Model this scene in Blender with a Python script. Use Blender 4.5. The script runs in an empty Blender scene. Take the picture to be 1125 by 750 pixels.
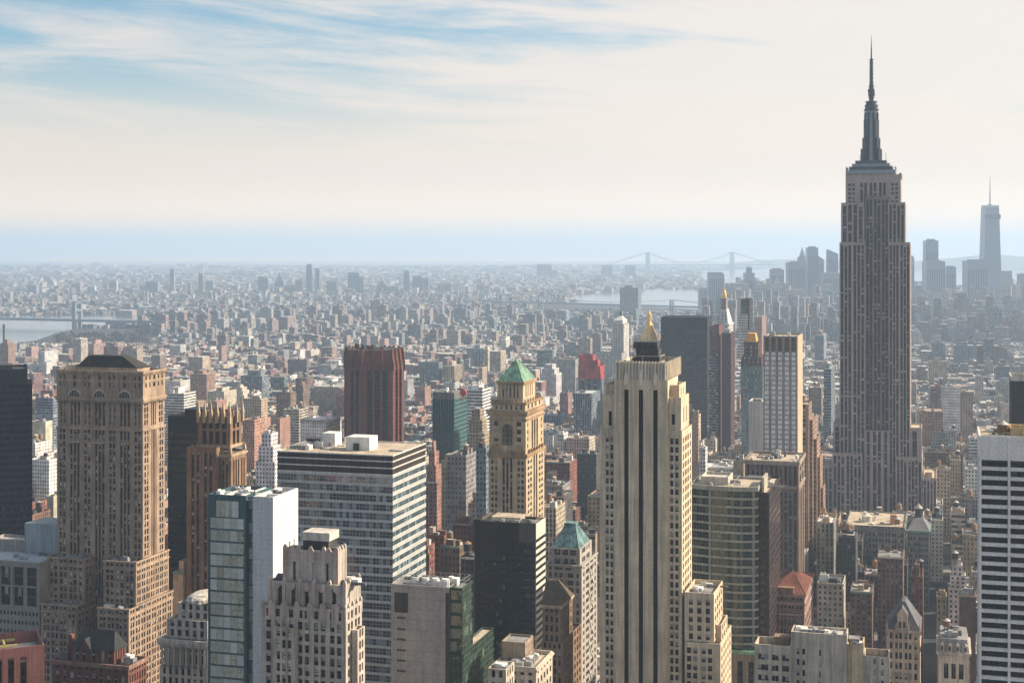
import bpy, math, random
import numpy as np
from mathutils import Vector
R = math.radians
random.seed(7)
rng = np.random.default_rng(7)
scene = bpy.context.scene
COL = scene.collection

# ------------------------------------------------------------------ camera (level, lens shifted down; 260 m above the street)
F, EYE, CX, H = 1640.0, 272.0, 562.5, 260.0     # focal length and principal point in the photograph's 1125-px frame, eye height
TH = R(16.1)                                     # street grid against the view
cT, sT = math.cos(TH), math.sin(TH)
cam = bpy.data.cameras.new('camera'); camo = bpy.data.objects.new('camera', cam); COL.objects.link(camo)
cam.sensor_width = 36.0; cam.lens = 36.0 * F / 1125.0
cam.shift_y = -(375.0 - EYE) / 1125.0
cam.clip_start = 1.0; cam.clip_end = 80000.0
camo.location = (0, 0, H); camo.rotation_euler = (R(90), 0, 0)
scene.camera = camo

# ------------------------------------------------------------------ light
SUN_AZ, SUN_EL = R(76), R(32)                    # azimuth to the right of the view (+Y), elevation
sl = bpy.data.lights.new('sun', 'SUN'); so = bpy.data.objects.new('sun', sl); COL.objects.link(so)
sl.energy = 5.0; sl.angle = R(0.5); sl.color = (1.0, 0.86, 0.68)
sdir = Vector((math.sin(SUN_AZ) * math.cos(SUN_EL), math.cos(SUN_AZ) * math.cos(SUN_EL), math.sin(SUN_EL)))
so.rotation_euler = sdir.to_track_quat('Z', 'Y').to_euler(); so.location = (800, 500, 900)

w = bpy.data.worlds.new('World'); scene.world = w; w.use_nodes = True
nt = w.node_tree; N = nt.nodes; L = nt.links
def nd(t, nodes=None, **kw):
    n = (nodes or N).new(t)
    for k, v in kw.items(): setattr(n, k, v)
    return n
bg = N['Background']; bg.inputs['Strength'].default_value = 0.1
sky = nd('ShaderNodeTexSky', sky_type='NISHITA', sun_disc=False, sun_elevation=SUN_EL, sun_rotation=SUN_AZ,
         air_density=1.0, dust_density=1.4, ozone_density=2.0, altitude=200)
tc = nd('ShaderNodeTexCoord'); sep = nd('ShaderNodeSeparateXYZ'); L.new(tc.outputs['Generated'], sep.inputs[0])
def mth(op, a=None, b=None, c=None, nodes=None, links=None, clamp=False):
    n = (nodes or N).new('ShaderNodeMath'); n.operation = op; n.use_clamp = clamp
    for i, v in enumerate((a, b, c)):
        if v is None: continue
        if hasattr(v, 'node'): (links or L).new(v, n.inputs[i])
        else: n.inputs[i].default_value = v
    return n.outputs[0]
def ramp(v, x0, x1, y0=0.0, y1=1.0, nodes=None, links=None, smooth=True):
    n = (nodes or N).new('ShaderNodeMapRange'); n.interpolation_type = 'SMOOTHSTEP' if smooth else 'LINEAR'
    (links or L).new(v, n.inputs[0])
    for i, q in enumerate((x0, x1, y0, y1)): n.inputs[1 + i].default_value = q
    return n.outputs[0]
def mixc(f, a, b, nodes=None, links=None, mode='MIX'):
    n = (nodes or N).new('ShaderNodeMix'); n.data_type = 'RGBA'; n.blend_type = mode
    for s, v in ((0, f), (6, a), (7, b)):
        if hasattr(v, 'node'): (links or L).new(v, n.inputs[s])
        elif s == 0: n.inputs[0].default_value = v
        else: n.inputs[s].default_value = (*v, 1.0)
    return n.outputs[2]
x, y, z = sep.outputs
up = mth('MAXIMUM', z, 0.0)
# thin high cloud: pale veil that is thickest low down, cirrus streaks with blue showing between them higher up
phi = mth('ARCTAN2', x, y)
comb = nd('ShaderNodeCombineXYZ'); L.new(mth('MULTIPLY', phi, 4.6), comb.inputs[0]); L.new(mth('MULTIPLY', mth('ADD', up, mth('MULTIPLY', phi, 0.07)), 34.0), comb.inputs[1])
def wnoise(scale, detail, rough, dist, off):
    mp = nd('ShaderNodeMapping'); L.new(comb.outputs[0], mp.inputs[0]); mp.inputs['Location'].default_value = off
    n = nd('ShaderNodeTexNoise'); L.new(mp.outputs[0], n.inputs['Vector'])
    n.inputs['Scale'].default_value = scale; n.inputs['Detail'].default_value = detail
    n.inputs['Roughness'].default_value = rough; n.inputs['Distortion'].default_value = dist
    return n.outputs['Fac']
n1 = wnoise(1.0, 9, 0.6, 0.9, (3.1, 0.7, 0)); n2 = wnoise(0.42, 3, 0.5, 0.4, (7.7, 2.2, 0)); n3 = wnoise(2.6, 6, 0.6, 1.2, (1.7, 5.2, 0))
cl = mth('ADD', mth('ADD', mth('MULTIPLY', n1, 0.62), mth('MULTIPLY', n2, 0.5)), mth('MULTIPLY', n3, 0.18))
side = mth('ADD', mth('MULTIPLY', phi, 0.16), mth('MULTIPLY', mth('MAXIMUM', mth('ADD', phi, 0.14), 0.0), 0.34))
cl = ramp(mth('ADD', cl, side), 0.53, 0.79)
veil = ramp(up, 0.045, 0.130, 1.0, 0.0)
sund = nd('ShaderNodeVectorMath', operation='DOT_PRODUCT'); L.new(tc.outputs['Generated'], sund.inputs[0]); sund.inputs[1].default_value = sdir
toward = ramp(sund.outputs['Value'], -0.1, 0.6)
north = (3.8, 3.68, 3.6)
veilc = mixc(toward, (5.6, 4.72, 3.95), (6.0, 5.2, 4.5)); behind = ramp(y, -.5, .6); veilc = mixc(behind, north, veilc)
cloudc = mixc(toward, (5.3, 4.72, 4.25), (5.7, 5.12, 4.6)); cloudc = mixc(behind, north, cloudc)
skyc = mixc(1.0, sky.outputs[0], (0.66, 0.80, 0.81), mode='MULTIPLY')
c = mixc(mth('MULTIPLY', cl, 0.90), skyc, cloudc)
c = mixc(veil, c, veilc)
low = ramp(up, 0.0, 0.055, 1.0, 0.0); c = mixc(low, c, mixc(behind, north, mixc(toward, (9.0, 6.6, 4.3), (9.2, 7.0, 4.8))))
L.new(c, bg.inputs['Color'])

scene.view_settings.view_transform = 'Standard'; scene.view_settings.look = 'None'
scene.view_settings.gamma = 1.0; scene.view_settings.use_curve_mapping = False
scene.view_settings.exposure = 0.78
scene.render.engine = 'CYCLES'
cy_ = scene.cycles
cy_.max_bounces = 5; cy_.diffuse_bounces = 2; cy_.glossy_bounces = 2; cy_.transmission_bounces = 2; cy_.volume_bounces = 3
cy_.use_denoising = True; cy_.sample_clamp_indirect = 4.0; cy_.caustics_reflective = False; cy_.caustics_refractive = False
# ================================================================== helpers
def link(o, parent=None):
    COL.objects.link(o)
    if parent is not None: o.parent = parent
    return o
def tag(o, label=None, cat=None, group=None, kind=None):
    for k, v in (('label', label), ('category', cat), ('group', group), ('kind', kind)):
        if v: o[k] = v
    return o
def empty(name, loc, rz=0.0):
    o = bpy.data.objects.new(name, None); o.location = loc; o.rotation_euler = (0, 0, rz); o.empty_display_size = 5
    return link(o)

class MB:
    """collects faces, builds ONE mesh object"""
    def __init__(s): s.v = []; s.f = []; s.m = []; s.uv = []; s.rn = []
    def face(s, pts, m=0, uv=None, rn=(0.0, 0.0)):
        i = len(s.v); s.v.extend(pts); s.f.append(tuple(range(i, i + len(pts)))); s.m.append(m)
        if uv is None:
            p0, p1 = pts[0], pts[1]
            n = len(pts)
            if all(abs(p[2] - p0[2]) < 1e-6 for p in pts): uv = [(p[0], p[1]) for p in pts]
            else:
                a = [(p[0] + p[1], p[2]) for p in pts]; uv = a
        s.uv.extend(uv); s.rn.extend([rn] * len(pts))
    def box(s, x0, x1, y0, y1, z0, z1, m=0, mt=None, bottom=False):
        mt = m if mt is None else mt
        a = [(x0, y0), (x1, y0), (x1, y1), (x0, y1)]
        for i in range(4):
            p, q = a[i], a[(i + 1) % 4]
            s.face([(*p, z0), (*q, z0), (*q, z1), (*p, z1)], m)
        s.face([(*p, z1) for p in a], mt)
        if bottom: s.face([(*p, z0) for p in reversed(a)], m)
    def prism(s, poly, z0, z1, m=0, mt=None, top=None):
        """vertical prism over a ccw polygon; top: scaled polygon for a taper"""
        tp = top or poly; n = len(poly)
        for i in range(n):
            j = (i + 1) % n
            s.face([(*poly[i], z0), (*poly[j], z0), (*tp[j], z1), (*tp[i], z1)], m)
        s.face([(*p, z1) for p in tp], m if mt is None else mt)
    def cyl(s, cx, cy, r0, r1, z0, z1, n=12, m=0, cap=True, mt=None):
        a = [(math.cos(2 * math.pi * i / n), math.sin(2 * math.pi * i / n)) for i in range(n)]
        for i in range(n):
            p, q = a[i], a[(i + 1) % n]
            if r1 < 1e-6: s.face([(cx + p[0] * r0, cy + p[1] * r0, z0), (cx + q[0] * r0, cy + q[1] * r0, z0), (cx, cy, z1)], m)
            else: s.face([(cx + p[0] * r0, cy + p[1] * r0, z0), (cx + q[0] * r0, cy + q[1] * r0, z0), (cx + q[0] * r1, cy + q[1] * r1, z1), (cx + p[0] * r1, cy + p[1] * r1, z1)], m)
        if cap and r1 > 1e-6: s.face([(cx + p[0] * r1, cy + p[1] * r1, z1) for p in a], m if mt is None else mt)
    def bar(s, p, q, t, m=0):
        """square bar between two points"""
        p, q = Vector(p), Vector(q); d = (q - p)
        if d.length < 1e-6: return
        d.normalize(); u = d.cross(Vector((0, 0, 1)))
        if u.length < 0.05: u = d.cross(Vector((1, 0, 0)))
        u.normalize(); w_ = d.cross(u); u *= t / 2; w_ *= t / 2
        c = [u + w_, u - w_, -u - w_, -u + w_]
        for i in range(4):
            a, b = c[i], c[(i + 1) % 4]
            s.face([tuple(p + a), tuple(p + b), tuple(q + b), tuple(q + a)], m)
    def pyramid(s, x0, x1, y0, y1, z0, z1, tw=0.0, td=0.0, m=0, mt=None, lean=0):
        xm, ym = (x0 + x1) / 2, (y0 + y1) / 2
        s.prism([(x0, y0), (x1, y0), (x1, y1), (x0, y1)], z0, z1, m, mt, [(xm - tw / 2, ym - td / 2), (xm + tw / 2, ym - td / 2), (xm + tw / 2, ym + td / 2), (xm - tw / 2, ym + td / 2)])
    def ribs(s, x0, x1, y0, y1, z0, z1, tw, td, n=7, t=.22, m=0):
        """standing seams up the four slopes of a pyramid roof"""
        xm, ym = (x0 + x1) / 2, (y0 + y1) / 2
        for i in range(n + 1):
            f = i / n; u, v = x0 + (x1 - x0) * f, xm - tw / 2 + tw * f; p, q = y0 + (y1 - y0) * f, ym - td / 2 + td * f
            s.bar((u, y0, z0), (v, ym - td / 2, z1), t, m); s.bar((u, y1, z0), (v, ym + td / 2, z1), t, m); s.bar((x1, p, z0), (xm + tw / 2, q, z1), t, m); s.bar((x0, p, z0), (xm - tw / 2, q, z1), t, m)
    def build(s, name, mats, parent=None, smooth=False):
        me = bpy.data.meshes.new(name); me.from_pydata(s.v, [], s.f)
        for m in (mats if isinstance(mats, (list, tuple)) else [mats]): me.materials.append(m)
        me.polygons.foreach_set('material_index', s.m)
        u = me.uv_layers.new(name='UVMap'); u.data.foreach_set('uv', np.array(s.uv, dtype=np.float32).ravel())
        if any(r != (0.0, 0.0) for r in s.rn):
            u = me.uv_layers.new(name='rnd'); u.data.foreach_set('uv', np.array(s.rn, dtype=np.float32).ravel())
        if smooth: me.polygons.foreach_set('use_smooth', [True] * len(s.f))
        me.update()
        return link(bpy.data.objects.new(name, me), parent)

# ================================================================== materials
MATS = {}
def newmat(name):
    m = bpy.data.materials.new(name); m.use_nodes = True; MATS[name] = m
    return m, m.node_tree.nodes, m.node_tree.links, m.node_tree.nodes['Principled BSDF']
def noise(N_, L_, scale, detail=4, rough=0.6, vec=None, stretch=None):
    tcn = N_.new('ShaderNodeTexCoord'); out = tcn.outputs['Object']
    if stretch:
        mp = N_.new('ShaderNodeMapping'); L_.new(out, mp.inputs[0]); mp.inputs['Scale'].default_value = stretch; out = mp.outputs[0]
    n = N_.new('ShaderNodeTexNoise'); L_.new(out, n.inputs['Vector']); n.inputs['Scale'].default_value = scale
    n.inputs['Detail'].default_value = detail; n.inputs['Roughness'].default_value = rough
    return n.outputs['Fac']
def stone(name, col, var=0.35, rough=0.85, scale=0.09, streak=0.3, spec=0.2, course=0.0):
    """masonry: blotches, rain streaks, fine grain, optional courses every few metres"""
    if name in MATS: return MATS[name]
    m, N_, L_, b = newmat(name)
    a = ramp(noise(N_, L_, scale, 6), 0.3, 0.7, 1 - var, 1 + var, N_, L_)
    s_ = ramp(noise(N_, L_, 1.0, 4, 0.6, stretch=(0.8, 0.8, 0.04)), 0.35, 0.7, 1 + streak * 0.4, 1 - streak, N_, L_)
    g = ramp(noise(N_, L_, 1.3, 3), 0.25, 0.75, 0.86, 1.14, N_, L_)
    k = mth('MULTIPLY', mth('MULTIPLY', a, s_, nodes=N_, links=L_), g, nodes=N_, links=L_)
    if course:
        tcn = N_.new('ShaderNodeTexCoord'); sp = N_.new('ShaderNodeSeparateXYZ'); L_.new(tcn.outputs['Object'], sp.inputs[0])
        fr = mth('FRACT', mth('DIVIDE', sp.outputs[2], course, nodes=N_, links=L_), nodes=N_, links=L_)
        k = mth('MULTIPLY', k, ramp(fr, 0.0, 0.10, 0.72, 1.0, N_, L_), nodes=N_, links=L_)
    mx = N_.new('ShaderNodeVectorMath'); mx.operation = 'SCALE'; mx.inputs[0].default_value = col; L_.new(k, mx.inputs['Scale'])
    L_.new(mx.outputs[0], b.inputs['Base Color']); b.inputs['Roughness'].default_value = rough; b.inputs['Specular IOR Level'].default_value = spec
    return m
def plain(name, col, rough=0.6, metal=0.0, var=0.15, spec=0.4):
    if name in MATS: return MATS[name]
    m, N_, L_, b = newmat(name)
    a = ramp(noise(N_, L_, 0.35, 5), 0.3, 0.7, 1 - var, 1 + var, N_, L_)
    mx = N_.new('ShaderNodeVectorMath'); mx.operation = 'SCALE'; mx.inputs[0].default_value = col; L_.new(a, mx.inputs['Scale'])
    L_.new(mx.outputs[0], b.inputs['Base Color']); b.inputs['Roughness'].default_value = rough; b.inputs['Metallic'].default_value = metal
    b.inputs['Specular IOR Level'].default_value = spec
    return m
def glass(name, col=(0.006, 0.007, 0.009), blind=0.25, blindcol=(0.55, 0.52, 0.46), frame=(0.12, 0.105, 0.09), mull=0.06, rail=0.0, rough=0.2, ior=1.3, var=0.6, wave=0.0, tint=None, halfb=True):
    """window panes: UV counts panes across, 'rnd' gives each window its own chance of blinds and shade"""
    if name in MATS: return MATS[name]
    m, N_, L_, b = newmat(name)
    def M(op, *a): return mth(op, *a, nodes=N_, links=L_)
    uv = N_.new('ShaderNodeUVMap'); uv.uv_map = 'UVMap'; rn = N_.new('ShaderNodeUVMap'); rn.uv_map = 'rnd'
    s1 = N_.new('ShaderNodeSeparateXYZ'); L_.new(uv.outputs[0], s1.inputs[0]); s2 = N_.new('ShaderNodeSeparateXYZ'); L_.new(rn.outputs[0], s2.inputs[0])
    u, v = s1.outputs[0], s1.outputs[1]
    pid = M('FLOOR', M('ADD', u, 0.0005))
    cb = N_.new('ShaderNodeCombineXYZ'); L_.new(pid, cb.inputs[0]); L_.new(M('MULTIPLY', s2.outputs[0], 917.0), cb.inputs[1]); L_.new(M('MULTIPLY', s2.outputs[1], 331.0), cb.inputs[2])
    wn = N_.new('ShaderNodeTexWhiteNoise'); L_.new(cb.outputs[0], wn.inputs[0])
    s3 = N_.new('ShaderNodeSeparateColor'); L_.new(wn.outputs['Color'], s3.inputs[0])
    r1, r2, r3 = s3.outputs
    has = M('LESS_THAN', r1, blind)
    low = M('SUBTRACT', 1.0, M('MULTIPLY', M('ADD', r2, 0.15), 0.95))
    drawn = M('GREATER_THAN', v, low) if halfb else 1.0
    bl = M('MULTIPLY', has, drawn)
    sc = N_.new('ShaderNodeVectorMath'); sc.operation = 'SCALE'; sc.inputs[0].default_value = col
    L_.new(M('ADD', 1 - var, M('MULTIPLY', r3, 2 * var + 0.3)), sc.inputs['Scale'])
    bc = N_.new('ShaderNodeVectorMath'); bc.operation = 'SCALE'; bc.inputs[0].default_value = blindcol; L_.new(M('ADD', 0.55, M('MULTIPLY', r3, 0.5)), bc.inputs['Scale'])
    c_ = mixc(bl, sc.outputs[0], bc.outputs[0], N_, L_)
    fu = M('FRACT', M('ADD', u, 0.0005)); e = M('MINIMUM', fu, M('SUBTRACT', 1.0, fu)); fm = M('LESS_THAN', e, mull)
    if rail: fm = M('MAXIMUM', fm, M('LESS_THAN', M('ABSOLUTE', M('SUBTRACT', v, 0.5)), rail))
    c_ = mixc(fm, c_, frame, N_, L_)
    L_.new(c_, b.inputs['Base Color'])
    L_.new(M('ADD', rough, M('MULTIPLY', M('MAXIMUM', fm, M('MULTIPLY', bl, 0.35)), 0.5)), b.inputs['Roughness'])
    b.inputs['IOR'].default_value = ior
    if tint: b.inputs['Specular Tint'].default_value = (*tint, 1.0)
    if wave:
        bp = N_.new('ShaderNodeBump'); bp.inputs['Strength'].default_value = wave; bp.inputs['Distance'].default_value = 0.3
        nn = noise(N_, L_, 0.35, 2); k = M('ADD', M('MULTIPLY', nn, 1.0), M('MULTIPLY', r3, 0.6)); L_.new(k, bp.inputs['Height'])
        L_.new(bp.outputs[0], b.inputs['Normal'])
    return m
def tintmat(name, windows=None, rough=0.85, roof=False):
    """masonry / roofing in the face colour 'tint'; windows=(half width, low, high, dark) draws openings per (bay, storey) of the UV"""
    m, N_, L_, b = newmat(name)
    def M(op, *a): return mth(op, *a, nodes=N_, links=L_)
    at = N_.new('ShaderNodeAttribute'); at.attribute_name = 'tint'
    sc1 = 0.12 if not roof else 0.22
    geo = N_.new('ShaderNodeNewGeometry')
    def wn_(scale, det, stretch):
        mp = N_.new('ShaderNodeMapping'); L_.new(geo.outputs['Position'], mp.inputs[0]); mp.inputs['Scale'].default_value = stretch
        n = N_.new('ShaderNodeTexNoise'); L_.new(mp.outputs[0], n.inputs['Vector']); n.inputs['Scale'].default_value = scale; n.inputs['Detail'].default_value = det
        return n.outputs['Fac']
    k = M('MULTIPLY', ramp(wn_(sc1, 6, (1, 1, 1)), 0.3, 0.7, 0.72, 1.25, N_, L_), ramp(wn_(1.2, 3, (1, 1, 0.1)), 0.3, 0.7, 0.85, 1.12, N_, L_))
    mx = N_.new('ShaderNodeVectorMath'); mx.operation = 'SCALE'; L_.new(at.outputs['Color'], mx.inputs[0]); L_.new(k, mx.inputs['Scale'])
    c_ = mx.outputs[0]; rg = rough
    if windows:
        hw, lo, hi, dark = windows
        uv = N_.new('ShaderNodeUVMap'); uv.uv_map = 'UVMap'; s1 = N_.new('ShaderNodeSeparateXYZ'); L_.new(uv.outputs[0], s1.inputs[0])
        u, v = s1.outputs[0], s1.outputs[1]
        fu = M('ABSOLUTE', M('SUBTRACT', M('FRACT', u), 0.5)); fv = M('FRACT', v)
        win = M('MULTIPLY', M('LESS_THAN', fu, hw), M('MULTIPLY', M('GREATER_THAN', fv, lo), M('LESS_THAN', fv, hi)))
        cb = N_.new('ShaderNodeCombineXYZ'); L_.new(M('FLOOR', u), cb.inputs[0]); L_.new(M('FLOOR', v), cb.inputs[1]); L_.new(M('MULTIPLY', at.outputs['Alpha'], 777.0), cb.inputs[2])
        wn = N_.new('ShaderNodeTexWhiteNoise'); L_.new(cb.outputs[0], wn.inputs[0])
        bl = ramp(wn.outputs['Value'], 0.72, 1.0, 0.0, 1.0, N_, L_)
        g = mixc(bl, dark, (0.34, 0.32, 0.28), N_, L_)
        # a sill and lintel line in a paler tone
        c_ = mixc(win, c_, g, N_, L_)
        rg = M('SUBTRACT', rough, M('MULTIPLY', win, rough - 0.25)) if True else rough
    L_.new(c_, b.inputs['Base Color'])
    if hasattr(rg, 'node'): L_.new(rg, b.inputs['Roughness'])
    else: b.inputs['Roughness'].default_value = rg
    b.inputs['Specular IOR Level'].default_value = 0.3
    return m

# ================================================================== buildings
PAT = {'.': ('p', .5), '-': ('p', 1.), '=': ('p', 2.), '#': ('p', 4.), 'W': ('w', 1.), 'w': ('w', .6), 'S': ('s', 1.), 's': ('s', .6), 'X': ('w', 1.6)}
HEROES = []                                      # footprints (world rectangle corners, top) of the hand-placed buildings
class Bld:
    """one building; local origin = base of the corner between its front (towards us) and its right side; x along the front, y away"""
    def __init__(s, name, label, pxc, Y, cat='building', th=TH, group=None):
        s.C = ((pxc - CX) / F * Y, Y); s.th = th; s.c, s.s = math.cos(th), math.sin(th)
        s.o = tag(empty(name, (*s.C, 0), -th), label, cat, group)
        s.wins = []; s.foot = None; s.top = 0
    def fx(s, px, y=0.0):
        k = (px - CX) / F
        return (k * (s.C[1] + y * s.c) - s.C[0] - y * s.s) / (s.c + k * s.s)
    def ry(s, px, x=0.0):
        k = (px - CX) / F
        return (k * (s.C[1] - x * s.s) - s.C[0] - x * s.c) / (s.s - k * s.c)
    def z(s, py, x=0.0, y=0.0): return H - (py - EYE) / F * (s.C[1] - x * s.s + y * s.c)
    def world(s, x, y): return (s.C[0] + x * s.c + y * s.s, s.C[1] - x * s.s + y * s.c)
    def reg(s, x0, x1, y0, y1, z1):
        HEROES.append(([s.world(x0, y0), s.world(x1, y0), s.world(x1, y1), s.world(x0, y1)], z1))
    def part(s, mb, name, mats, parent=None, label=None, kind=None):
        o = mb.build(name, mats, parent or s.o)
        return tag(o, label=label, kind=kind)
    # ---- one face: pattern columns, storeys
    def facade(s, mb, x0, y0, dx, dy, W, z0, z1, pat, fh=3.6, wh=0.55, sill=0.25, depth=0.4, top=0.0, bot=0.0, panes=1, key='g', sdepth=None, mwall=0):
        nx, ny = dy, -dx
        P = lambda u, z, d=0.0: (x0 + dx * u - nx * d, y0 + dy * u - ny * d, z)
        tot = sum(PAT[c][1] for c in pat); u = 0.0
        za, zb = z0 + bot, z1 - top
        nf = max(1, int(round((zb - za) / fh))); h = (zb - za) / nf
        for c in pat:
            t, wd = PAT[c]; wd = wd / tot * W; v = u + wd
            if t == 'p': mb.face([P(u, z0), P(v, z0), P(v, z1), P(u, z1)], mwall)
            elif t == 'w':
                zl = z0
                for i in range(nf):
                    a = za + i * h + h * sill; b = a + h * wh
                    mb.face([P(u, zl), P(v, zl), P(v, a), P(u, a)], mwall)
                    mb.face([P(u, a), P(v, a), P(v, a, depth), P(u, a, depth)], mwall); mb.face([P(u, b, depth), P(v, b, depth), P(v, b), P(u, b)], mwall)
                    mb.face([P(u, a), P(u, a, depth), P(u, b, depth), P(u, b)], mwall); mb.face([P(v, a, depth), P(v, a), P(v, b), P(v, b, depth)], mwall)
                    s.wins.append((key, [([P(u, a, depth), P(v, a, depth), P(v, b, depth), P(u, b, depth)], 0, panes)], (dx, dy)))
                    zl = b
                mb.face([P(u, zl), P(v, zl), P(v, z1), P(u, z1)], mwall)
            else:
                d = sdepth or depth
                if bot > 0: mb.face([P(u, z0), P(v, z0), P(v, za), P(u, za)], mwall)
                if top > 0: mb.face([P(u, zb), P(v, zb), P(v, z1), P(u, z1)], mwall)
                mb.face([P(u, za), P(u, za, d), P(u, zb, d), P(u, zb)], mwall); mb.face([P(v, za, d), P(v, za), P(v, zb), P(v, zb, d)], mwall)
                mb.face([P(u, za), P(v, za), P(v, za, d), P(u, za, d)], mwall); mb.face([P(u, zb, d), P(v, zb, d), P(v, zb), P(u, zb)], mwall)
                q = []
                for i in range(nf):
                    a = za + i * h; b = a + h * (1 - wh)
                    q.append(([P(u, a, d), P(v, a, d), P(v, b, d), P(u, b, d)], 1, 1)); q.append(([P(u, b, d), P(v, b, d), P(v, a + h, d), P(u, a + h, d)], 0, panes))
                s.wins.append((key, q, (dx, dy)))
            u = v
    def bands(s, mb, x0, y0, dx, dy, W, z0, z1, fh=3.8, wh=0.5, sill=0.3, depth=0.15, pane=1.6, key='g', edge=0.0, top=0.0, bot=0.0, mwall=0):
        """storey-high ribbons of glass between spandrels"""
        nx, ny = dy, -dx
        P = lambda u, z, d=0.0: (x0 + dx * u - nx * d, y0 + dy * u - ny * d, z)
        if edge > 0:
            for a, b in ((0, edge), (W - edge, W)): mb.face([P(a, z0), P(b, z0), P(b, z1), P(a, z1)], mwall)
        u, v = edge, W - edge
        za, zb = z0 + bot, z1 - top; nf = max(1, int(round((zb - za) / fh))); h = (zb - za) / nf
        zl = z0
        for i in range(nf):
            a = za + i * h + h * sill; b = a + h * wh
            mb.face([P(u, zl), P(v, zl), P(v, a), P(u, a)], mwall)
            mb.face([P(u, a), P(v, a), P(v, a, depth), P(u, a, depth)], mwall); mb.face([P(u, b, depth), P(v, b, depth), P(v, b), P(u, b)], mwall)
            if edge > 0:
                mb.face([P(u, a), P(u, a, depth), P(u, b, depth), P(u, b)], mwall); mb.face([P(v, a, depth), P(v, a), P(v, b), P(v, b, depth)], mwall)
            s.wins.append((key, [([P(u, a, depth), P(v, a, depth), P(v, b, depth), P(u, b, depth)], 0, max(1, round((v - u) / pane)))], (dx, dy)))
            zl = b
        mb.face([P(u, zl), P(v, zl), P(v, z1), P(u, z1)], mwall)
    def plane(s, mb, x0, y0, dx, dy, W, z0, z1, m=0):
        mb.face([(x0, y0, z0), (x0 + dx * W, y0 + dy * W, z0), (x0 + dx * W, y0 + dy * W, z1), (x0, y0, z1)], m)
    def tier(s, name, x0, x1, y0, y1, z0, z1, wall, front=None, right=None, left=None, back=None, roof=None, par=1.2, reg=True, extra=()):
        """a box-shaped stage of the building: walls with openings, parapet and roof deck"""
        mb = MB()
        for sp, a in ((front, (x0, y0, 1, 0, x1 - x0)), (right, (x1, y0, 0, 1, y1 - y0)), (back, (x1, y1, -1, 0, x1 - x0)), (left, (x0, y1, 0, -1, y1 - y0))):
            if sp is None: s.plane(mb, *a, z0, z1)
            else:
                k = dict(sp); kind = k.pop('kind', 'cols')
                (s.bands if kind == 'bands' else s.facade)(mb, *a, z0, z1, **k)
        t = 0.45
        if par > 0:
            o = [(x0, y0), (x1, y0), (x1, y1), (x0, y1)]; i_ = [(x0 + t, y0 + t), (x1 - t, y0 + t), (x1 - t, y1 - t), (x0 + t, y1 - t)]
            for k in range(4):
                j = (k + 1) % 4
                mb.face([(*o[k], z1), (*o[j], z1), (*i_[j], z1), (*i_[k], z1)], 0)
                mb.face([(*i_[k], z1 - par), (*i_[k], z1), (*i_[j], z1), (*i_[j], z1 - par)], 0)
        w_ = s.part(mb, name, [wall, *extra])
        if roof is not None:
            rb = MB(); tt = t if par > 0 else 0; rb.face([(x0 + tt, y0 + tt, z1 - par), (x1 - tt, y0 + tt, z1 - par), (x1 - tt, y1 - tt, z1 - par), (x0 + tt, y1 - tt, z1 - par)], 0)
            s.part(rb, 'roof', roof)
        if reg: s.reg(x0, x1, y0, y1, z1)
        return w_
    def box(s, name, x0, x1, y0, y1, z0, z1, m, mt=None, parent=None, label=None):
        mb = MB(); mb.box(x0, x1, y0, y1, z0, z1, 0, 1 if mt else 0, bottom=True)
        return s.part(mb, name, [m, mt] if mt else m, parent, label)
    def cornice(s, x0, x1, y0, y1, z, h, out, m, name='cornice'):
        """a projecting course all round (a ring, open in the middle)"""
        mb = MB(); t = .4
        for o, za, zb in ((out, z, z + h), (out * .55, z - h * .7, z - .002)):
            mb.box(x0 - o, x1 + o, y0 - o, y0 + t, za, zb, 0, bottom=True); mb.box(x0 - o, x1 + o, y1 - t, y1 + o, za, zb, 0, bottom=True)
            mb.box(x1 - t, x1 + o, y0 + t, y1 - t, za, zb, 0, bottom=True); mb.box(x0 - o, x0 + t, y0 + t, y1 - t, za, zb, 0, bottom=True)
        return s.part(mb, name, m)
    def rail(s, x0, x1, y0, y1, z, h, m, step=2.0, t=0.09):
        mb = MB()
        for zz_ in (z + h, z + h * .5):
            for p, q in (((x0, y0), (x1, y0)), ((x1, y0), (x1, y1)), ((x1, y1), (x0, y1)), ((x0, y1), (x0, y0))): mb.bar((*p, zz_), (*q, zz_), t)
        n = max(1, int((x1 - x0) / step)); k = max(1, int((y1 - y0) / step))
        for i in range(n + 1):
            for yy in (y0, y1): mb.bar((x0 + (x1 - x0) * i / n, yy, z), (x0 + (x1 - x0) * i / n, yy, z + h), t)
        for i in range(1, k):
            for xx in (x0, x1): mb.bar((xx, y0 + (y1 - y0) * i / k, z), (xx, y0 + (y1 - y0) * i / k, z + h), t)
        return s.part(mb, 'railing', m)
    def tank(s, x, y, z, r=2.2, h=4.0, leg=2.5, wood=None, cone=None):
        mb = MB()
        for a in range(4):
            px, py = x + r * .7 * math.cos(a * math.pi / 2 + .78), y + r * .7 * math.sin(a * math.pi / 2 + .78)
            mb.bar((px, py, z), (px, py, z + leg), 0.3, 1)
        mb.cyl(x, y, r, r * .94, z + leg, z + leg + h, 14, 0)
        for i in range(4): mb.cyl(x, y, r * 1.015, r * 1.015, z + leg + h * (.1 + .23 * i), z + leg + h * (.1 + .23 * i) + .12, 14, 1, cap=False)
        o = s.part(mb, 'water_tank', [wood or M_wood, M_dark])
        cb = MB(); cb.cyl(x, y, r * 1.06, 0, z + leg + h, z + leg + h + r * .7, 14)
        s.part(cb, 'tank_lid', cone or M_lid, o)
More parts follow.
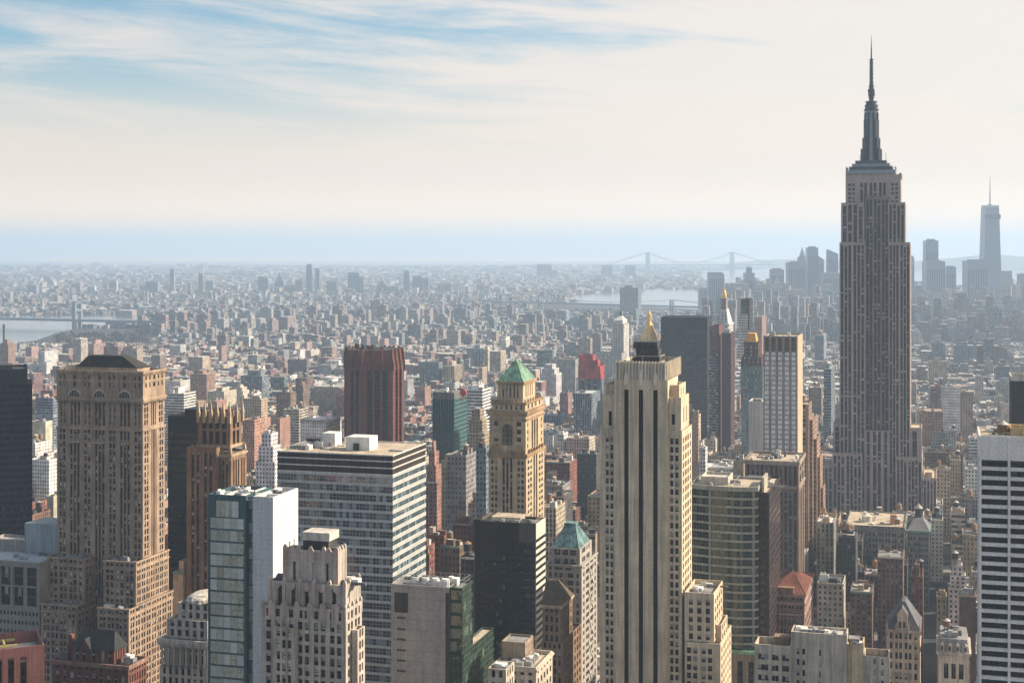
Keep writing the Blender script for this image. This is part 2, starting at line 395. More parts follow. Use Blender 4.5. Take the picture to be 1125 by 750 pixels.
    def finish(s, glasses, names=None, maxn=100):
        """windows as parts: the 100 that show largest are meshes of their own, the rest one part"""
        by = {}
        for k, q, d in s.wins: by.setdefault(k, []).append((q, d))
        left = maxn
        keys = sorted(by, key=lambda k: len(by[k]))
        for n_k, k in enumerate(keys):
            ws = by[k]; gl = glasses[k]; gl = gl if isinstance(gl, (list, tuple)) else [gl]
            nm = (names or {}).get(k, 'window')
            quota = min(len(ws), left // (len(keys) - n_k)); left -= quota
            sc = []
            for i, (q, d) in enumerate(ws):
                pts = [p for f, _, _ in q for p in f]
                c_ = np.mean(pts, axis=0); X, Yw = s.world(c_[0], c_[1])
                px, py = CX + F * X / Yw, EYE + (H - c_[2]) * F / Yw
                e_ = np.ptp(np.array(pts), axis=0); n_w = (d[1] * s.c - d[0] * s.s, -d[1] * s.s - d[0] * s.c)
                face = max(0.0, -(n_w[0] * X + n_w[1] * Yw) / math.hypot(X, Yw))
                inside = -3 < px < 1128 and py < 752
                sc.append(((max(e_[0], e_[1]) * e_[2]) * face / Yw ** 2 * (1 if inside else 0.01) * (1 + 1e-4 * (752 - py)), i))
            sc.sort(reverse=True); own = {i for _, i in sc[:quota]}
            rest = MB()
            for i, (q, d) in enumerate(ws):
                mb = MB() if i in own else rest
                rn = (random.random(), random.random())
                for f, mi, pn in q:
                    r_ = rn if mi else (random.random(), random.random())
                    mb.face(f, mi if mi < len(gl) else 0, [(0, 0), (pn, 0), (pn, 1), (0, 1)], (r_[0] + .001, r_[1] + .001))
                if i in own: mb.build(nm, gl, s.o)
            if rest.f: tag(rest.build(nm + '_rest', gl, s.o), kind='stuff')
        s.wins = []
# ================================================================== shared materials
M_wood = plain('tank_wood', (.25, .15, .09), .8, var=.3); M_lid = plain('tank_lid', (.5, .47, .42), .6); M_dark = plain('dark_metal', (.03, .03, .033), .5)
M_white = plain('white_paint', (.68, .66, .62), .6); M_rlight = stone('light_roofing', (.56, .52, .45), .2, scale=.15); M_rgrey = stone('grey_roofing', (.24, .235, .23), .35, scale=.15)
M_rdark = stone('tar_roofing', (.06, .058, .058), .4, scale=.15); M_rtan = stone('tan_roofing', (.47, .39, .29), .25, scale=.15); M_metal = plain('galvanised_metal', (.36, .37, .38), .4, .3)
M_copper = stone('green_copper', (.19, .33, .235), .45, .55, .25, .35); M_teal = stone('teal_copper', (.15, .25, .25), .45, .55, .25, .35)
M_gold = plain('gilded_tiles', (1.0, .60, .17), .35, .15, .15, .6); M_louvre = stone('louvre_grey', (.15, .15, .16), .1, course=.5)
G_std = glass('dark_window_glass', blind=.3); G_dark = glass('dark_glazing', blind=.05)
BLD = {}

def roofstuff(b, x0, x1, y0, y1, z, n, seed, mats=None, hmax=3.5):
    """a scatter of roof plant: housings, ducts, vents (each a part)"""
    r = random.Random(seed); mats = mats or [M_metal, M_white, M_rgrey, M_louvre]
    for i in range(n):
        w_, l_, h_ = r.uniform(1.2, 5), r.uniform(1.2, 4.5), r.uniform(.8, hmax)
        px, py = r.uniform(x0 + 1, max(x0 + 1.1, x1 - w_ - 1)), r.uniform(y0 + 1, max(y0 + 1.1, y1 - l_ - 1))
        t = r.random()
        if t < .65:
            mb = MB(); mb.box(px, px + w_, py, py + l_, z - .05, z + h_)
            mb.box(px + .3, px + w_ * .5, py + .3, py + l_ * .6, z + h_ - .02, z + h_ + .5)
            b.part(mb, 'roof_housing', r.choice(mats))
        elif t < .85:
            mb = MB(); mb.cyl(px, py, .5 + .3 * r.random(), .6, z - .05, z + h_ * .8, 10); b.part(mb, 'vent_stack', r.choice(mats))
        else:
            mb = MB(); mb.box(px, px + w_ * 2.2, py, py + .8, z + .3, z + 1.1, bottom=True); mb.box(px + .4, px + .8, py + .1, py + .7, z - .05, z + .3); b.part(mb, 'duct', r.choice(mats))
def mast(b, x, y, z, h, m=None, t=.25):
    mb = MB(); mb.bar((x, y, z), (x, y, z + h), t); mb.bar((x - .8, y, z + h * .7), (x + .8, y, z + h * .7), t * .7); b.part(mb, 'antenna', m or M_dark)

# ------------------------------------------------------------------ dark glass tower at the frame's edge
b = Bld('glass_tower', 'nearly black blue glass tower with flat top, cut by the photo\'s left edge', 31, 900, 'office tower', th=R(-18))
g = glass('midnight_glass', (.003, .006, .013), .06, (.05, .07, .09), (.006, .010, .016), .07, 0, .2, 1.28)
wl = stone('midnight_panel', (.008, .013, .022), .2, .5); w0 = -70; l = 36; zt = b.z(405)
b.tier('shaft', w0, 0, 0, l, 0, zt - 9, wl, dict(kind='bands', fh=3.9, wh=.62, pane=1.5), None, par=0)
b.tier('crown', w0 + .4, -.4, .4, l - .4, zt - 9, zt, wl, roof=M_rdark)
b.tier('side_wing', 0.02, 2.4, 1.5, l - 4, 0, b.z(421), wl, dict(kind='bands', fh=3.9, wh=.62, pane=1.5), None, roof=M_rdark)
b.box('roof_housing', -34, -9, 8, 22, zt - 1.2, zt + 2.0, M_rdark); b.finish({'g': g}, {'g': 'window_band'})

# ------------------------------------------------------------------ brown stone tower (Romanesque crown, hipped roof)
b = Bld('stone_tower', 'tall brown stone tower with arched top windows and black hipped roof', 157, 750, 'skyscraper'); BLD['stone'] = b
st = stone('brown_brick', (.34, .245, .175), .22, streak=.3); st2 = stone('brown_terracotta', (.42, .31, .22), .25)
g = glass('brick_window', (.005, .005, .006), .42, (.8, .77, .7), (.06, .05, .04), .05, .04, halfb=True); gs = [g, stone('bronze_spandrel', (.045, .036, .03), .3)]
l = b.ry(181); x0 = b.fx(62.7); zt = b.z(408); zs = b.z(612); z1 = b.z(472); z2 = b.z(438)
pf = '-W.W=S.S.S=W.W=S.S.S=W.W=S.S.S=W.W-'; pr = '-W.W=s.S.s=W.W-'
b.tier('shaft', x0, 0, 0, l, 0, z1, st, dict(pat=pf, fh=3.55, wh=.74, depth=.5, sdepth=1.0), dict(pat=pr, fh=3.55, wh=.74, depth=.5, sdepth=1.0), par=0)
b.tier('arcade_storeys', x0 + .25, -.25, .25, l - .25, z1, z2, st, dict(pat=pf.replace('W.W', 'w-w'), fh=3.6, wh=.8, depth=.7, sdepth=1.6, top=1.5, bot=1.2), dict(pat=pr, fh=3.6, wh=.8, depth=.7, sdepth=1.6, top=1.5, bot=1.2), par=0)
b.tier('attic', x0 - .15, .15, -.15, l + .15, z2, zt, st, dict(pat='-w-w-=W=-w-w-=W=-w-w-=W=-w-w-', fh=3.9, wh=.65, depth=.6, top=2.2, bot=4.5), dict(pat='-w-w-W-w-w-', fh=3.9, wh=.65, depth=.6, top=2.2, bot=4.5), roof=M_rdark, par=1.4)
for zc, h, out in ((z2 - 1.1, 1.1, .9), (zt - .9, .9, .8), (z1 - .5, .6, .5), (zt - 5.2, .5, .4)): b.cornice(x0, 0, 0, l, zc, h, out, st2)
mb = MB()                                                            # corbel tables under the cornices
for zc, n in ((z2 - 2.6, 56), (zt - 2.2, 70)):
    for i in range(n): u = x0 + (i + .5) * (-x0) / n; mb.box(u - .16, u + .16, -.65, .3, zc, zc + .9)
    for i in range(n // 3): v = (i + .5) * l / (n // 3); mb.box(-.3, .65, v - .16, v + .16, zc, zc + .9)
b.part(mb, 'corbel_table', st2)
tot = sum(PAT[c][1] for c in pf); u = 0; bays = []
for i, c in enumerate(pf):
    if pf[i:i + 5] == 'S.S.S': bays.append((x0 + u / tot * -x0, x0 + (u + 4) / tot * -x0))
    u += PAT[c][1]
for (a, c) in bays:                                                  # three great arches and balconies
    xm, r_ = (a + c) / 2, (c - a) / 2 + .3; mb = MB(); n = 14; ya, yb = -.42, .3; za = z2 + .3
    for i in range(n):
        t0, t1 = math.pi * i / n, math.pi * (i + 1) / n
        p = lambda t, q: (xm + math.cos(t) * q, za + math.sin(t) * q)
        o0, o1, i0, i1 = p(t0, r_ + .9), p(t1, r_ + .9), p(t0, r_), p(t1, r_)
        mb.face([(o0[0], ya, o0[1]), (o1[0], ya, o1[1]), (i1[0], ya, i1[1]), (i0[0], ya, i0[1])][::-1]); mb.face([(i0[0], ya, i0[1]), (i1[0], ya, i1[1]), (i1[0], yb, i1[1]), (i0[0], yb, i0[1])])
        mb.face([(o0[0], yb, o0[1]), (o1[0], yb, o1[1]), (o1[0], ya, o1[1]), (o0[0], ya, o0[1])])
    b.part(mb, 'arch', stone('pale_terracotta', (.5, .42, .33), .2))
    mb = MB(); mb.face([(xm + math.cos(math.pi * i / n) * r_, -.3, za + math.sin(math.pi * i / n) * r_) for i in range(n + 1)][::-1], 0)
    for k in (-.5, 0, .5): mb.box(xm + k * r_ - .14, xm + k * r_ + .14, -.4, -.2, za, za + r_ * .8, 1)
    b.part(mb, 'arch_window', [M_dark, st2])
    mb = MB(); mb.box(a - .6, c + .6, -1.5, -.03, z1 - 7.6, z1 - 6.9, bottom=True)
    for i in range(9): q = a - .4 + i * (c - a + .8) / 8; mb.box(q - .1, q + .1, -1.42, -1.2, z1 - 6.9, z1 - 5.8)
    mb.box(a - .6, c + .6, -1.5, -1.15, z1 - 5.8, z1 - 5.5, bottom=True); b.part(mb, 'balcony', st2)
for yb_, x1_, pl, pc, pr_, pyt in ((-9, 1.2, 52, 93, 149, 607), (-16, 2.4, 45, 84, 141, 667)):   # stepped wings with a light court between
    pass
def wing(xa, xb, ya, yb, z1, pat, patr, seed):
    b.tier('wing', xa, xb, ya, yb, 0, z1, st, dict(pat=pat, fh=3.55, wh=.72, depth=.45), dict(pat=patr, fh=3.55, wh=.72, depth=.45), dict(pat=patr, fh=3.55, wh=.72, depth=.45, key='h'), roof=M_rgrey, par=1.3)
    b.cornice(xa, xb, ya, yb, z1 - 4.2, .5, .35, st2); b.cornice(xa, xb, ya, yb, z1 - .6, .6, .45, st2)
    roofstuff(b, xa, xb, ya, min(yb, -.5), z1 - 1.3, 4, seed)
x1 = 1.2; y1 = b.ry(149.3, x1); z_ = b.z(617, x1, y1)
wing(b.fx(113.5, y1), x1, y1, l + 2, z_, '-W.W-W.W-W.W-', '-W.W-W.W-W.W-W.W-W.W-W.W-W.W-', 3)
wing(b.fx(52, y1), b.fx(93, y1), y1, 12, z_, '-W.W-W.W-W.W-W-', '-W.W-W.W-W.W-', 4)
x2 = 2.3; y2 = b.ry(141.5, x2); z_ = b.z(669, x2, y2)
wing(b.fx(107, y2), x2, y2, l + 4, z_, '-W.W-W.W-W.W-W-', '-W.W-W.W-W.W-W.W-W.W-W.W-W.W-W.W-', 5)
wing(b.fx(45, y2), b.fx(84.5, y2), y2, 10, z_, '-W.W-W.W-W.W-W.W-', '-W.W-W.W-W.W-W.W-', 6)
mb = MB(); xa, xb = b.fx(84, 4), b.fx(151, 4); zb = b.z(404.5, xb, 4); ra, rb = b.fx(103, 13), b.fx(140, 13)
zr = b.z(391, 0, 12); ye = l - 4; ym = (4 + ye) / 2
for f in ([(xa, 4, zb), (xb, 4, zb), (rb, ym - 3, zr), (ra, ym - 3, zr)], [(xb, 4, zb), (xb, ye, zb), (rb, ym + 3, zr), (rb, ym - 3, zr)], [(xb, ye, zb), (xa, ye, zb), (ra, ym + 3, zr), (rb, ym + 3, zr)], [(xa, ye, zb), (xa, 4, zb), (ra, ym - 3, zr), (ra, ym + 3, zr)], [(ra, ym - 3, zr), (rb, ym - 3, zr), (rb, ym + 3, zr), (ra, ym + 3, zr)]): mb.face(f)
b.part(mb, 'hipped_roof', stone('black_roof_tiles', (.045, .042, .042), .2, course=.6))
b.box('roof_drum', xa + .6, xb - .6, 4.6, ye - .6, zt - 1.5, zb, st2); b.rail(x0 + 1, -1, 1, 3.4, zt - 1.4, 2.6, M_rtan)
b.box('roof_housing', x0 + 2, xa - 2, 6, l - 6, zt - 1.5, zt + 2.2, M_rtan); b.rail(x0 + 1, xa - 1, 3.6, 5.6, zt + .1, 3.2, M_white); mast(b, xa + 8, 3, zt, 9)
b.finish({'g': gs, 'h': gs})

# ------------------------------------------------------------------ grey concrete block with tall openings
b = Bld('concrete_building', 'grey concrete building with tall square openings and pale roof terrace', 43.5, 748, 'office building')
st = stone('grey_concrete', (.30, .275, .25), .15, streak=.2); l = 38; xa = b.fx(-45); zt = b.z(618); z1 = b.z(669)
b.tier('main_block', xa, 0, 0, l, 0, z1, st, dict(pat='.' + 'w.' * 22, fh=4.6, wh=.42, depth=.4, sill=.2), None, par=0)
b.tier('upper_block', xa - .15, .15, -.15, l, z1, zt, st, dict(pat='.X.X.X.X.X.X.', fh=9.5, wh=.93, sill=.06, depth=1.2, top=2.6, bot=.4, panes=3, key='h'), dict(pat='=W=W=', fh=9.5, wh=.93, sill=.06, depth=1.0, top=2.6, key='h'), roof=stone('pale_blue_roofing', (.50, .54, .55), .12, scale=.2))
y9 = 24; b.box('roof_housing', b.fx(27, y9), -.5, y9, l + 4, zt - 1, b.z(577, 0, y9), stone('blue_grey_panel', (.33, .37, .39), .1, course=1.2)); b.tier('roof_terrace', xa, b.fx(26, 24), 26, l, zt - 1.3, zt + 5, st, roof=M_rlight)
b.rail(xa + 1, -1, 1, 24, zt - 1, 2.0, M_metal, 4); roofstuff(b, xa + 20, -2, 4, 24, zt - 1.2, 4, 7, hmax=1.4); b.finish({'g': glass('slot_glass', blind=.05), 'h': glass('tall_glass', (.01, .012, .015), .25, mull=.03, rail=.03)})

# ------------------------------------------------------------------ maroon building, roof gantry
b = Bld('maroon_building', 'maroon office building with sunken roof and yellow gantry, cut by bottom left corner', 49, 500, 'office building', th=R(-24))
st = stone('maroon_granite', (.24, .105, .09), .15, .6); zt = b.z(708); l = 22; xa = -62
b.tier('main_block', xa, 0, 0, l, 0, zt, st, dict(pat='=' + 'S-' * 14 + '=', fh=4, wh=.6, sdepth=1.4, top=3.2, bot=1), None, roof=M_rlight, par=4)
mb = MB(); zr = zt - 3.9
for yy in (7, 15): mb.bar((-36, yy, zr + 3), (-8, yy, zr + 3), .7)
for xx in (-34, -22, -12): mb.bar((xx, 7, zr + 3.4), (xx, 15, zr + 3.4), .5); mb.bar((xx, 7, zr), (xx, 7, zr + 3), .45); mb.bar((xx, 15, zr), (xx, 15, zr + 3), .45)
b.part(mb, 'roof_gantry', plain('yellow_paint', (.42, .33, .13), .6)); roofstuff(b, -45, -3, 2, l - 3, zr - .1, 12, 8, hmax=2.5)
b.finish({'g': [G_dark, stone('maroon_spandrel', (.05, .04, .04), .2)]}, {'g': 'window_strip'})

# ------------------------------------------------------------------ red brick building with gabled roof hall
b = Bld('brick_building', 'dark red brick building with a black gabled roof pavilion on top', 141, 560, 'building')
st = stone('red_brick', (.17, .075, .058), .25); tr = stone('brownstone_trim', (.28, .17, .13), .2); l = b.ry(161); xa = b.fx(57); zt = b.z(731)
b.tier('main_block', xa, 0, 0, l, 0, zt, st, dict(pat='-W-W-W-W-W-W-W-W-W-W-', fh=4, wh=.72, depth=.4), dict(pat='-W-W-W-W-W-W-W-', fh=4, wh=.72, depth=.4), roof=M_rgrey, par=1.2)
b.cornice(xa, 0, 0, l, zt - 1.0, 1.0, .7, tr); xb, xc = b.fx(81, 3), b.fx(127, 3); ze = b.z(713, xc, 3)
b.tier('pavilion', xb, xc, 2, l - 3, zt - 1.3, ze, st, dict(pat='-W-W=W=W-W-', fh=4.5, wh=.8, depth=.3, top=.4), dict(pat='-w-w-w-w-', fh=4.5, wh=.8), par=0)
mb = MB(); xr = (xb + xc) / 2 + 1; zr = b.z(691, xr, l / 2)
for f in ([(xb - .6, 1.2, ze - .2), (xc + .6, 1.2, ze - .2), (xc - 2.5, l / 2, zr), (xb + 3, l / 2, zr)], [(xc + .6, 1.2, ze - .2), (xc + .6, l - 2.2, ze - .2), (xc - 2.5, l / 2, zr)], [(xc + .6, l - 2.2, ze - .2), (xb - .6, l - 2.2, ze - .2), (xb + 3, l / 2, zr), (xc - 2.5, l / 2, zr)], [(xb - .6, l - 2.2, ze - .2), (xb - .6, 1.2, ze - .2), (xb + 3, l / 2, zr)]): mb.face(f)
b.part(mb, 'gabled_roof', stone('black_slates', (.04, .042, .045), .2, course=.5))
mb = MB(); q = xb + 6; mb.face([(q - 2.6, .9, ze - .4), (q + 2.6, .9, ze - .4), (q, .9, ze + 3.4)]); mb.face([(q + 2.9, .8, ze - .6), (q + 2.9, 5, ze - .6), (q, 5, ze + 3.7), (q, .8, ze + 3.7)], 1); mb.face([(q - 2.9, 5, ze - .6), (q - 2.9, .8, ze - .6), (q, .8, ze + 3.7), (q, 5, ze + 3.7)], 1)
b.part(mb, 'dormer_gable', [st, MATS['black_slates']]); b.box('chimney', xb - 3, xb - 1.5, 4, 6, zt, ze + 4, st); b.box('chimney', xa + 4, xa + 5.5, 4, 6, zt - 1.2, zt + 5, st)
roofstuff(b, xc + 1, -1, 2, l - 2, zt - 1.2, 5, 11); roofstuff(b, xa, xb - 4, 2, l - 2, zt - 1.2, 4, 12); b.finish({'g': glass('sash_window', blind=.35, frame=(.5, .45, .4), mull=.1, rail=.06)})

# ------------------------------------------------------------------ classical building with columns and shell dome
b = Bld('classical_building', 'white classical building with a row of columns and a half dome roof', 226, 600, 'building')
st = stone('limestone', (.52, .48, .41), .2, streak=.4); l = 34; xa = b.fx(175.5); z0 = b.z(709); z1 = b.z(684); z2 = b.z(668)
b.tier('base_block', xa, 0, 0, l, 0, z0 - 9.5, st, dict(pat='-W-W-W-W-W-W-W-', fh=4.2, wh=.7), None, par=0)
b.tier('temple_wall', xa + 1.2, 0, 1.2, l, z0 - 9.5, z0, st, dict(pat='-S-S-S-S-S-S-S-', fh=4.2, wh=.7, sdepth=.5, key='h'), None, roof=M_rtan, par=0)
b.cornice(xa, 0, 0, l, z0, 1.6, .9, st, 'entablature')
for i in range(8):
    q = xa + .8 + i * (-xa - 1.6) / 7; mb = MB(); mb.cyl(q, .5, .52, .44, z0 - 9.4, z0 - 1.05, 12); mb.box(q - .6, q + .6, -.1, 1.1, z0 - 1.7, z0 - 1.0, bottom=True); b.part(mb, 'column', st)
b.tier('upper_block', xa + 2, -.3, 2, l - 2, z0 + 1.6, z1, st, dict(pat='-W-W-W-W-W-', fh=4.2, wh=.7, key='k'), None, roof=M_rtan)
b.tier('attic', xa + 5, -1, 6, l - 4, z1 - 1, z2, st, dict(pat='-W-W-W-W-', fh=4, wh=.7, key='k'), None, par=0)
mb = MB(); n = 12; xm = (xa + 4) / 2; rx, ryy, rz = (-xa - 6) / 2, 10, b.z(652, 0, 12) - z2
for j in range(5):
    for i in range(n * 2):
        f = []
        for (ii, jj) in ((i, j), (i + 1, j), (i + 1, j + 1), (i, j + 1)):
            t, ph = 2 * math.pi * ii / (n * 2), math.pi / 2 * jj / 5 * .98
            f.append((xm + rx * math.cos(t) * math.cos(ph), 16 + ryy * math.sin(t) * math.cos(ph), z2 + rz * math.sin(ph)))
        mb.face(f)
b.part(mb, 'half_dome', stone('shell_stone', (.55, .50, .42), .5, scale=.5)); b.tier('rear_wing', xa - 3, -2, l + 1, l + 16, 0, b.z(660, 0, l), stone('buff_brick', (.36, .27, .19), .25), dict(pat='-W-W-W-W-', fh=4, wh=.7, key='k'), roof=M_rtan)
roofstuff(b, xa - 3, -2, l + 1, l + 16, b.z(660, 0, l) - 1.2, 5, 14); b.finish({'g': G_std, 'h': [G_dark, st], 'k': G_std})

# ------------------------------------------------------------------ black slab behind the stone tower
b = Bld('black_tower', 'black office tower half hidden by the brown tower with spires', 232, 830, 'office tower')
wl = stone('black_panel', (.016, .015, .016), .3, .5); l = 30; xa = b.fx(184.5); zt = b.z(458)
g = glass('black_glass', (.006, .006, .008), .08, (.14, .1, .07), (.01, .01, .01), .06, 0, .1, 1.5)
b.tier('shaft', xa, 0, 0, l, 0, zt, wl, dict(kind='bands', fh=3.8, wh=.6, pane=1.5, top=9), dict(kind='bands', fh=3.8, wh=.6, pane=1.5, top=9), roof=M_rdark)
b.rail(xa, 0, 0, l, zt, 1.4, M_dark); b.box('roof_housing', xa + 6, -5, 8, 22, zt - 1.3, zt + 3, wl); b.finish({'g': g}, {'g': 'window_band'})

# ------------------------------------------------------------------ gothic tower with stone spires
b = Bld('spired_tower', 'slender brown gothic tower crowned by a row of pointed stone spires', 253, 800, 'skyscraper')
st = stone('dark_brown_brick', (.24, .15, .095), .22, streak=.35); tr = stone('buff_stone', (.42, .32, .22), .25)
l = b.ry(266); xa = b.fx(217); z1 = b.z(458); z2 = b.z(492); zt = z1 + 2
b.tier('crown', xa, -.2, .4, l, z2, z1, st, dict(pat='-W.W.W.W-', fh=11, wh=.85, sill=.2, depth=1.2, key='h'), dict(pat='-W.W-', fh=11, wh=.85, sill=.2, depth=1.2, key='h'), roof=M_rdark, par=0)
xs, ls = b.fx(209, -3), b.ry(271, 2)
b.tier('shaft', xs, 2, -3, ls, 0, b.z(497), st, dict(pat='-s.s.s-s.s.s-s.s.s-', fh=3.6, wh=.6, sdepth=.8, top=4), dict(pat='-s.s.s-s.s-', fh=3.6, wh=.6, sdepth=.8, top=4), roof=M_rgrey)
b.cornice(xa, -.2, .4, l, z2 + .4, .9, .7, tr); b.cornice(xs, 2, -3, ls, b.z(497) - 1.5, .8, .5, tr)
b.tier('shoulder', b.fx(205, -6), b.fx(238, -6), -6, 2, 0, b.z(492, 0, -6), st, dict(pat='-s.s-s.s-', fh=3.6, wh=.6, sdepth=.7, top=3), None, roof=M_rgrey)
def spire(q, y, hz):
    mb = MB(); mb.box(q - .8, q + .8, y - .8, y + .8, z1 - 3.5, z1 + 2.2); mb.pyramid(q - .8, q + .8, y - .8, y + .8, z1 + 2.2, z1 + hz, .1, .1); mb.box(q - 1.0, q + 1.0, y - 1.0, y + 1.0, z1 + 1.4, z1 + 1.9, bottom=True); b.part(mb, 'spire', tr)
for i in range(6): spire(xa + .5 + i * (-xa - 1) / 5, 0, 8.6)
for q, y in ((.1, l), (xa, l), (.1, l * .5)): spire(q, y, 8.6)
b.tier('crown_core', xa + 2, -2, 2.5, l - 2, z1 - .1, z1 + 2.6, st, roof=M_rdark)
for q, y in ((xs + .8, -2.4), (1.2, -2.4), (1.2, ls - 1), (xs + 7, -2.4), (-6, -2.4)): mb = MB(); mb.box(q - .8, q + .8, y - .8, y + .8, b.z(497) - 4, b.z(497) + 1.2); mb.pyramid(q - .8, q + .8, y - .8, y + .8, b.z(497) + 1.2, b.z(497) + 4, .2, .2); b.part(mb, 'pinnacle', tr)
b.finish({'g': [G_std, stone('brown_spandrel', (.07, .05, .035), .2)], 'h': G_dark}, {'g': 'window_strip'})

# ------------------------------------------------------------------ glass and white panel building
b = Bld('glass_building', 'green glass building with a tall blank white side wall', 300, 520, 'office building')
wh_ = stone('white_panel', (.68, .68, .67), .08, .5, streak=.2, course=3.6); pb = stone('pale_blue_panel', (.50, .53, .55), .06, .5, streak=.1, course=1.8); te = stone('teal_frame', (.05, .105, .115), .15, .5)
g = glass('mirror_glass', (.10, .14, .155), .38, (.48, .55, .58), (.09, .16, .17), .04, .015, .03, 2.3, .5, .3, tint=(.8, 1, 1), halfb=False)
l = b.ry(327.5); xa, xm1, xm2 = b.fx(228.5), b.fx(270), b.fx(278); zt = b.z(546)
b.tier('glass_front', xa, xm1, 0, l, 0, zt - 8, te, dict(kind='bands', fh=4.4, wh=.86, sill=.1, pane=2.6, edge=.8), None, par=0)
b.tier('crown_frame', xa, xm1, 0, l, zt - 8, zt, te, dict(pat='.X.', fh=8, wh=.72, sill=.02, depth=.3, panes=7, key='k'), None, par=1.5)
b.tier('recessed_strip', xm1 + .02, xm2 - .02, 2.2, l, 0, zt - .6, te, dict(kind='bands', fh=4.4, wh=.9, sill=.05, pane=1.3), None, par=0)
b.tier('white_wing', xm2, 0, 0, l, 0, zt + .02, wh_, dict(pat='#', fh=4), dict(pat='#=w=w=w=', fh=8.8, wh=.42, sill=.25, depth=.3, top=15), par=1.5)
mb = MB(); mb.face([(xm2 + .02, -.06, 0), (-.02, -.06, 0), (-.02, -.06, zt - .2), (xm2 + .02, -.06, zt - .2)]); b.part(mb, 'front_panel', pb)
mb = MB(); mb.face([(xa + .4, .4, zt - 1.5), (-.4, .4, zt - 1.5), (-.4, l - .4, zt - 1.5), (xa + .4, l - .4, zt - 1.5)]); b.part(mb, 'roof', M_rgrey)
for q in (.25, .5, .75): b.box('roof_beam', xa + q * -xa - .5, xa + q * -xa + .5, 1, l - 1, zt - .9, zt - .1, M_white)
b.box('roof_beam', xa + 1, -1, l * .35, l * .35 + 1, zt - .8, zt - .2, M_white); roofstuff(b, xa, -1, 2, l - 2, zt - 1.5, 14, 21, hmax=2.0); mast(b, xa * .4, l * .3, zt - 1, 6)
b.finish({'g': g, 'k': g}, {'g': 'window_band'})

# ------------------------------------------------------------------ striped glass block
b = Bld('office_tower', 'broad glass office block with white stripes, dark top bands and cream roof', 431.5, 650, 'office tower'); BLD['block'] = b
wl = stone('pale_spandrel', (.46, .46, .44), .1, .5, streak=.12); br = stone('dark_band', (.045, .036, .032), .2, .5); pl = stone('cream_line', (.66, .62, .55), .08)
g = glass('teal_glass', (.014, .032, .040), .25, (.24, .35, .40), (.12, .18, .20), .05, .03, .04, 2.9, .8, .10, halfb=False)
l = b.ry(468); xa = b.fx(304.5); zt = b.z(500); zc = zt - 8.9 * 4
b.tier('shaft', xa, 0, 0, l, 0, zt - 9.0, wl, dict(kind='bands', fh=3.95, wh=.7, sill=.06, pane=1.55, depth=.2), dict(kind='bands', fh=3.95, wh=.55, sill=.2, pane=1.55, depth=.3), dict(kind='bands', fh=3.95, wh=.66, sill=.08, pane=1.55, key='h'), par=0)
zz_ = zt - 9.0
for h_ in (2.4, 2.4, 2.0):
    b.box('cream_line', xa - .05, .05, -.05, l + .05, zz_ + .002, zz_ + .55, pl); b.box('dark_band', xa + .15, -.15, .15, l - .15, zz_ + .553, zz_ + .55 + h_, br); zz_ += .55 + h_
b.tier('crown', xa - .05, .05, -.05, l + .05, zz_ + .003, zt, pl, roof=M_rtan, par=.5); b.reg(xa, 0, 0, l, zt)
R_ = lambda p, q, c, d, py, m, nm='roof_housing': b.box(nm, b.fx(p, c), b.fx(q, c), c, d, zt - .6, b.z(py, 0, c), m)
R_(380, 406, 14, 24, 482, M_white); R_(354, 368, 22, 30, 479, M_white); R_(336, 352, 28, 34, 486, M_rdark); R_(318, 338, 10, 24, 494, M_rgrey); R_(388, 394, 13.3, 13.9, 489, M_dark, 'roof_door')
b.rail(xa + 2, b.fx(352), 3, l - 6, zt - 1, 2.2, M_rlight); roofstuff(b, xa + 2, b.fx(352), 6, l - 4, zt - 1, 14, 22); roofstuff(b, b.fx(410), -3, 6, l - 4, zt - 1, 3, 24, hmax=1); b.finish({'g': g, 'h': g}, {'g': 'window_band', 'h': 'window_band'})

# ------------------------------------------------------------------ stepped art deco tower
b = Bld('art_deco_tower', 'stepped grey stone art deco tower with pink panels and toothed crown', 380, 450, 'skyscraper'); BLD['deco'] = b
st = stone('grey_limestone', (.46, .40, .34), .18, streak=.35); pk = stone('pink_stone', (.50, .39, .345), .12); l = b.ry(397.5)
g = glass('deco_window', (.007, .007, .008), .4, (.66, .64, .58), (.09, .08, .07), .06, .05); gs = [g, stone('deco_spandrel', (.12, .105, .09), .2)]
xa = b.fx(287.5); z3, z2, z1 = b.z(670), b.z(644), b.z(609)
b.tier('shaft', xa, 0, 0, l, 0, z3, st, dict(pat='-W-W.W.W-W.W-W.W-W.W-', fh=3.5, wh=.7, depth=.6, panes=1, top=.8), dict(pat='-W.W-W.W-', fh=3.5, wh=.7, depth=.6, top=.8), roof=M_rgrey, par=1.0)
xb, lb = b.fx(295, 1.2), b.ry(395.5, -.6)
b.tier('middle_stage', xb, -.6, 1.2, lb, z3 - 1, z2, st, dict(pat='=W=W=W=W=W=', fh=9, wh=.78, sill=.06, depth=.9, key='h', panes=2), dict(pat='=W=W=', fh=9, wh=.78, sill=.06, depth=.9, key='h'), roof=M_rdark, par=1.0)
xc, xd, ld = b.fx(312, 3), b.fx(371, 3), b.ry(380, b.fx(371, 3))
b.tier('top_stage', xc, xd, 3, ld, z2 - 1, z1, st, dict(pat='=w-=w-=w=', fh=10.5, wh=.74, sill=.12, depth=1.0, key='h', panes=2), dict(pat='=w=w=', fh=10.5, wh=.74, sill=.12, depth=1.0, key='h'), roof=M_rdark, par=1.6)
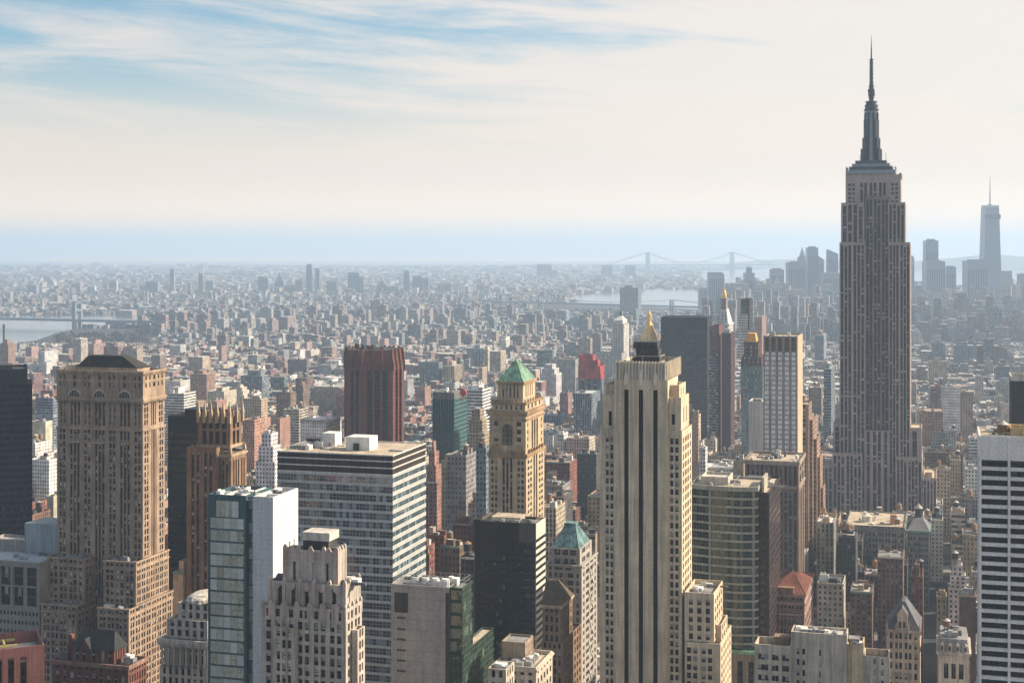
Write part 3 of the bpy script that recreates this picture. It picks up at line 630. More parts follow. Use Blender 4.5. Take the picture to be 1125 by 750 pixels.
def teeth(x0, x1, y0, y1, z, n, k, h, wd):
    for i in range(n + 1):
        q = x0 + (x1 - x0) * i / n; mb = MB(); mb.box(q - wd / 2, q + wd / 2, y0 - .35, y0 + .8, z - h, z + .8); mb.pyramid(q - wd / 2, q + wd / 2, y0 - .35, y0 + .8, z + .8, z + 1.5, wd * .5, .5); b.part(mb, 'buttress', st if i % n else pk)
    for i in range(1, k + 1):
        q = y0 + (y1 - y0) * i / k; mb = MB(); mb.box(x1 - .8, x1 + .35, q - wd / 2, q + wd / 2, z - h, z + .8); mb.pyramid(x1 - .8, x1 + .35, q - wd / 2, q + wd / 2, z + .8, z + 1.5, .5, wd * .5); b.part(mb, 'buttress', st)
teeth(xb + .3, -.9, 1.2, lb, z2 - .2, 5, 3, 8.2, 1.0); teeth(xc + .3, xd - .3, 3, ld, z1 - .2, 4, 3, 9.5, 1.1); teeth(xa + .3, -.3, 0, l, z3 - .1, 7, 4, 3.5, .8)
for i in range(5):
    q = xb + (-.6 - xb) * (i + .5) / 5; mb = MB(); mb.prism([(q + 1.35 * math.cos(math.pi / 4 * t + .39), z2 - 1.2 + 1.35 * math.sin(math.pi / 4 * t + .39)) for t in range(8)], 0, 1)
    mb.v = [(v[0], 1.05 - v[2] * .5, v[1]) for v in mb.v]; b.part(mb, 'octagon_panel', pk)
for i in range(3):
    q = xc + (xd - xc) * (i + .5) / 3; mb = MB(); mb.box(q - 1.3, q + 1.3, 2.6, 3.2, z1 - 3.6, z1 - .6, bottom=True); mb.pyramid(q - 1.3, q + 1.3, 2.6, 3.2, z1 - .6, z1 + 1.2, .5, .4); b.part(mb, 'crown_panel', pk)
for i in range(6): q = xa + (-xa) * (i + .75) / 6.5; mb = MB(); mb.box(q - .9, q + .9, -.3, .3, z3 - 3.4, z3 + .9, bottom=True); mb.box(q - .5, q + .5, -.42, .3, z3 - 2.6, z3 + 1.6, bottom=True); b.part(mb, 'spandrel_panel', pk)
for p, q, py, yy in ((299.5, 324, 694, -2.5), (384, 401, 692, 3)):
    if p < 350: b.tier('pavilion', b.fx(p, yy), b.fx(q, yy), yy, 3, 0, b.z(py, 0, yy), st, dict(pat='-W.W.W-', fh=3.5, wh=.7, depth=.5), dict(pat='-W-', fh=3.5, wh=.7), roof=M_rgrey)
    else: b.tier('pavilion', -3, 2.2, 4, l - 3, 0, b.z(py, 2, 4), st, dict(pat='-w-', fh=3.5, wh=.7, depth=.5), dict(pat='-W.W-', fh=3.5, wh=.7), roof=M_rgrey)
b.box('tank_house', b.fx(333, 6), b.fx(361, 6), 6, 13, z1 - 1, b.z(596, 0, 6), M_rdark); b.box('tank_house', b.fx(332, 5.7), b.fx(362, 5.7), 5.7, 13.3, b.z(595.9, 0, 6), b.z(587, 0, 6), M_rlight)
roofstuff(b, xb, xc, 3, lb, z2 - 1, 5, 31, hmax=2); roofstuff(b, xd, 0, 3, lb, z2 - 1, 3, 32, hmax=2); b.finish({'g': gs, 'h': glass('deco_slot', (.007, .007, .008), .25, mull=.05, rail=.02)})
# ------------------------------------------------------------------ grey panel building with green glass
b = Bld('office_building', 'grey metal panel building with green glass corner and lower glass wing', 508, 480, 'office building')
pn = stone('grey_metal_panel', (.34, .315, .29), .1, .45, streak=.15, course=3.4); dk = stone('dark_metal_panel', (.055, .05, .05), .1, .4); gf = stone('green_frame', (.035, .06, .045), .15, .4)
g = glass('green_glass', (.010, .024, .017), .12, (.12, .17, .13), (.07, .11, .08), .05, .02, .05, 2.0, .7, .08, halfb=False)
xa, xm, xk = b.fx(430), b.fx(489), b.fx(494); l1 = b.ry(543); l2 = b.ry(520); zt = b.z(646); zp = b.z(719)
b.tier('podium', xk, 0, 0, l1, 0, zp, gf, dict(kind='bands', fh=3.9, wh=.74, pane=1.7), dict(kind='bands', fh=3.9, wh=.74, pane=2.2), roof=M_rtan, par=.6)
b.tier('glass_tower', xk, -.15, .15, l2, zp - .3, zt, gf, dict(kind='bands', fh=3.9, wh=.76, pane=1.7, top=1), dict(kind='bands', fh=3.9, wh=.72, pane=2.2, top=1), par=.8)
b.tier('panel_block', xa, xk - .02, -.5, l2, 0, zt + .1, pn, None, None, par=.8)
for (p, q, a, c, m) in ((433.5, 448, 655, 677, dk), (489.5, 493.6, 652, 760, dk)): b.box('dark_panel', b.fx(p, -.55), b.fx(q, -.55), -.62, -.45, b.z(c, 0, -.5), b.z(a, 0, -.5), m)
for py in (683, 695.5, 707, 719, 730.5, 742):
    mb = MB(); q = b.fx(436.5, -.5)
    for k in range(3): mb.box(q + k * 1.0, q + k * 1.0 + .8, -.56, -.42, b.z(py + 1.2, 0, -.5), b.z(py - 1.2, 0, -.5), bottom=True)
    b.part(mb, 'louvre_slot', M_dark)
mb = MB(); mb.face([(xa + .5, 0, zt - .8), (-.6, 0, zt - .8), (-.6, l2 - .5, zt - .8), (xa + .5, l2 - .5, zt - .8)]); b.part(mb, 'roof', M_rgrey)
b.rail(xa + 1, -.8, .8, l2 - 1, zt - .2, 2.4, M_metal); roofstuff(b, xa + 1, -1, 1, l2 - 1, zt - .8, 16, 41, hmax=2.4)
for i in range(4): mb = MB(); q = xa * (.3 + .14 * i); mb.cyl(q, 4.5, 1.5, 1.5, zt - .8, zt + 1.3, 14); mb.cyl(q, 4.5, 1.1, 1.1, zt + 1.301, zt + 1.7, 14); b.part(mb, 'cooling_tower', M_white)
roofstuff(b, -12, -1, l2, l1, zp - .6, 4, 42, hmax=1.5); b.finish({'g': g}, {'g': 'window_band'})

# ------------------------------------------------------------------ black glass slab with striped side
b = Bld('office_tower', 'black glass office slab with black and white striped sunlit side', 589, 700, 'office tower')
wl = stone('black_curtain_wall', (.014, .013, .013), .3, .35); cr = stone('cream_spandrel', (.62, .56, .47), .1); l = b.ry(599.3); xa = b.fx(525); zt = b.z(575)
g = glass('black_window', (.006, .006, .007), .06, (.10, .10, .09), (.012, .012, .012), .05, 0, .1, 1.5)
b.tier('shaft', xa, -.2, 0, l, 0, zt, wl, dict(kind='bands', fh=3.4, wh=.62, pane=1.5, top=9, depth=.08), None, roof=M_rgrey, par=1.2)
mb = MB(); b.bands(mb, 0, 0, 0, 1, l, 0, zt, fh=3.4, wh=.5, sill=.05, depth=.25, pane=1.6, top=6, key='h'); mb.face([(-.2, 0, zt), (0, 0, zt), (0, l, zt), (-.2, l, zt)], 0); b.plane(mb, -.2, 0, 1, 0, .2, 0, zt); b.plane(mb, 0, l, -1, 0, .2, 0, zt); b.part(mb, 'side_wall', cr)
b.box('dark_fin', xa - 1.6, xa + 1.4, -.5, l, 0, zt + .6, stone('black_stone', (.02, .018, .018), .2)); b.box('grey_panel', b.fx(570), -.6, -.1, .3, b.z(596), zt - .4, stone('smoke_panel', (.075, .07, .066), .15, .5))
b.rail(xa + 2, -1, 1, l - 1, zt - .2, 1.6, M_rtan); b.box('roof_housing', xa + 4, -10, 8, 20, zt - 1.2, zt + .8, M_rtan); roofstuff(b, xa + 3, -1, 2, l - 2, zt - 1.2, 9, 43, hmax=1.5); b.finish({'g': g, 'h': g}, {'g': 'window_band', 'h': 'window_band'})

# ------------------------------------------------------------------ stone tower under a teal roof
b = Bld('stone_office_tower', 'pale grey stone tower with a truncated teal copper roof', 639, 740, 'office tower')
st = stone('pale_grey_stone', (.40, .365, .325), .15, streak=.25); l = b.ry(656); xa = b.fx(600); zt = b.z(621); z2 = b.z(604)
g = glass('grey_window', (.016, .018, .022), .25, (.5, .5, .47), (.2, .19, .18), .08, .04); xb = b.fx(605, 2); xc = b.fx(637, 2); lc = b.ry(650, xc)
b.tier('shaft', xa, 0, 0, l, 0, zt, st, dict(pat='-W-WWW-WWW-W-', fh=3.7, wh=.62, depth=.4), dict(pat='-W-WW-WW-W-', fh=3.7, wh=.62, depth=.5), roof=M_rgrey)
b.tier('upper_stage', xb, xc, 2, lc, zt - 1.3, z2, st, dict(pat='-X.X.X-', fh=3.7, wh=.6, key='h', panes=3), dict(pat='-X.X-', fh=3.7, wh=.6, key='h', panes=3), par=.5)
mb = MB(); xd, xe = b.fx(608, 4), b.fx(643, 4) - 1; zr = b.z(577, 0, lc / 2); tw = (632 - 620) * b.C[1] / F; mb.box(xb + .7, xc - .7, 3, lc - 1, z2 - .5, z2 + .3, 0, bottom=True); mb.pyramid(xb + .9, xc - .9, 3.2, lc - 1.2, z2 + .3, zr, tw, tw); mb.ribs(xb + .9, xc - .9, 3.2, lc - 1.2, z2 + .3, zr, tw, tw, 7, .25); mb.box((xb + xc) / 2 - tw / 2 - .3, (xb + xc) / 2 + tw / 2 + .3, (lc + 2) / 2 - tw / 2 - .3, (lc + 2) / 2 + tw / 2 + .3, zr, zr + 1.1, 0, bottom=True)
b.part(mb, 'copper_roof', M_teal); mb = MB()
for i in range(5):                                                   # cross braces up the sunlit corner bay
    za = zt - 14 - i * 13
    mb.bar((.12, l * .45, za), (.12, l * .75, za + 10), .55); mb.bar((.12, l * .75, za), (.12, l * .45, za + 10), .55)
b.part(mb, 'cross_brace', stone('white_stone_trim', (.6, .57, .52), .1)); b.cornice(xa, 0, 0, l, zt - .8, .7, .5, st); b.finish({'g': g, 'h': g})

# ------------------------------------------------------------------ brown building, hipped roof
b = Bld('brick_office_building', 'brown brick building with dark hipped roof beside the black glass slab', 616, 640, 'building')
st = stone('umber_brick', (.24, .16, .105), .25); l = b.ry(629); l2 = b.ry(639, 1.5); xa = b.fx(596); zt = b.z(665); zb = b.z(704)
b.tier('base_block', xa, 1.5, -2, l2, 0, zb, st, dict(pat='-W-W-W-W-', fh=3.7, wh=.65), dict(pat='-W-W-W-W-W-W-W-', fh=3.7, wh=.65), roof=M_rdark)
b.tier('shaft', xa, 0, 0, l, zb - 1.3, zt, st, dict(pat='-W-W-W-', fh=3.7, wh=.65), dict(pat='-W-W-W-W-W-', fh=3.7, wh=.65), par=0)
b.cornice(xa, 0, 0, l, zt - .9, .9, .7, stone('buff_stone', (.42, .32, .22), .25))
mb = MB(); zr = b.z(639.5, 0, l * .4); xm = xa * .55
for f in ([(xa - .6, -.6, zt), (.6, -.6, zt), (xm, l * .35, zr), (xm - 4, l * .35, zr)], [(.6, -.6, zt), (.6, l + .6, zt), (xm, l * .65, zr), (xm, l * .35, zr)], [(.6, l + .6, zt), (xa - .6, l + .6, zt), (xm - 4, l * .65, zr), (xm, l * .65, zr)], [(xa - .6, l + .6, zt), (xa - .6, -.6, zt), (xm - 4, l * .35, zr), (xm - 4, l * .65, zr)], [(xm - 4, l * .35, zr), (xm, l * .35, zr), (xm, l * .65, zr), (xm - 4, l * .65, zr)]): mb.face(f)
b.part(mb, 'hipped_roof', stone('brown_tiles', (.11, .085, .06), .25, course=.5)); b.finish({'g': G_std})

# ------------------------------------------------------------------ low cream building in front of the black slab
b = Bld('low_building', 'low cream building with scaffolded penthouse, bottom edge below the black slab', 589, 480, 'building')
st = stone('cream_stone', (.50, .43, .34), .25); l = b.ry(607); xa = b.fx(541); zt = b.z(733)
b.tier('main_block', xa, 0, 0, l, 0, zt, st, dict(pat='-W-W-W-W-W-', fh=3.6, wh=.6), dict(pat='-W-W-W-W-W-', fh=3.6, wh=.6), roof=M_rtan)
b.cornice(xa, 0, 0, l, zt - 1.2, .6, .5, st); b.tier('penthouse', b.fx(551, 8), b.fx(577, 8), 8, 18, zt - 1.3, b.z(707, 0, 8), stone('weathered_board', (.30, .24, .18), .4, course=.5), par=.6, roof=M_rgrey)
b.rail(b.fx(549, 7), b.fx(579, 7), 7, 19, zt - 1.2, 6, M_wood, 1.6); roofstuff(b, xa, -1, 2, l - 2, zt - 1.2, 18, 45, hmax=1.6); b.finish({'g': G_std})
b = Bld('low_building', 'small white roofed block beside the cream scaffolded building at the bottom edge', 556, 455, 'building')
b.tier('main_block', b.fx(536), 0, 0, b.ry(565), 0, b.z(735), st, dict(pat='-W-W-', fh=3.6, wh=.6), dict(pat='-W-W-W-', fh=3.6, wh=.6), roof=M_rlight); roofstuff(b, b.fx(536), -.5, 1, 8, b.z(735) - 1.2, 3, 46, hmax=1.5); b.finish({'g': G_std})

# ------------------------------------------------------------------ tan tower under a green pyramid
b = Bld('pyramid_tower', 'tan stone tower topped by a bright green copper pyramid', 578, 890, 'skyscraper'); BLD['pyr'] = b
st = stone('buff_brick_tower', (.50, .385, .25), .2, streak=.3); tr = stone('orange_terracotta', (.36, .235, .135), .3); l = b.ry(598); xa = b.fx(536.8); z1 = b.z(499)
g = glass('buff_window', (.005, .005, .005), .35, (.5, .47, .4), (.07, .06, .05), .06, .05); gs = [g, stone('iron_spandrel', (.02, .018, .016), .3)]
b.tier('shaft', xa, 0, 0, l, 0, z1, st, dict(pat='-W.W=S.S.S=W.W-', fh=3.7, wh=.62, depth=.45, sdepth=.9), dict(pat='-W.W-S.S-W.W-', fh=3.7, wh=.62, depth=.45, sdepth=.9), par=0)
z2 = b.z(455); x_, y_ = xa + .4, .4
b.tier('loggia_stage', xa + .4, -.4, .4, l - .4, z1, z2, st, dict(pat='-W#W-', fh=4.3, wh=.6, depth=.6, bot=1.5, top=4), dict(pat='-w=S.S.S=w-', fh=4.3, wh=.6, depth=.6, sdepth=.9, bot=2, top=5), par=0)
b.cornice(xa, 0, 0, l, z1 - 1.5, 1.5, .9, tr); b.cornice(xa, 0, 0, l, z2, 1.6, 1.2, tr); b.cornice(xa, 0, 0, l, z2 - 3.6, .7, .5, tr)
xm = xa / 2; mb = MB(); n = 10; r_ = 3.0; za = z1 + 5; zc = z1 + 14.5; pts = [(xm - r_, za), (xm + r_, za), (xm + r_, zc)] + [(xm + r_ * math.cos(math.pi * i / n), zc + r_ * math.sin(math.pi * i / n)) for i in range(1, n)] + [(xm - r_, zc)]
mb.face([(p[0], .32, p[1]) for p in pts], 0)
for k in (-.33, .33): mb.box(xm + k * r_ * 1.5 - .15, xm + k * r_ * 1.5 + .15, .2, .34, za, zc + 2, 1)
for k in range(4): mb.box(xm - r_, xm + r_, .22, .34, za + 1 + k * 3, za + 1.3 + k * 3, 1)
b.part(mb, 'arch_window', [M_dark, tr]); mb = MB()
for i in range(n):
    t0, t1 = math.pi * i / n, math.pi * (i + 1) / n; P = lambda t, r, y: (xm + r * math.cos(t), y, zc + r * math.sin(t))
    mb.face([P(t0, r_ + .8, 0), P(t1, r_ + .8, 0), P(t1, r_, 0), P(t0, r_, 0)][::-1]); mb.face([P(t0, r_ + .8, .4), P(t1, r_ + .8, .4), P(t1, r_ + .8, 0), P(t0, r_ + .8, 0)])
mb.box(xm - r_ - .8, xm - r_, 0, .45, za, zc); mb.box(xm + r_, xm + r_ + .8, 0, .45, za, zc); b.part(mb, 'arch_surround', tr)
for q in (xa + 4, -4):                                               # gabled dormers at the foot of the loggia
    mb = MB(); mb.box(q - 2.2, q + 2.2, -.7, .42, z1, z1 + 3.4); mb.prism([(q + 2.2 * math.cos(math.pi * i / 8), 2.0 * math.sin(math.pi * i / 8)) for i in range(9)], 0, 1.1)
    k = len(mb.v) - sum(len(f) for f in mb.f[5:]); mb.v = mb.v[:k] + [(v[0], .4 - v[2], z1 + 3.4 + v[1]) for v in mb.v[k:]]; b.part(mb, 'dormer', tr)
for i in range(9): q = xa + .6 + i * (-xa - 1.2) / 8; mb = MB(); mb.box(q - .35, q + .35, -.9, .3, z1, z1 + 1.8); mb.pyramid(q - .35, q + .35, -.9, .3, z1 + 1.8, z1 + 2.8); b.part(mb, 'finial', tr)
for i in range(1, 7): q = i * l / 7; mb = MB(); mb.box(-.3, .9, q - .35, q + .35, z1, z1 + 1.8); mb.pyramid(-.3, .9, q - .35, q + .35, z1 + 1.8, z1 + 2.8); b.part(mb, 'finial', tr)
z3 = b.z(444); xb, xc = b.fx(541, 1.2), b.fx(577, 1.2); lb = l - 1.2
b.tier('gallery', xb, xc, 1.2, lb, z2 + 1.6, z3, st, dict(pat='-w-w-w-w-w-w-', fh=5, wh=.75, sill=.2, depth=.5), dict(pat='-w-w-w-w-', fh=5, wh=.75, sill=.2, depth=.5), roof=M_rdark, par=.8); b.cornice(xb, xc, 1.2, lb, z3, .8, .8, tr)
for i in range(10): q = xb + i * (xc - xb) / 9; mb = MB(); mb.box(q - .3, q + .3, .6, 1.3, z3 + .8, z3 + 2.6); b.part(mb, 'finial', tr)
for i in range(1, 7): q = 1.2 + i * (lb - 1.2) / 7; mb = MB(); mb.box(xc - .1, xc + .6, q - .3, q + .3, z3 + .8, z3 + 2.6); b.part(mb, 'finial', tr)
xd, xe = b.fx(547, 3.5), b.fx(574.5, 3.5); ld = b.ry(588, xe); z4 = b.z(421, xe, 3.5)
b.tier('belvedere', xd, xe, 3.5, ld, z3 - .5, z4, st, dict(pat='=w-w-w-w-w=', fh=11, wh=.72, sill=.3, depth=.8), dict(pat='=w-w-w-w=', fh=11, wh=.72, sill=.3, depth=.8), par=0); b.cornice(xd, xe, 3.5, ld, z4 - .3, 1.2, .9, tr)
mb = MB(); zr = b.z(396, 0, (3.5 + ld) / 2); mb.pyramid(xd - .2, xe + .2, 3.3, ld + .2, z4 + .9, zr, 1.2, 5.5); mb.ribs(xd - .2, xe + .2, 3.3, ld + .2, z4 + .9, zr, 1.2, 5.5, 8, .3); b.part(mb, 'copper_pyramid', M_copper)
mb = MB(); mb.box((xd + xe) / 2 - .5, (xd + xe) / 2 + .5, (3.5 + ld) / 2 - 2.6, (3.5 + ld) / 2 + 2.6, zr - .1, zr + .7); b.part(mb, 'roof_ridge', M_copper)
b.finish({'g': gs})

# ------------------------------------------------------------------ tall tan tower with black window strips
b = Bld('striped_tower', 'tall buff limestone tower with three long black window strips down its face', 749, 625, 'skyscraper'); BLD['strip'] = b
st = stone('buff_limestone', (.60, .485, .345), .14, streak=.28); pale = stone('pale_limestone', (.66, .59, .48), .12); PAT.update({'2': ('p', 2.25), '1': ('p', 2.3)})
g = glass('strip_window', (.005, .005, .005), .4, (.5, .46, .4), (.06, .05, .04), .07, .05); gk = glass('black_strip', (.003, .003, .003), .03, (.03, .03, .03), (.004, .004, .004), .1, 0, .5, 1.25)
xa, xb = b.fx(674.7, -.9), b.fx(733.6, -.9); l = b.ry(760); zt = b.z(418)
b.tier('central_shaft', xa, xb, -.9, l - 2, 0, zt, st, dict(pat='2S2S2S2', fh=3.6, wh=.5, sdepth=.7, top=(zt - b.z(429)), key='k'), None, par=0)
b.tier('right_wing', xb + .02, 0, .4, l, 0, b.z(473.5), st, dict(pat='.W.W-', fh=3.55, wh=.68, depth=.45, top=3), dict(pat='-W-W.W.W-W-', fh=3.55, wh=.68, depth=.45, top=3), par=0)
x_ = b.fx(748.3, 1); lw = b.ry(757, x_)
b.tier('right_wing_top', xb + .02, x_, 1.0, lw, b.z(473.5) - .01, b.z(437), st, dict(pat='-S=', fh=3.6, wh=.5, top=7, bot=2.5, key='k'), dict(pat='=w=w=', fh=14, wh=.6, top=3, key='k'), roof=M_rgrey); xr_ = b.fx(741, 5)
b.tier('right_shoulder', xb + .02, b.fx(746, 4), 4, l - 5, b.z(437) - 1.4, b.z(424), st, None, dict(pat='=w=w=', fh=6, wh=.5), roof=M_rgrey)
b.tier('left_wing', b.fx(658.7), xa - .02, .4, l, 0, b.z(473.5), st, dict(pat='=W.W.', fh=3.55, wh=.68, depth=.45, top=3), None, dict(pat='-W-W.W.W-W-', fh=3.55, wh=.68), roof=M_rgrey)
b.tier('left_wing_top', b.fx(661.5, 1.2), xa - .02, 1.2, l - 2, b.z(473.5) - 1.4, b.z(436), st, dict(pat='=S-', fh=3.6, wh=.5, top=7, bot=2.5, key='k'), None, roof=M_rgrey); b.tier('left_shoulder', b.fx(664, 4), xa - .02, 4, l - 5, b.z(436) - 1.4, b.z(425), st, roof=M_rgrey)
xc0, xc1 = b.fx(676, -.2), b.fx(732, -.2); lc = b.ry(747, xc1); z2 = b.z(399)
b.tier('crown', xc0, xc1, -.2, lc, zt - .01, z2, st, None, None, roof=M_rdark, par=1.8)
mb = MB()
for i in range(16): q = xc0 + .5 + i * (xc1 - xc0 - 1) / 15; mb.box(q - .32, q + .32, -.75, -.15, zt, z2 + .5, bottom=True)
for i in range(13): q = .5 + i * (lc - 1) / 12; mb.box(xc1 - .05, xc1 + .5, q - .32, q + .32, zt, z2 + .5, bottom=True)
b.part(mb, 'crown_fluting', pale)
for k in (2.75, 6.0, 9.25):                                          # pale pointed finials over the black strips
    q = xa + (xb - xa) * k / 12; mb = MB(); mb.box(q - .9, q + .9, -1.35, -.4, b.z(424), zt + 1.2, bottom=True); mb.pyramid(q - .9, q + .9, -1.35, -.4, zt + 1.2, zt + 4.6, .2, .2); b.part(mb, 'finial', pale)
yq = 6; zq = z2 - 1.7
mb = MB(); fr = [b.fx(p, yq) for p in (693, 706, 725)]; zA, zB, zC = b.z(392, 0, yq), b.z(384, 0, yq), b.z(376.5, 0, yq); le = 17
mb.box(fr[0] + .6, fr[2] - .3, yq + .8, le - 1, zq, zA - 1, 0); mb.box(fr[0] + 2, fr[2] - 1, yq + 1.5, le - 2, zA - 1, zB, 0); b.part(mb, 'plant_room', M_rdark)
mb = MB()
for z_ in (zq + 1, zA, zA - 2.4):
    for p, q in (((fr[0], yq), (fr[2], yq)), ((fr[2], yq), (fr[2], le)), ((fr[2], le), (fr[0], le)), ((fr[0], le), (fr[0], yq))): mb.bar((*p, z_), (*q, z_), .35)
for x__ in (fr[0], fr[1], fr[2]):
    for y__ in (yq, le): mb.bar((x__, y__, zq), (x__, y__, zA), .4)
b.part(mb, 'steel_frame', plain('pale_steel', (.34, .31, .27), .6)); xx0, xx1 = b.fx(695.5, 8), b.fx(722.5, 8)
for i in range(4): mb = MB(); w_ = (xx1 - xx0) / 4; mb.box(xx0 + i * w_ + .15, xx0 + (i + 1) * w_ - .15, 8, 14, zB - .05, zC, 0); b.part(mb, 'cooling_unit', stone('plant_grey', (.07, .08, .09), .2, course=.4))
b.rail(xx0 - 1, xx1 + 1, 7.5, 15, zB, 1.2, M_dark); roofstuff(b, xc0, fr[0], 1, lc - 1, zq, 4, 51, hmax=1.5)
# low wing that steps down towards the right
y3 = -1.5; xw0, xw1 = b.fx(751, y3) + .4, b.fx(784.5, y3); z3 = b.z(652, xw1, y3); l3 = 24
b.tier('low_wing', xw0, xw1, y3, l3, b.z(702), z3, st, dict(pat='-W-W-W-', fh=3.55, wh=.66, depth=.45, top=2.4), dict(pat='-W-W-W-W-', fh=3.55, wh=.66, depth=.45, top=2.4), roof=M_rgrey, par=1.6)
y4 = -3; xv1 = b.fx(791.5, y4); b.tier('low_wing_base', b.fx(751, y4) + .5, xv1, y4, 30, 0, b.z(702), st, dict(pat='.W.W-W.W=', fh=3.55, wh=.68, depth=.45, top=2.0), dict(pat='-W-W-W-W-W-', fh=3.55, wh=.66, depth=.45, top=2), roof=M_rgrey, par=1.3)
b.tier('low_wing_step', xw1 - .3, xv1 - .6, 4, 22, b.z(702) - 1.4, b.z(686), st, None, dict(pat='-W-W-W-', fh=3.55, wh=.6), roof=M_rgrey)
roofstuff(b, xw0, xw1, y3 + 1, l3 - 2, z3 - 1.6, 5, 52, hmax=1.5)
b.finish({'g': g, 'k': [gk, stone('black_spandrel', (.006, .006, .006), .2)]}, {'k': 'window_strip'})

# ------------------------------------------------------------------ gold pyramid tower beyond
b = Bld('gilded_tower', 'tower with gilded pyramid spire rising behind the buff striped tower', 741, 1900, 'skyscraper'); BLD['gold'] = b
st = stone('white_limestone', (.52, .48, .42), .15); yc = 22; xm = b.fx(713.3, yc)
b.tier('main_block', b.fx(686), 0, 0, 46, 0, b.z(432), st, dict(pat='-W-W-W-W-W-W-W-W-', fh=4, wh=.6), dict(pat='-W-W-W-W-W-W-', fh=4, wh=.6), roof=M_rgrey); b.tier('tower_stage', xm - 20, xm + 20, yc - 19, yc + 19, b.z(432) - 1.3, b.z(398), st, dict(pat='-W-W-W-W-W-W-', fh=4, wh=.6), dict(pat='-W-W-W-W-W-', fh=4, wh=.6), roof=M_rgrey)
z0, z1 = b.z(398, 0, yc), b.z(375, 0, yc); oc = lambda r, k=math.pi / 8: [(xm + r * math.cos(math.pi / 4 * i + k), yc + r * math.sin(math.pi / 4 * i + k)) for i in range(8)]
mb = MB(); mb.prism(oc(16), z0 - 1.5, z1); b.part(mb, 'octagon_stage', st); z2, z3 = b.z(354, 0, yc), b.z(346.5, 0, yc)
mb = MB(); mb.prism(oc(14.2), z1, z1 + 3, 0, 0, oc(12)); mb.prism(oc(12), z1 + 3, z2, 0, 0, oc(3.1)); b.part(mb, 'gilded_spire', M_gold)
mb = MB(); mb.prism(oc(2.6), z2, z3); mb.prism(oc(3.2), z3, z3 + .8); mb.prism(oc(2.6), z3 + .8, b.z(341.5, 0, yc), 0, 0, oc(.5)); mb.bar((xm, yc, b.z(341.5, 0, yc)), (xm, yc, b.z(337, 0, yc)), .5); b.part(mb, 'lantern', M_gold)
for a in range(8):
    q, y = xm + 16 * math.cos(math.pi / 4 * a), yc + 16 * math.sin(math.pi / 4 * a); mb = MB(); mb.box(q - 1.6, q + 1.6, y - 1.6, y + 1.6, z0, z1 + 1); mb.pyramid(q - 1.6, q + 1.6, y - 1.6, y + 1.6, z1 + 1, z1 + 7); b.part(mb, 'turret', st)
b.finish({'g': G_std}, maxn=30)

# ------------------------------------------------------------------ curved banded glass building
b = Bld('curved_building', 'curved green glass office building with pale floor bands and flat roof', 832, 690, 'office building')
wl = stone('tan_spandrel', (.29, .30, .27), .12); g = glass('bottle_glass', (.005, .014, .013), .12, (.06, .11, .10), (.05, .09, .08), .05, .02, .06, 1.75, .8, .1, halfb=False)
zt = b.z(536); xa = b.fx(757); z0 = b.z(717); mb = MB(); n = 9; pts = []; xk = b.fx(806)
pts = [(xa, 3.5), (b.fx(778, 1.2), 1.2), (xk, 0)]
for i in range(1, n): t = i / (n - 1) * R(30); rad = -xk / math.sin(R(30)); pts.append((xk + rad * math.sin(t), rad * (1 - math.cos(t))))
for i in range(len(pts) - 1):
    p, q = pts[i], pts[i + 1]; d = math.hypot(q[0] - p[0], q[1] - p[1]); b.bands(mb, p[0], p[1], (q[0] - p[0]) / d, (q[1] - p[1]) / d, d, z0, zt, fh=3.85, wh=.75, sill=.04, depth=.25, pane=1.5, top=1.2)
ye = 34; b.bands(mb, pts[-1][0], pts[-1][1], 0, 1, ye - pts[-1][1], z0, zt, fh=3.85, wh=.75, sill=.04, depth=.25, pane=1.5, top=1.2); b.plane(mb, 0, ye, -1, 0, -xa, 0, zt); b.plane(mb, xa, ye, 0, -1, ye - 3.5, 0, zt); rp = pts + [(pts[-1][0], ye), (xa, ye)]
inn = [(p[0] * .97 + .03 * xa / 2, p[1] * .94 + .06 * 17) for p in rp]
for i in range(len(rp)): j = (i + 1) % len(rp); mb.face([(*rp[i], zt), (*rp[j], zt), (*inn[j], zt), (*inn[i], zt)]); mb.face([(*inn[i], zt - 1.1), (*inn[i], zt), (*inn[j], zt), (*inn[j], zt - 1.1)])
b.part(mb, 'curved_wall', wl); mb = MB(); mb.face([(*p, zt - 1.1) for p in inn]); b.part(mb, 'roof', M_rtan); b.reg(xa, 0, 0, ye, zt)
for q in (b.fx(780, 1), b.fx(801.5)): b.box('pier', q - .35, q + .35, .0 if q > xk - 1 else .7, 2, z0, zt, wl)
b.tier('roof_block', b.fx(770, 12), b.fx(800, 12), 12, 28, zt - 1.1, zt + 2.6, stone('roof_block_wall', (.5, .46, .4), .2), roof=M_rlight); roofstuff(b, xa, -6, 5, 30, zt - 1.1, 12, 61, hmax=1.4); b.rail(xa + 1, -12, 5, 31, zt, 1.2, M_metal)
b.tier('base_block', xa, 1, -1, 3, 0, z0 + .02, stone('base_stone', (.22, .19, .16), .2), dict(pat='-S-S-S-S-S-S-', fh=4, wh=.7, sdepth=.6, top=4, key='h'), dict(pat='-S-S-S-', fh=4, wh=.7, sdepth=.6, top=4, key='h')); b.cornice(xa, 1, -1, 2, z0, 1.0, .6, M_copper)
b.finish({'g': g, 'h': [G_dark, M_dark]}, {'g': 'window_band', 'h': 'window_strip'})

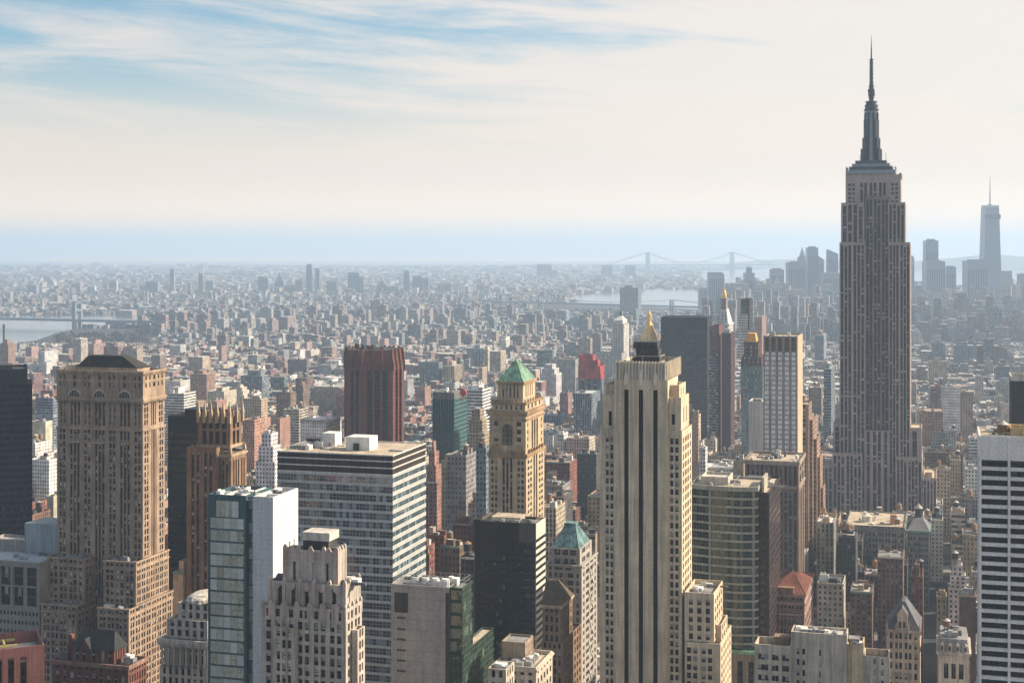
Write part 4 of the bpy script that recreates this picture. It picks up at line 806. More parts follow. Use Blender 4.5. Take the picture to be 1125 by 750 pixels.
# ------------------------------------------------------------------ dark maroon tower right of it
b = Bld('dark_tower', 'dark maroon office tower beside the curved green glass building', 845, 694, 'office tower')
wl = stone('dark_maroon', (.04, .025, .023), .2, .5); l = b.ry(858); xa = b.fx(832.8); zt = b.z(541)
g = glass('maroon_glass', (.014, .010, .010), .05, (.1, .08, .08), (.03, .02, .02), .06, 0, .1, 1.5)
b.tier('shaft', xa, 0, 0, l, 0, zt, wl, dict(kind='bands', fh=3.7, wh=.5, pane=1.4, edge=1.2), dict(kind='bands', fh=3.7, wh=.5, pane=1.4, edge=1), roof=M_rtan); b.box('roof_housing', xa + 1, -3, 6, 22, zt - 1.2, zt + 6, stone('pale_penthouse', (.45, .40, .33), .2)); roofstuff(b, xa, -1, 1, l - 2, zt - 1.2, 5, 62, hmax=2); b.finish({'g': g}, {'g': 'window_band'})

# ------------------------------------------------------------------ brown block with tall piers
b = Bld('brown_building', 'brown stone slab with tall piers below the white windowed tower', 877.5, 930, 'office building')
st = stone('brown_stone', (.20, .145, .115), .2); l = b.ry(884); xa = b.fx(818); zt = b.z(507)
b.tier('shaft', xa, 0, 0, l, 0, b.z(536), st, dict(pat='-' + 'S-' * 11, fh=3.7, wh=.6, sdepth=.7, top=3), dict(pat='-S-S-S-', fh=3.7, wh=.6, sdepth=.5, top=3), par=0)
b.tier('crown', xa + .1, -.1, .1, l - .1, b.z(536), zt, st, dict(pat='-' + 'S-' * 11, fh=11, wh=.8, sdepth=1.6, top=2.5, bot=1.5), dict(pat='-W-W-', fh=7, wh=.7, top=2), roof=M_rtan); b.cornice(xa, 0, 0, l, zt - 1.6, 1.6, .7, stone('pale_brown_trim', (.36, .28, .22), .2)); b.cornice(xa, 0, 0, l, b.z(536), .9, .5, MATS['pale_brown_trim'])
b.box('roof_canopy', b.fx(822, -.6), b.fx(848, -.6), -4.0, -.3, b.z(527, 0, -2), b.z(524, 0, -2), M_white); roofstuff(b, xa, -1, 1, l - 2, zt - 1.2, 14, 63); b.finish({'g': [glass('blue_grey_glass', (.03, .035, .045), .3, (.3, .32, .35), (.1, .1, .11), .06), stone('brown_infill', (.075, .055, .05), .2)]}, {'g': 'window_strip'})

# ------------------------------------------------------------------ tower of bright white windows
b = Bld('white_window_tower', 'grey brown tower with a grid of shiny white windows under a blank top', 876, 1010, 'office tower')
st = stone('grey_brown_concrete', (.33, .29, .26), .15); lit = stone('lit_concrete', (.50, .38, .27), .1); l = b.ry(881.5); xa = b.fx(838.7); zt = b.z(369.5); z1 = b.z(387)  # side wall's sunlit look put into a warmer, brighter concrete colour
g = glass('white_pane_window', (.85, .86, .88), 1.0, (.92, .93, .95), (.40, .40, .41), .08, .0, .2, 2.2, .1, halfb=False)  # panes coloured white, their bright reflection put into the colour
b.tier('shaft', xa, -.3, 0, l, 0, z1, st, dict(pat='.X-X-X-X-X.', fh=3.3, wh=.78, sill=.28, depth=.35, panes=2), None, par=0); b.tier('crown', xa, -.3, 0, l, z1, zt, st, dict(pat='.X-X-X-X-X.', fh=11, wh=.92, sill=.05, depth=.5, key='h'), None, roof=M_rtan)
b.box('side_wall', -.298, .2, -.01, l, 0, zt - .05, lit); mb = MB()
for i in range(6): q = xa + (.5 + i * 3.4) * -xa / 18.0; mb.box(q - .45, q + .45, -.6, 0, z1 - 1, zt + .5)
b.part(mb, 'crown_pier', st); roofstuff(b, xa, -1, 1, l - 1, zt - 1.2, 4, 64); b.finish({'g': g, 'h': stone('crown_louvre', (.17, .13, .105), .15, course=.6)})

# ------------------------------------------------------------------ blank cream wall tower
b = Bld('blank_tower', 'narrow tower with blank cream wall beside the white windowed tower', 840, 1060, 'building')
zt = b.z(441); xa = b.fx(822.5); b.tier('shaft', xa, 0, 0, 22, 0, zt, stone('cream_brick', (.80, .74, .66), .08), dict(pat='#=##w', fh=3.4, wh=.55), None, roof=M_rlight); b.box('roof_housing', xa + 2, -3, 6, 14, zt - 1.2, zt + 1, M_rgrey); b.finish({'g': G_std})

# ------------------------------------------------------------------ teal glass tower with an orange cap
b = Bld('capped_tower', 'teal glass tower stepping up to a small orange pyramid cap', 838, 1480, 'office tower')
g = glass('aqua_glass', (.05, .11, .12), .3, (.28, .4, .4), (.14, .24, .25), .06, .04, .05, 1.9, .6, halfb=False); wl = stone('aqua_frame', (.13, .24, .25), .15); rb = stone('maroon_frame', (.12, .06, .055), .2); l = 34
xa = b.fx(814.5); zt = b.z(403); b.tier('shaft', xa, 0, 0, l, 0, zt, wl, dict(kind='bands', fh=3.8, wh=.7, pane=2, depth=.2), dict(kind='bands', fh=3.8, wh=.7, pane=2), roof=M_rgrey)
xb, xc = b.fx(814.8, 2), b.fx(836.5, 2); b.tier('upper_stage', xb, xc, 2, l - 3, zt - 1.3, b.z(392), rb, dict(pat='-W-W-W-W-', fh=3.8, wh=.7), dict(pat='-W-W-W-', fh=3.8, wh=.7), roof=M_rgrey); xd, xe = b.fx(817.5, 5), b.fx(833, 5)
b.tier('top_stage', xd, xe, 5, l - 6, b.z(392) - 1.3, b.z(376), rb, dict(pat='-W=X=W-', fh=3.8, wh=.7), dict(pat='-W-W-', fh=3.8, wh=.7), roof=M_rgrey); xd, xe = b.fx(819.2, 6), b.fx(830.6, 6)
mb = MB(); mb.pyramid(xd, xe, 8, l - 9, b.z(376), b.z(367), (xe - xd) * .72, (l - 17) * .72); b.part(mb, 'orange_cap', plain('orange_copper', (.85, .36, .05), .45, .2)); b.finish({'g': g}, {'g': 'window'}, 80)

# ------------------------------------------------------------------ two maroon slabs, dark slab
b = Bld('apartment_tower', 'slim maroon tower with grey balcony bands beside the black slab', 790, 1760, 'apartment tower')
rd = stone('maroon_brick', (.15, .07, .068), .15); l = 30; xa = b.fx(779.5); zt = b.z(357.5)
b.tier('shaft', xa, 0, 0, l, 0, zt, rd, None, dict(pat='#'), roof=M_rdark); b.tier('balcony_wing', xa - .3, b.fx(789), -1.5, 12, 0, b.z(385), stone('balcony_grey', (.22, .2, .21), .15), dict(kind='bands', fh=3.3, wh=.6, pane=3), None, roof=M_rgrey); b.finish({'g': G_std}, {'g': 'window_band'})
b = Bld('apartment_tower', 'blank dark maroon slab in front of the gold domed clock tower', 803, 1740, 'apartment tower'); xa = b.fx(792.7); zt = b.z(366)
b.tier('shaft', xa, 0, 0, 34, 0, zt, stone('dark_plum', (.085, .045, .05), .12), None, dict(pat='-W-W-W-W-', fh=3.4, wh=.5), roof=M_rgrey); b.box('roof_housing', xa + 2, -2, 4, 16, zt - 1.2, zt + 4, M_metal); b.finish({'g': G_std}, maxn=40)
b = Bld('black_slab', 'broad black steel and glass slab standing between the gold spires', 777, 1880, 'office tower'); l = 40; xa = b.fx(726); zt = b.z(348.5)
g = glass('slate_glass', (.006, .009, .014), .05, (.03, .04, .06), (.014, .016, .02), .06, 0, .12, 1.5); wl = stone('slate_steel', (.012, .014, .02), .15, .5)
b.tier('shaft', xa, 0, 0, l, 0, zt, wl, dict(kind='bands', fh=4, wh=.6, pane=1.8, top=12), dict(kind='bands', fh=4, wh=.6, pane=1.8, top=12), roof=M_rdark); b.finish({'g': g}, {'g': 'window_band'})

# ------------------------------------------------------------------ clock tower with gold dome
b = Bld('clock_tower', 'white marble campanile with steep roof and small golden dome', 800.5, 2100, 'skyscraper'); st = stone('marble', (.58, .55, .5), .12)
l = b.ry(805.5); xa = b.fx(786); z1 = b.z(357); xm, ym = xa / 2, l / 2; hw = -xa / 2
b.tier('shaft', xa, 0, 0, l, 0, z1, st, dict(pat='-W-W-W-', fh=4.2, wh=.6), dict(pat='-W-W-W-', fh=4.2, wh=.6), par=0); b.cornice(xa, 0, 0, l, z1, 1.6, 1.2, st)
mb = MB(); z2 = b.z(340); mb.pyramid(xa + .8, -.8, .8, l - .8, z1 + 1.6, z2, hw * .95, l * .47); b.part(mb, 'steep_roof', st); mb = MB()
for i in range(3):
    for j in range(4): q = xm - hw * .5 + i * hw * .5; mb.box(q - .6, q + .6, .8 + j * 1.35, 3 + j * 1.35, z1 + 3 + j * 4.2, z1 + 4.8 + j * 4.2, bottom=True)
b.part(mb, 'dormer', M_dark); z3 = b.z(329); mb = MB(); mb.box(xm - hw * .48, xm + hw * .48, ym - l * .24, ym + l * .24, z2, z2 + 1.5); mb.box(xm - hw * .38, xm + hw * .38, ym - l * .19, ym + l * .19, z2 + 1.5, z3); mb.box(xm - hw * .45, xm + hw * .45, ym - l * .22, ym + l * .22, z3, z3 + 1.2); b.part(mb, 'belfry', stone('belfry_stone', (.23, .20, .19), .2))
mb = MB(); r0 = hw * .36; z4 = b.z(325); rr = [(r0 * .9, z3 + 1.2), (r0, z4 - 2), (r0 * .95, z4 + 1), (r0 * .6, b.z(320.8)), (r0 * .3, b.z(319.5)), (r0 * .3, b.z(317.5)), (.25, b.z(316)), (.15, b.z(313))]
for i in range(len(rr) - 1): mb.cyl(xm, ym, rr[i][0], rr[i + 1][0], rr[i][1], rr[i + 1][1], 14, 0, False)
b.part(mb, 'gilded_dome', M_gold, ); mb = MB(); mb.prism([(xm + 4.6 * math.cos(math.pi / 10 * i), 4.6 * math.sin(math.pi / 10 * i)) for i in range(20)], 0, .5); mb.v = [(v[0], -.1 - v[2], b.z(396) + v[1]) for v in mb.v]; b.part(mb, 'clock_face', stone('clock_white', (.5, .48, .45), .1)); b.finish({'g': G_std}, maxn=30)

# ------------------------------------------------------------------ slim dark tower with white cubes
b = Bld('slim_tower', 'slim dark glass tower with white striped pods on one flank', 823.3, 2200, 'apartment tower'); l = b.ry(827.3) ; l = max(l, 22); xa = b.fx(813.8); zt = b.z(328.5)
g = glass('bronze_glass', (.012, .012, .014), .1, (.1, .1, .1), (.02, .02, .02), .06, 0, .1, 1.5)
b.tier('shaft', xa, 0, 0, l, 0, zt, stone('black_frame', (.02, .02, .022), .2), dict(kind='bands', fh=3.8, wh=.6, pane=2, top=10), dict(kind='bands', fh=3.8, wh=.6, pane=2, top=10), roof=M_rdark)
for py0, py1, p, q in ((345, 362, 812.2, 821), (363, 378, 810.8, 822.5), (379, 394, 810, 822)): b.tier('pod', b.fx(p, -3), b.fx(q, -3), -3, 10, b.z(py1), b.z(py0), stone('pod_white', (.55, .55, .53), .1), dict(kind='bands', fh=3.8, wh=.45, pane=2, key='h'), dict(kind='bands', fh=3.8, wh=.45, pane=2, key='h'), roof=M_rlight, reg=False, par=.5)
mast(b, xa / 2, l / 2, zt, 8, t=.5); b.finish({'g': g, 'h': g}, {'g': 'window_band', 'h': 'window_band'}, 60)

# ------------------------------------------------------------------ red octagonal tower
b = Bld('octagonal_tower', 'dark red brick tower with chamfered corners and flaring ribbed top', 446, 1330, 'office tower', th=R(-12)); BLD['red'] = b
st = stone('oxblood_brick', (.165, .062, .048), .15, streak=.2); g = glass('ink_glass', (.008, .012, .016), .05, (.05, .08, .09), (.014, .018, .022), .08, .02, .12, 1.5); W = 63 * 1330 / F; k = W * .23
oct_ = [(-W + k, 0), (-k, 0), (0, k), (0, W - k), (-k, W), (-W + k, W), (-W, W - k), (-W, k)]; zt = b.z(384.5); z1 = b.z(405); z2 = b.z(397)
mb = MB()
for i in range(8):
    p, q = oct_[i], oct_[(i + 1) % 8]; d = math.hypot(q[0] - p[0], q[1] - p[1]); big = i % 2 == 0
    b.facade(mb, p[0], p[1], (q[0] - p[0]) / d, (q[1] - p[1]) / d, d, 0, z1, '-S.S.S-' if big else '-S.S-', fh=3.8, wh=.6, sdepth=1.3, depth=1.3, top=.8)
b.part(mb, 'shaft', st); cxm, cym = -W / 2, W / 2; sc = lambda f: [(cxm + (p[0] - cxm) * f, cym + (p[1] - cym) * f) for p in oct_]
mb = MB(); mb.prism(sc(1.0), z1, z2, 0, 0, sc(.985)); mb.prism(sc(.985), z2, zt, 0, 1, sc(.93))
for i in range(8):
    for t in (.0, .33, .66):
        p, q = sc(1.0)[i], sc(1.0)[(i + 1) % 8]; p2, q2 = sc(.945)[i], sc(.945)[(i + 1) % 8]; L_ = lambda a, c: (a[0] + (c[0] - a[0]) * t, a[1] + (c[1] - a[1]) * t)
        u, v = L_(p, q), L_(p2, q2); mb.bar((*u, z1 - 2), (*u, z2), 1.5); mb.bar((*u, z2), (*v, zt + 1.2), 1.5)
b.part(mb, 'ribbed_crown', [st, M_rdark]); roofstuff(b, -W + 8, -8, 8, W - 8, zt, 14, 71, [st, M_rdark], 4); b.reg(-W, 0, 0, W, zt); b.finish({'g': [g, stone('oxblood_spandrel', (.03, .018, .018), .2)]}, {'g': 'window_strip'})

# ------------------------------------------------------------------ teal tower with red disc
b = Bld('teal_tower', 'dark teal glass tower with vertical ribs and a red roof disc', 499, 1240, 'office tower'); l = b.ry(513.5); xa = b.fx(475); zt = b.z(431)
wl = stone('teal_rib', (.065, .125, .125), .12); g = glass('deep_teal_glass', (.010, .05, .05), .1, (.06, .14, .14), (.03, .08, .08), .06, .03, .08, 1.6, halfb=False)
b.tier('shaft', xa, 0, 0, l, 0, zt - 6, wl, dict(pat='.S.S.S.S.S.S.S.S.', fh=3.6, wh=.7, sdepth=.6), dict(kind='bands', fh=3.6, wh=.5, pane=2, key='h'), par=0); b.tier('crown', xa + .4, -.4, .4, l - .4, zt - 6, zt, stone('crown_grey', (.16, .16, .15), .2), None, None, roof=M_rgrey)
roofstuff(b, xa, -1, 1, l - 1, zt - 1.2, 8, 72, hmax=3); mb = MB(); xr, rr_ = b.fx(510.5, 4), 2.9; mb.prism([(rr_ * math.cos(math.pi / 12 * i), rr_ * math.sin(math.pi / 12 * i)) for i in range(24)], 0, 1.5); mb.v = [(xr - 1 + v[0], 4 - v[2], zt - .4 + v[1]) for v in mb.v]; mb.bar((xr - 1, 3, zt - 7), (xr - 1, 3, zt - 2), 1.2)
b.part(mb, 'red_disc', plain('red_sign_paint', (.5, .09, .08), .5)); b.finish({'g': [g, stone('teal_spandrel', (.02, .06, .06), .1)], 'h': g}, {'g': 'window_strip', 'h': 'window_band'})
# ------------------------------------------------------------------ the tall spired skyscraper
b = Bld('spired_skyscraper', 'tallest grey limestone skyscraper with stepped mooring mast and long antenna', 1001, 1290, 'skyscraper'); BLD['spire'] = b
st = stone('grey_buff_limestone', (.39, .31, .27), .12, streak=.2); dkm = plain('mast_metal', (.06, .065, .075), .4, .4); alu = plain('aluminium', (.22, .245, .28), .35, .3)
g = glass('skyscraper_window', (.006, .006, .009), .26, (.55, .55, .57), (.07, .055, .05), .08, .05); gs = [g, stone('dark_red_spandrel', (.04, .03, .03), .2)]
lit_l = 42
def zz(py): return b.z(py)
k = dict(fh=3.75, wh=.58, sdepth=.55)
x0, x1 = b.fx(922.3), -.8; c0, c1 = b.fx(950.5), b.fx(976.5)
# main shaft: two side blocks and a recessed centre
pS = '.S.S.S-S.S.S.'; pC = '.S.S-S.S-S.S.'; pL = '=s=s=s=s=s=s='
b.tier('side_block', x0, c0, 0, lit_l, 0, zz(266), st, dict(pat=pS, top=2.5, **k), dict(pat=pL, top=2.5, **k), dict(pat=pL, top=2.5, key='q', **k), roof=M_rgrey)
b.tier('side_block', c1, x1, 0, lit_l, 0, zz(266), st, dict(pat=pS, top=2.5, **k), dict(pat=pL, top=2.5, **k), dict(pat=pS, top=2.5, key='q', **k), roof=M_rgrey)
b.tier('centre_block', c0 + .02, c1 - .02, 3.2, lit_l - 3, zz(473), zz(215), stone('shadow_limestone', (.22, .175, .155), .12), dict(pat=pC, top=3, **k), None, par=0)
b.tier('centre_base', c0 + .02, c1 - .02, -.6, lit_l - 3, 0, zz(474), st, dict(pat='.S-S.S-S.', top=3, **k), None, roof=M_rgrey, par=0)
mb = MB()
for i in range(4): q = c0 + (c1 - c0) * (i + .5) / 4; mb.cyl(q, 0, 1.2, 1.2, 0, .3, 16)
mb.v = [(v[0], -.55 - v[2], zz(475) + 0 + v[1] - 1.2) for v in mb.v]; b.part(mb, 'arch_head', gs[1])
u0, u1 = b.fx(924, 2), b.fx(994.5, 2); d0, d1 = b.fx(949.5, 2), b.fx(975.5, 2)
for a_, c_ in ((u0, d0), (d1, u1)): b.tier('upper_block', a_, c_, 2, lit_l - 2, zz(266) - 1.3, zz(222), st, dict(pat='.S.S.S.S.', top=2, **k), dict(pat='=s=s=s=s=s=', top=2, **k), roof=M_rgrey)
t0, t1 = b.fx(929, 5), b.fx(989.5, 5)
b.tier('top_block', t0, t1, 5, lit_l - 5, zz(266) - 1.3, zz(191), st, dict(pat='-W.W=S.S-S.S-S.S=W.W-', top=7, wh=.6, fh=3.75, sdepth=.55), dict(pat='=s=s=s=s=', top=7, **k), roof=M_rgrey, par=1.5)
mb = MB()
for i in range(9): q = t0 + .7 + i * (t1 - t0 - 1.4) / 8; mb.box(q - .7, q + .7, 4.5, 5.6, zz(196), zz(189.5), bottom=True)
for i in range(6): q = 5.6 + i * (lit_l - 11.2) / 5; mb.box(t1 - .5, t1 + .5, q - .7, q + .7, zz(196), zz(189.5), bottom=True)
b.part(mb, 'parapet_block', st)
# lit western pier strip and shoulders
for (p, q, py, yy, l_) in ((915.5, 926, 468, 4, 36), (985.5, 1012.5, 470, 4, 38)):
    b.tier('shoulder', b.fx(p, yy) if p < 950 else -1.0, b.fx(q, yy), yy, l_, 0, zz(py), st, dict(pat='.S-', top=3, **k), dict(pat='-S.S.S.S.S.S.S-', top=3, **k), dict(pat='-S.S.S-', key='q', **k), roof=M_rtan)
e0 = -7; b.tier('base_block', b.fx(914.5, e0), b.fx(947, e0), e0, 46, 0, b.z(500, 0, e0), st, dict(pat='.S.S.S-S.S.S.S.', top=2.5, **k), dict(pat='.S.S.', key='q', **k), dict(pat=pL, key='q', **k), roof=M_rgrey)
b.tier('base_block', b.fx(984.5, e0), b.fx(1013, e0), e0, 46, 0, b.z(502, 0, e0), st, dict(pat='.S.S.S-S.S.S.S.', top=2.5, **k), dict(pat=pL, top=2.5, **k), dict(pat='.S.S.', key='q', **k), roof=M_rgrey)
b.tier('base_wing', b.fx(901.5, -4), b.fx(914.3, -4), -4, 50, 0, b.z(513), st, dict(pat='.S-S-S.', top=2.5, **k), None, dict(pat=pL, key='q', **k), roof=M_rgrey)
b.tier('base_wing', b.fx(1014.2, -4), b.fx(1029, -4), -4, 50, 0, b.z(523), st, dict(pat='.S-S-S-S.', top=2.5, **k), dict(pat=pL, top=2.5, **k), None, roof=M_rtan); b.box('roof_housing', b.fx(1016, 3), b.fx(1024, 3), 3, 20, b.z(523) - 1, b.z(518.5), M_rtan)
b.finish({'g': gs, 'q': gs}, {'g': 'window_strip', 'q': 'window_strip'})
# observation deck, mooring mast, antenna
ym = lit_l / 2; zm = lambda py: b.z(py, b.fx(957), ym); X = lambda px: b.fx(px, ym)
xm = X(957.3); S = b.C[1] / F
for (w_, a, c, m) in ((54, 191, 187.5, alu), (47, 187.5, 184, dkm), (41, 184, 180.5, alu), (34, 180.5, 177, dkm)): b.box('deck_stage', xm - w_ / 2 * S, xm + w_ / 2 * S, ym - w_ / 2 * S * .72, ym + w_ / 2 * S * .72, zm(a) - .8, zm(c), m)
b.rail(xm - 21, xm + 21, ym - 15, ym + 15, zm(187.5), 2.8, dkm, 3, .2)
mb = MB(); mb.cyl(xm, ym, 8.6 * S, 7.6 * S, zm(178), zm(150), 16); mb.cyl(xm, ym, 7.6 * S, 7.0 * S, zm(150), zm(122), 16)
b.part(mb, 'mooring_mast', alu)
for a in range(4):
    mb = MB(); ca, sa = math.cos(a * math.pi / 2 + .78), math.sin(a * math.pi / 2 + .78)
    for (r_, h0, h1, t) in ((14, 179, 164, 1.6), (11.4, 179, 152, 1.7), (9.2, 179, 132, 1.9)):
        p, q = (xm + ca * 4 * S, ym + sa * 4 * S), (xm + ca * r_ * S, ym + sa * r_ * S); n_ = (-sa * t, ca * t)
        mb.prism([(p[0] - n_[0], p[1] - n_[1]), (q[0] - n_[0], q[1] - n_[1]), (q[0] + n_[0], q[1] + n_[1]), (p[0] + n_[0], p[1] + n_[1])], zm(h0), zm(h1))
    b.part(mb, 'mast_wing', dkm)
mb = MB()
for i in range(8):
    t = (i + .5) * math.pi / 4; q, y = xm + 7.7 * S * math.cos(t), ym + 7.7 * S * math.sin(t); mb.bar((q, y, zm(176)), (xm + 7.15 * S * math.cos(t), ym + 7.15 * S * math.sin(t), zm(124)), 1.7)
b.part(mb, 'mast_window_strip', M_dark)
mb = MB(); mb.cyl(xm, ym, 8.3 * S, 8.3 * S, zm(122), zm(120.5), 18); mb.cyl(xm, ym, 7.2 * S, 7.0 * S, zm(120.5), zm(117), 18); mb.cyl(xm, ym, 7.6 * S, 7.4 * S, zm(117), zm(115.5), 18); mb.cyl(xm, ym, 6.2 * S, 5.6 * S, zm(115.5), zm(112.5), 18); mb.cyl(xm, ym, 6.8 * S, 6.6 * S, zm(112.5), zm(111.5), 18); b.part(mb, 'mast_head', dkm)
mb = MB(); mb.cyl(xm, ym, 2.7 * S, 2.3 * S, zm(111.5), zm(92), 8); mb.cyl(xm, ym, 2.0 * S, 1.7 * S, zm(92), zm(66), 8); mb.cyl(xm, ym, .95 * S, .6 * S, zm(66), zm(52), 8); mb.cyl(xm, ym, .55 * S, .12 * S, zm(52), zm(38.5), 6)
for i, py in enumerate((108, 104, 100, 95.5, 91, 86, 82, 78, 74, 70, 66)): r_ = (3.5 if i < 4 else 2.5) * S; mb.cyl(xm, ym, r_, r_, zm(py), zm(py - .8), 8)
for i in range(8): t = i * math.pi / 4 + .3; r_ = 3.1 * S; q, y = xm + r_ * math.cos(t), ym + r_ * math.sin(t); mb.box(q - .6, q + .6, y - .6, y + .6, zm(106 - (i % 3) * 4), zm(102 - (i % 3) * 4), bottom=True)
b.part(mb, 'antenna', dkm); r = random.Random(5)
for i in range(14):
    a = r.uniform(0, 6.28); r_ = r.uniform(9, 24) * S; q, y = xm + r_ * math.cos(a), ym + r_ * .7 * math.sin(a); base = 187.5 if r_ > 17 * S else 177
    mb = MB(); mb.bar((q, y, zm(base) - 1), (q, y, zm(base - r.uniform(4, 9))), .35); b.part(mb, 'whip_antenna', dkm)

# ------------------------------------------------------------------ white and black banded block at the frame's edge
b = Bld('banded_office_building', 'white framed office block with black window bands and rooftop water tank', 1205, 500, 'office tower'); BLD['band'] = b
st = stone('white_travertine', (.86, .80, .745), .07, streak=.1); xa = b.fx(1075.5); zt = b.z(478, xa); l = 26
b.tier('shaft', xa, 0, 0, l, 0, zt - 8, st, dict(kind='bands', fh=3.25, wh=.62, sill=.2, depth=.9, pane=3.2), dict(kind='bands', fh=3.25, wh=.62, sill=.2, depth=.9, pane=3.2), dict(kind='bands', fh=3.25, wh=.62, sill=.2, depth=.9, pane=3.2, key='q'), par=0)
b.tier('blank_top', xa, 0, 0, l, zt - 7.998, zt, st, roof=M_rtan, par=.6); mb = MB()
for p in (1075.8, 1107.5, 1139, 1170): q = b.fx(p); mb.box(q - .1, q + .75, -.5, .5, 0, zt - .4)
b.part(mb, 'white_pier', st); b.box('dark_seam', xa + .9, -1, -.06, .1, zt - 8.9, zt - 8.3, M_dark)
g = glass('black_band_glass', (.007, .007, .010), .06, (.05, .05, .06), (.012, .012, .014), .03, 0, .08, 1.5); b.finish({'g': g, 'q': g}, {'g': 'window_band', 'q': 'window_band'})
b.tier('plant_block', b.fx(1110, 6), b.fx(1150, 6), 6, 18, zt - .6, zt + 2.2, stone('ochre_wall', (.5, .38, .2), .2), roof=M_rtan); b.tank(b.fx(1102, 9), 9, zt - .6, 2.0, 2.4, 1.2, plain('rust_tank', (.30, .14, .07), .8)); b.rail(xa + 1, b.fx(1110, 5), 2, 20, zt - .6, 1.5, M_rtan); mast(b, xa + 9, 12, zt, 3)
roofstuff(b, xa, b.fx(1110), 3, l - 3, zt - .6, 5, 81, hmax=1)
b = Bld('dark_block', 'dark grey block with pale roof rim behind the black and white banded block', 1150, 800, 'building'); b.tier('shaft', b.fx(1111), 0, 0, 24, 0, b.z(417), stone('charcoal_wall', (.045, .043, .048), .15, course=3.5), None, None, roof=M_rlight); b.cornice(b.fx(1111), 0, 0, 24, b.z(417), 1.5, .3, M_rlight); b.o['label'] = b.o['label']

# ------------------------------------------------------------------ brown stepped towers left of the skyscraper
b = Bld('stepped_building', 'tan brick tower descending in sunlit steps beside the spired skyscraper', 888.5, 1130, 'building')
st = stone('rose_brick', (.34, .225, .165), .2); sp = dict(pat='-W-W-W-W-', fh=3.5, wh=.6)
xa = b.fx(872); b.tier('shaft', xa, 0, 0, 26, 0, b.z(444), st, dict(pat='-W-W-', fh=3.5, wh=.6), sp, roof=M_rtan)
for i, (p, py, yy) in enumerate(((893, 462, 6), (897.5, 484, 12), (901, 505, 17), (904.5, 540, 22))): b.tier('step', .02 if i == 0 else b.fx((889, 893, 897.5, 901)[i], yy), b.fx(p, yy), yy, 44, 0, b.z(py), st, dict(pat='-W-', fh=3.5, wh=.6), sp, roof=M_rtan)
b.tank(xa / 2, 10, b.z(444) - 1.2, 2.4, 4, 3); b.finish({'g': G_std})

# ------------------------------------------------------------------ long building with cream roof in front of the skyscraper
b = Bld('department_store', 'long low building with a broad cream roof below the spired skyscraper', 994, 1075, 'building')
st = stone('grey_green_wall', (.23, .235, .215), .2); xa = b.fx(929); zt = b.z(579); l = 62
b.tier('main_block', xa, 0, 0, l, 0, zt, st, dict(pat='-' + 'W.W-' * 9, fh=4.2, wh=.62), dict(pat='-' + 'W.W-' * 6, fh=4.2, wh=.62), roof=M_rtan, par=1.0); b.cornice(xa, 0, 0, l, zt - 2.4, 1, .7, st); stone('verdigris_cornice', (.2, .33, .28), .2)
mb = MB(); q = b.fx(952, 22); mb.cyl(q, 22, 3.4, 3.4, zt - 1, zt + 3, 16); mb.cyl(q, 22, 4, 0, zt + 3, zt + 5, 16); b.part(mb, 'round_vent', M_rlight); roofstuff(b, xa + 4, -2, 6, l - 4, zt - 1, 9, 83, hmax=2.5); b.tank(b.fx(986, 6), 6, zt - 1, 2.2, 3.8, 2, plain('orange_tank', (.36, .21, .11), .8)); b.box('stair_tower', b.fx(978, 14), b.fx(985, 14), 14, 20, zt - 1, zt + 6, stone('salmon_brick', (.42, .24, .16), .2)); b.finish({'g': G_std})
b = Bld('cupola_building', 'grey building with slate pyramid roof and white capped cupola below the skyscraper', 1021, 1085, 'building'); xa = b.fx(996.5); zt = b.z(583); l = 34
b.tier('main_block', xa, 0, 0, l, 0, zt, st, dict(pat='-W.W-W.W-W.W-W.W-', fh=4.2, wh=.62), dict(pat='-W.W-W.W-W.W-', fh=4.2, wh=.62), par=0); b.cornice(xa, 0, 0, l, zt - 1.2, 1.2, .9, MATS['verdigris_cornice'])
mb = MB(); mb.pyramid(xa, 0, 0, l, zt, b.z(568, 0, l / 2), 6, 6); b.part(mb, 'slate_roof', stone('grey_slates', (.16, .155, .16), .2, course=.6)); mb = MB(); z_ = b.z(568, 0, l / 2); mb.cyl(xa / 2, l / 2, 2.6, 2.6, z_ - .3, z_ + 6.5, 10); b.part(mb, 'cupola', M_rdark); mb = MB(); mb.cyl(xa / 2, l / 2, 3.1, 0, z_ + 6.5, z_ + 10, 10); b.part(mb, 'cupola_cap', M_rlight); b.finish({'g': G_std})

# ------------------------------------------------------------------ red pyramid roof
b = Bld('hipped_building', 'brown brick building with a red tiled pyramid roof and rows of windows', 883.7, 730, 'building'); st = stone('mauve_brick', (.245, .16, .135), .2); xa = b.fx(846.3); l = b.ry(893.3); zt = b.z(653)
b.tier('main_block', xa, 0, 0, l, 0, zt, st, dict(pat='-W.W-W.W-W.W-W.W-', fh=4.2, wh=.58, depth=.5), dict(pat='-W.W-W.W-W.W-W.W-', fh=4.2, wh=.58, depth=.5), par=0); b.cornice(xa, 0, 0, l, zt - .9, .9, .8, stone('pinkish_trim', (.42, .30, .25), .2)); b.cornice(xa, 0, 0, l, b.z(664), .7, .4, MATS['pinkish_trim']); b.cornice(xa, 0, 0, l, b.z(676), .6, .3, MATS['pinkish_trim'])
mb = MB(); zr = b.z(629, 0, l / 2); mb.pyramid(xa - .9, .9, -.9, l + .9, zt, zr, 1.5, 1.5); mb.ribs(xa - .9, .9, -.9, l + .9, zt, zr, 1.5, 1.5, 9, .25); b.part(mb, 'pyramid_roof', stone('red_roof_tiles', (.16, .06, .042), .25, course=.6)); mb = MB(); q = xa / 2; mb.box(q - 5, q + 3, -.4, 2.4, zt, zt + 2.6); mb.box(q - 5.4, q + 3.4, -.7, 2.8, zt + 2.6, zt + 3.1, bottom=True); b.part(mb, 'dormer', M_wood)
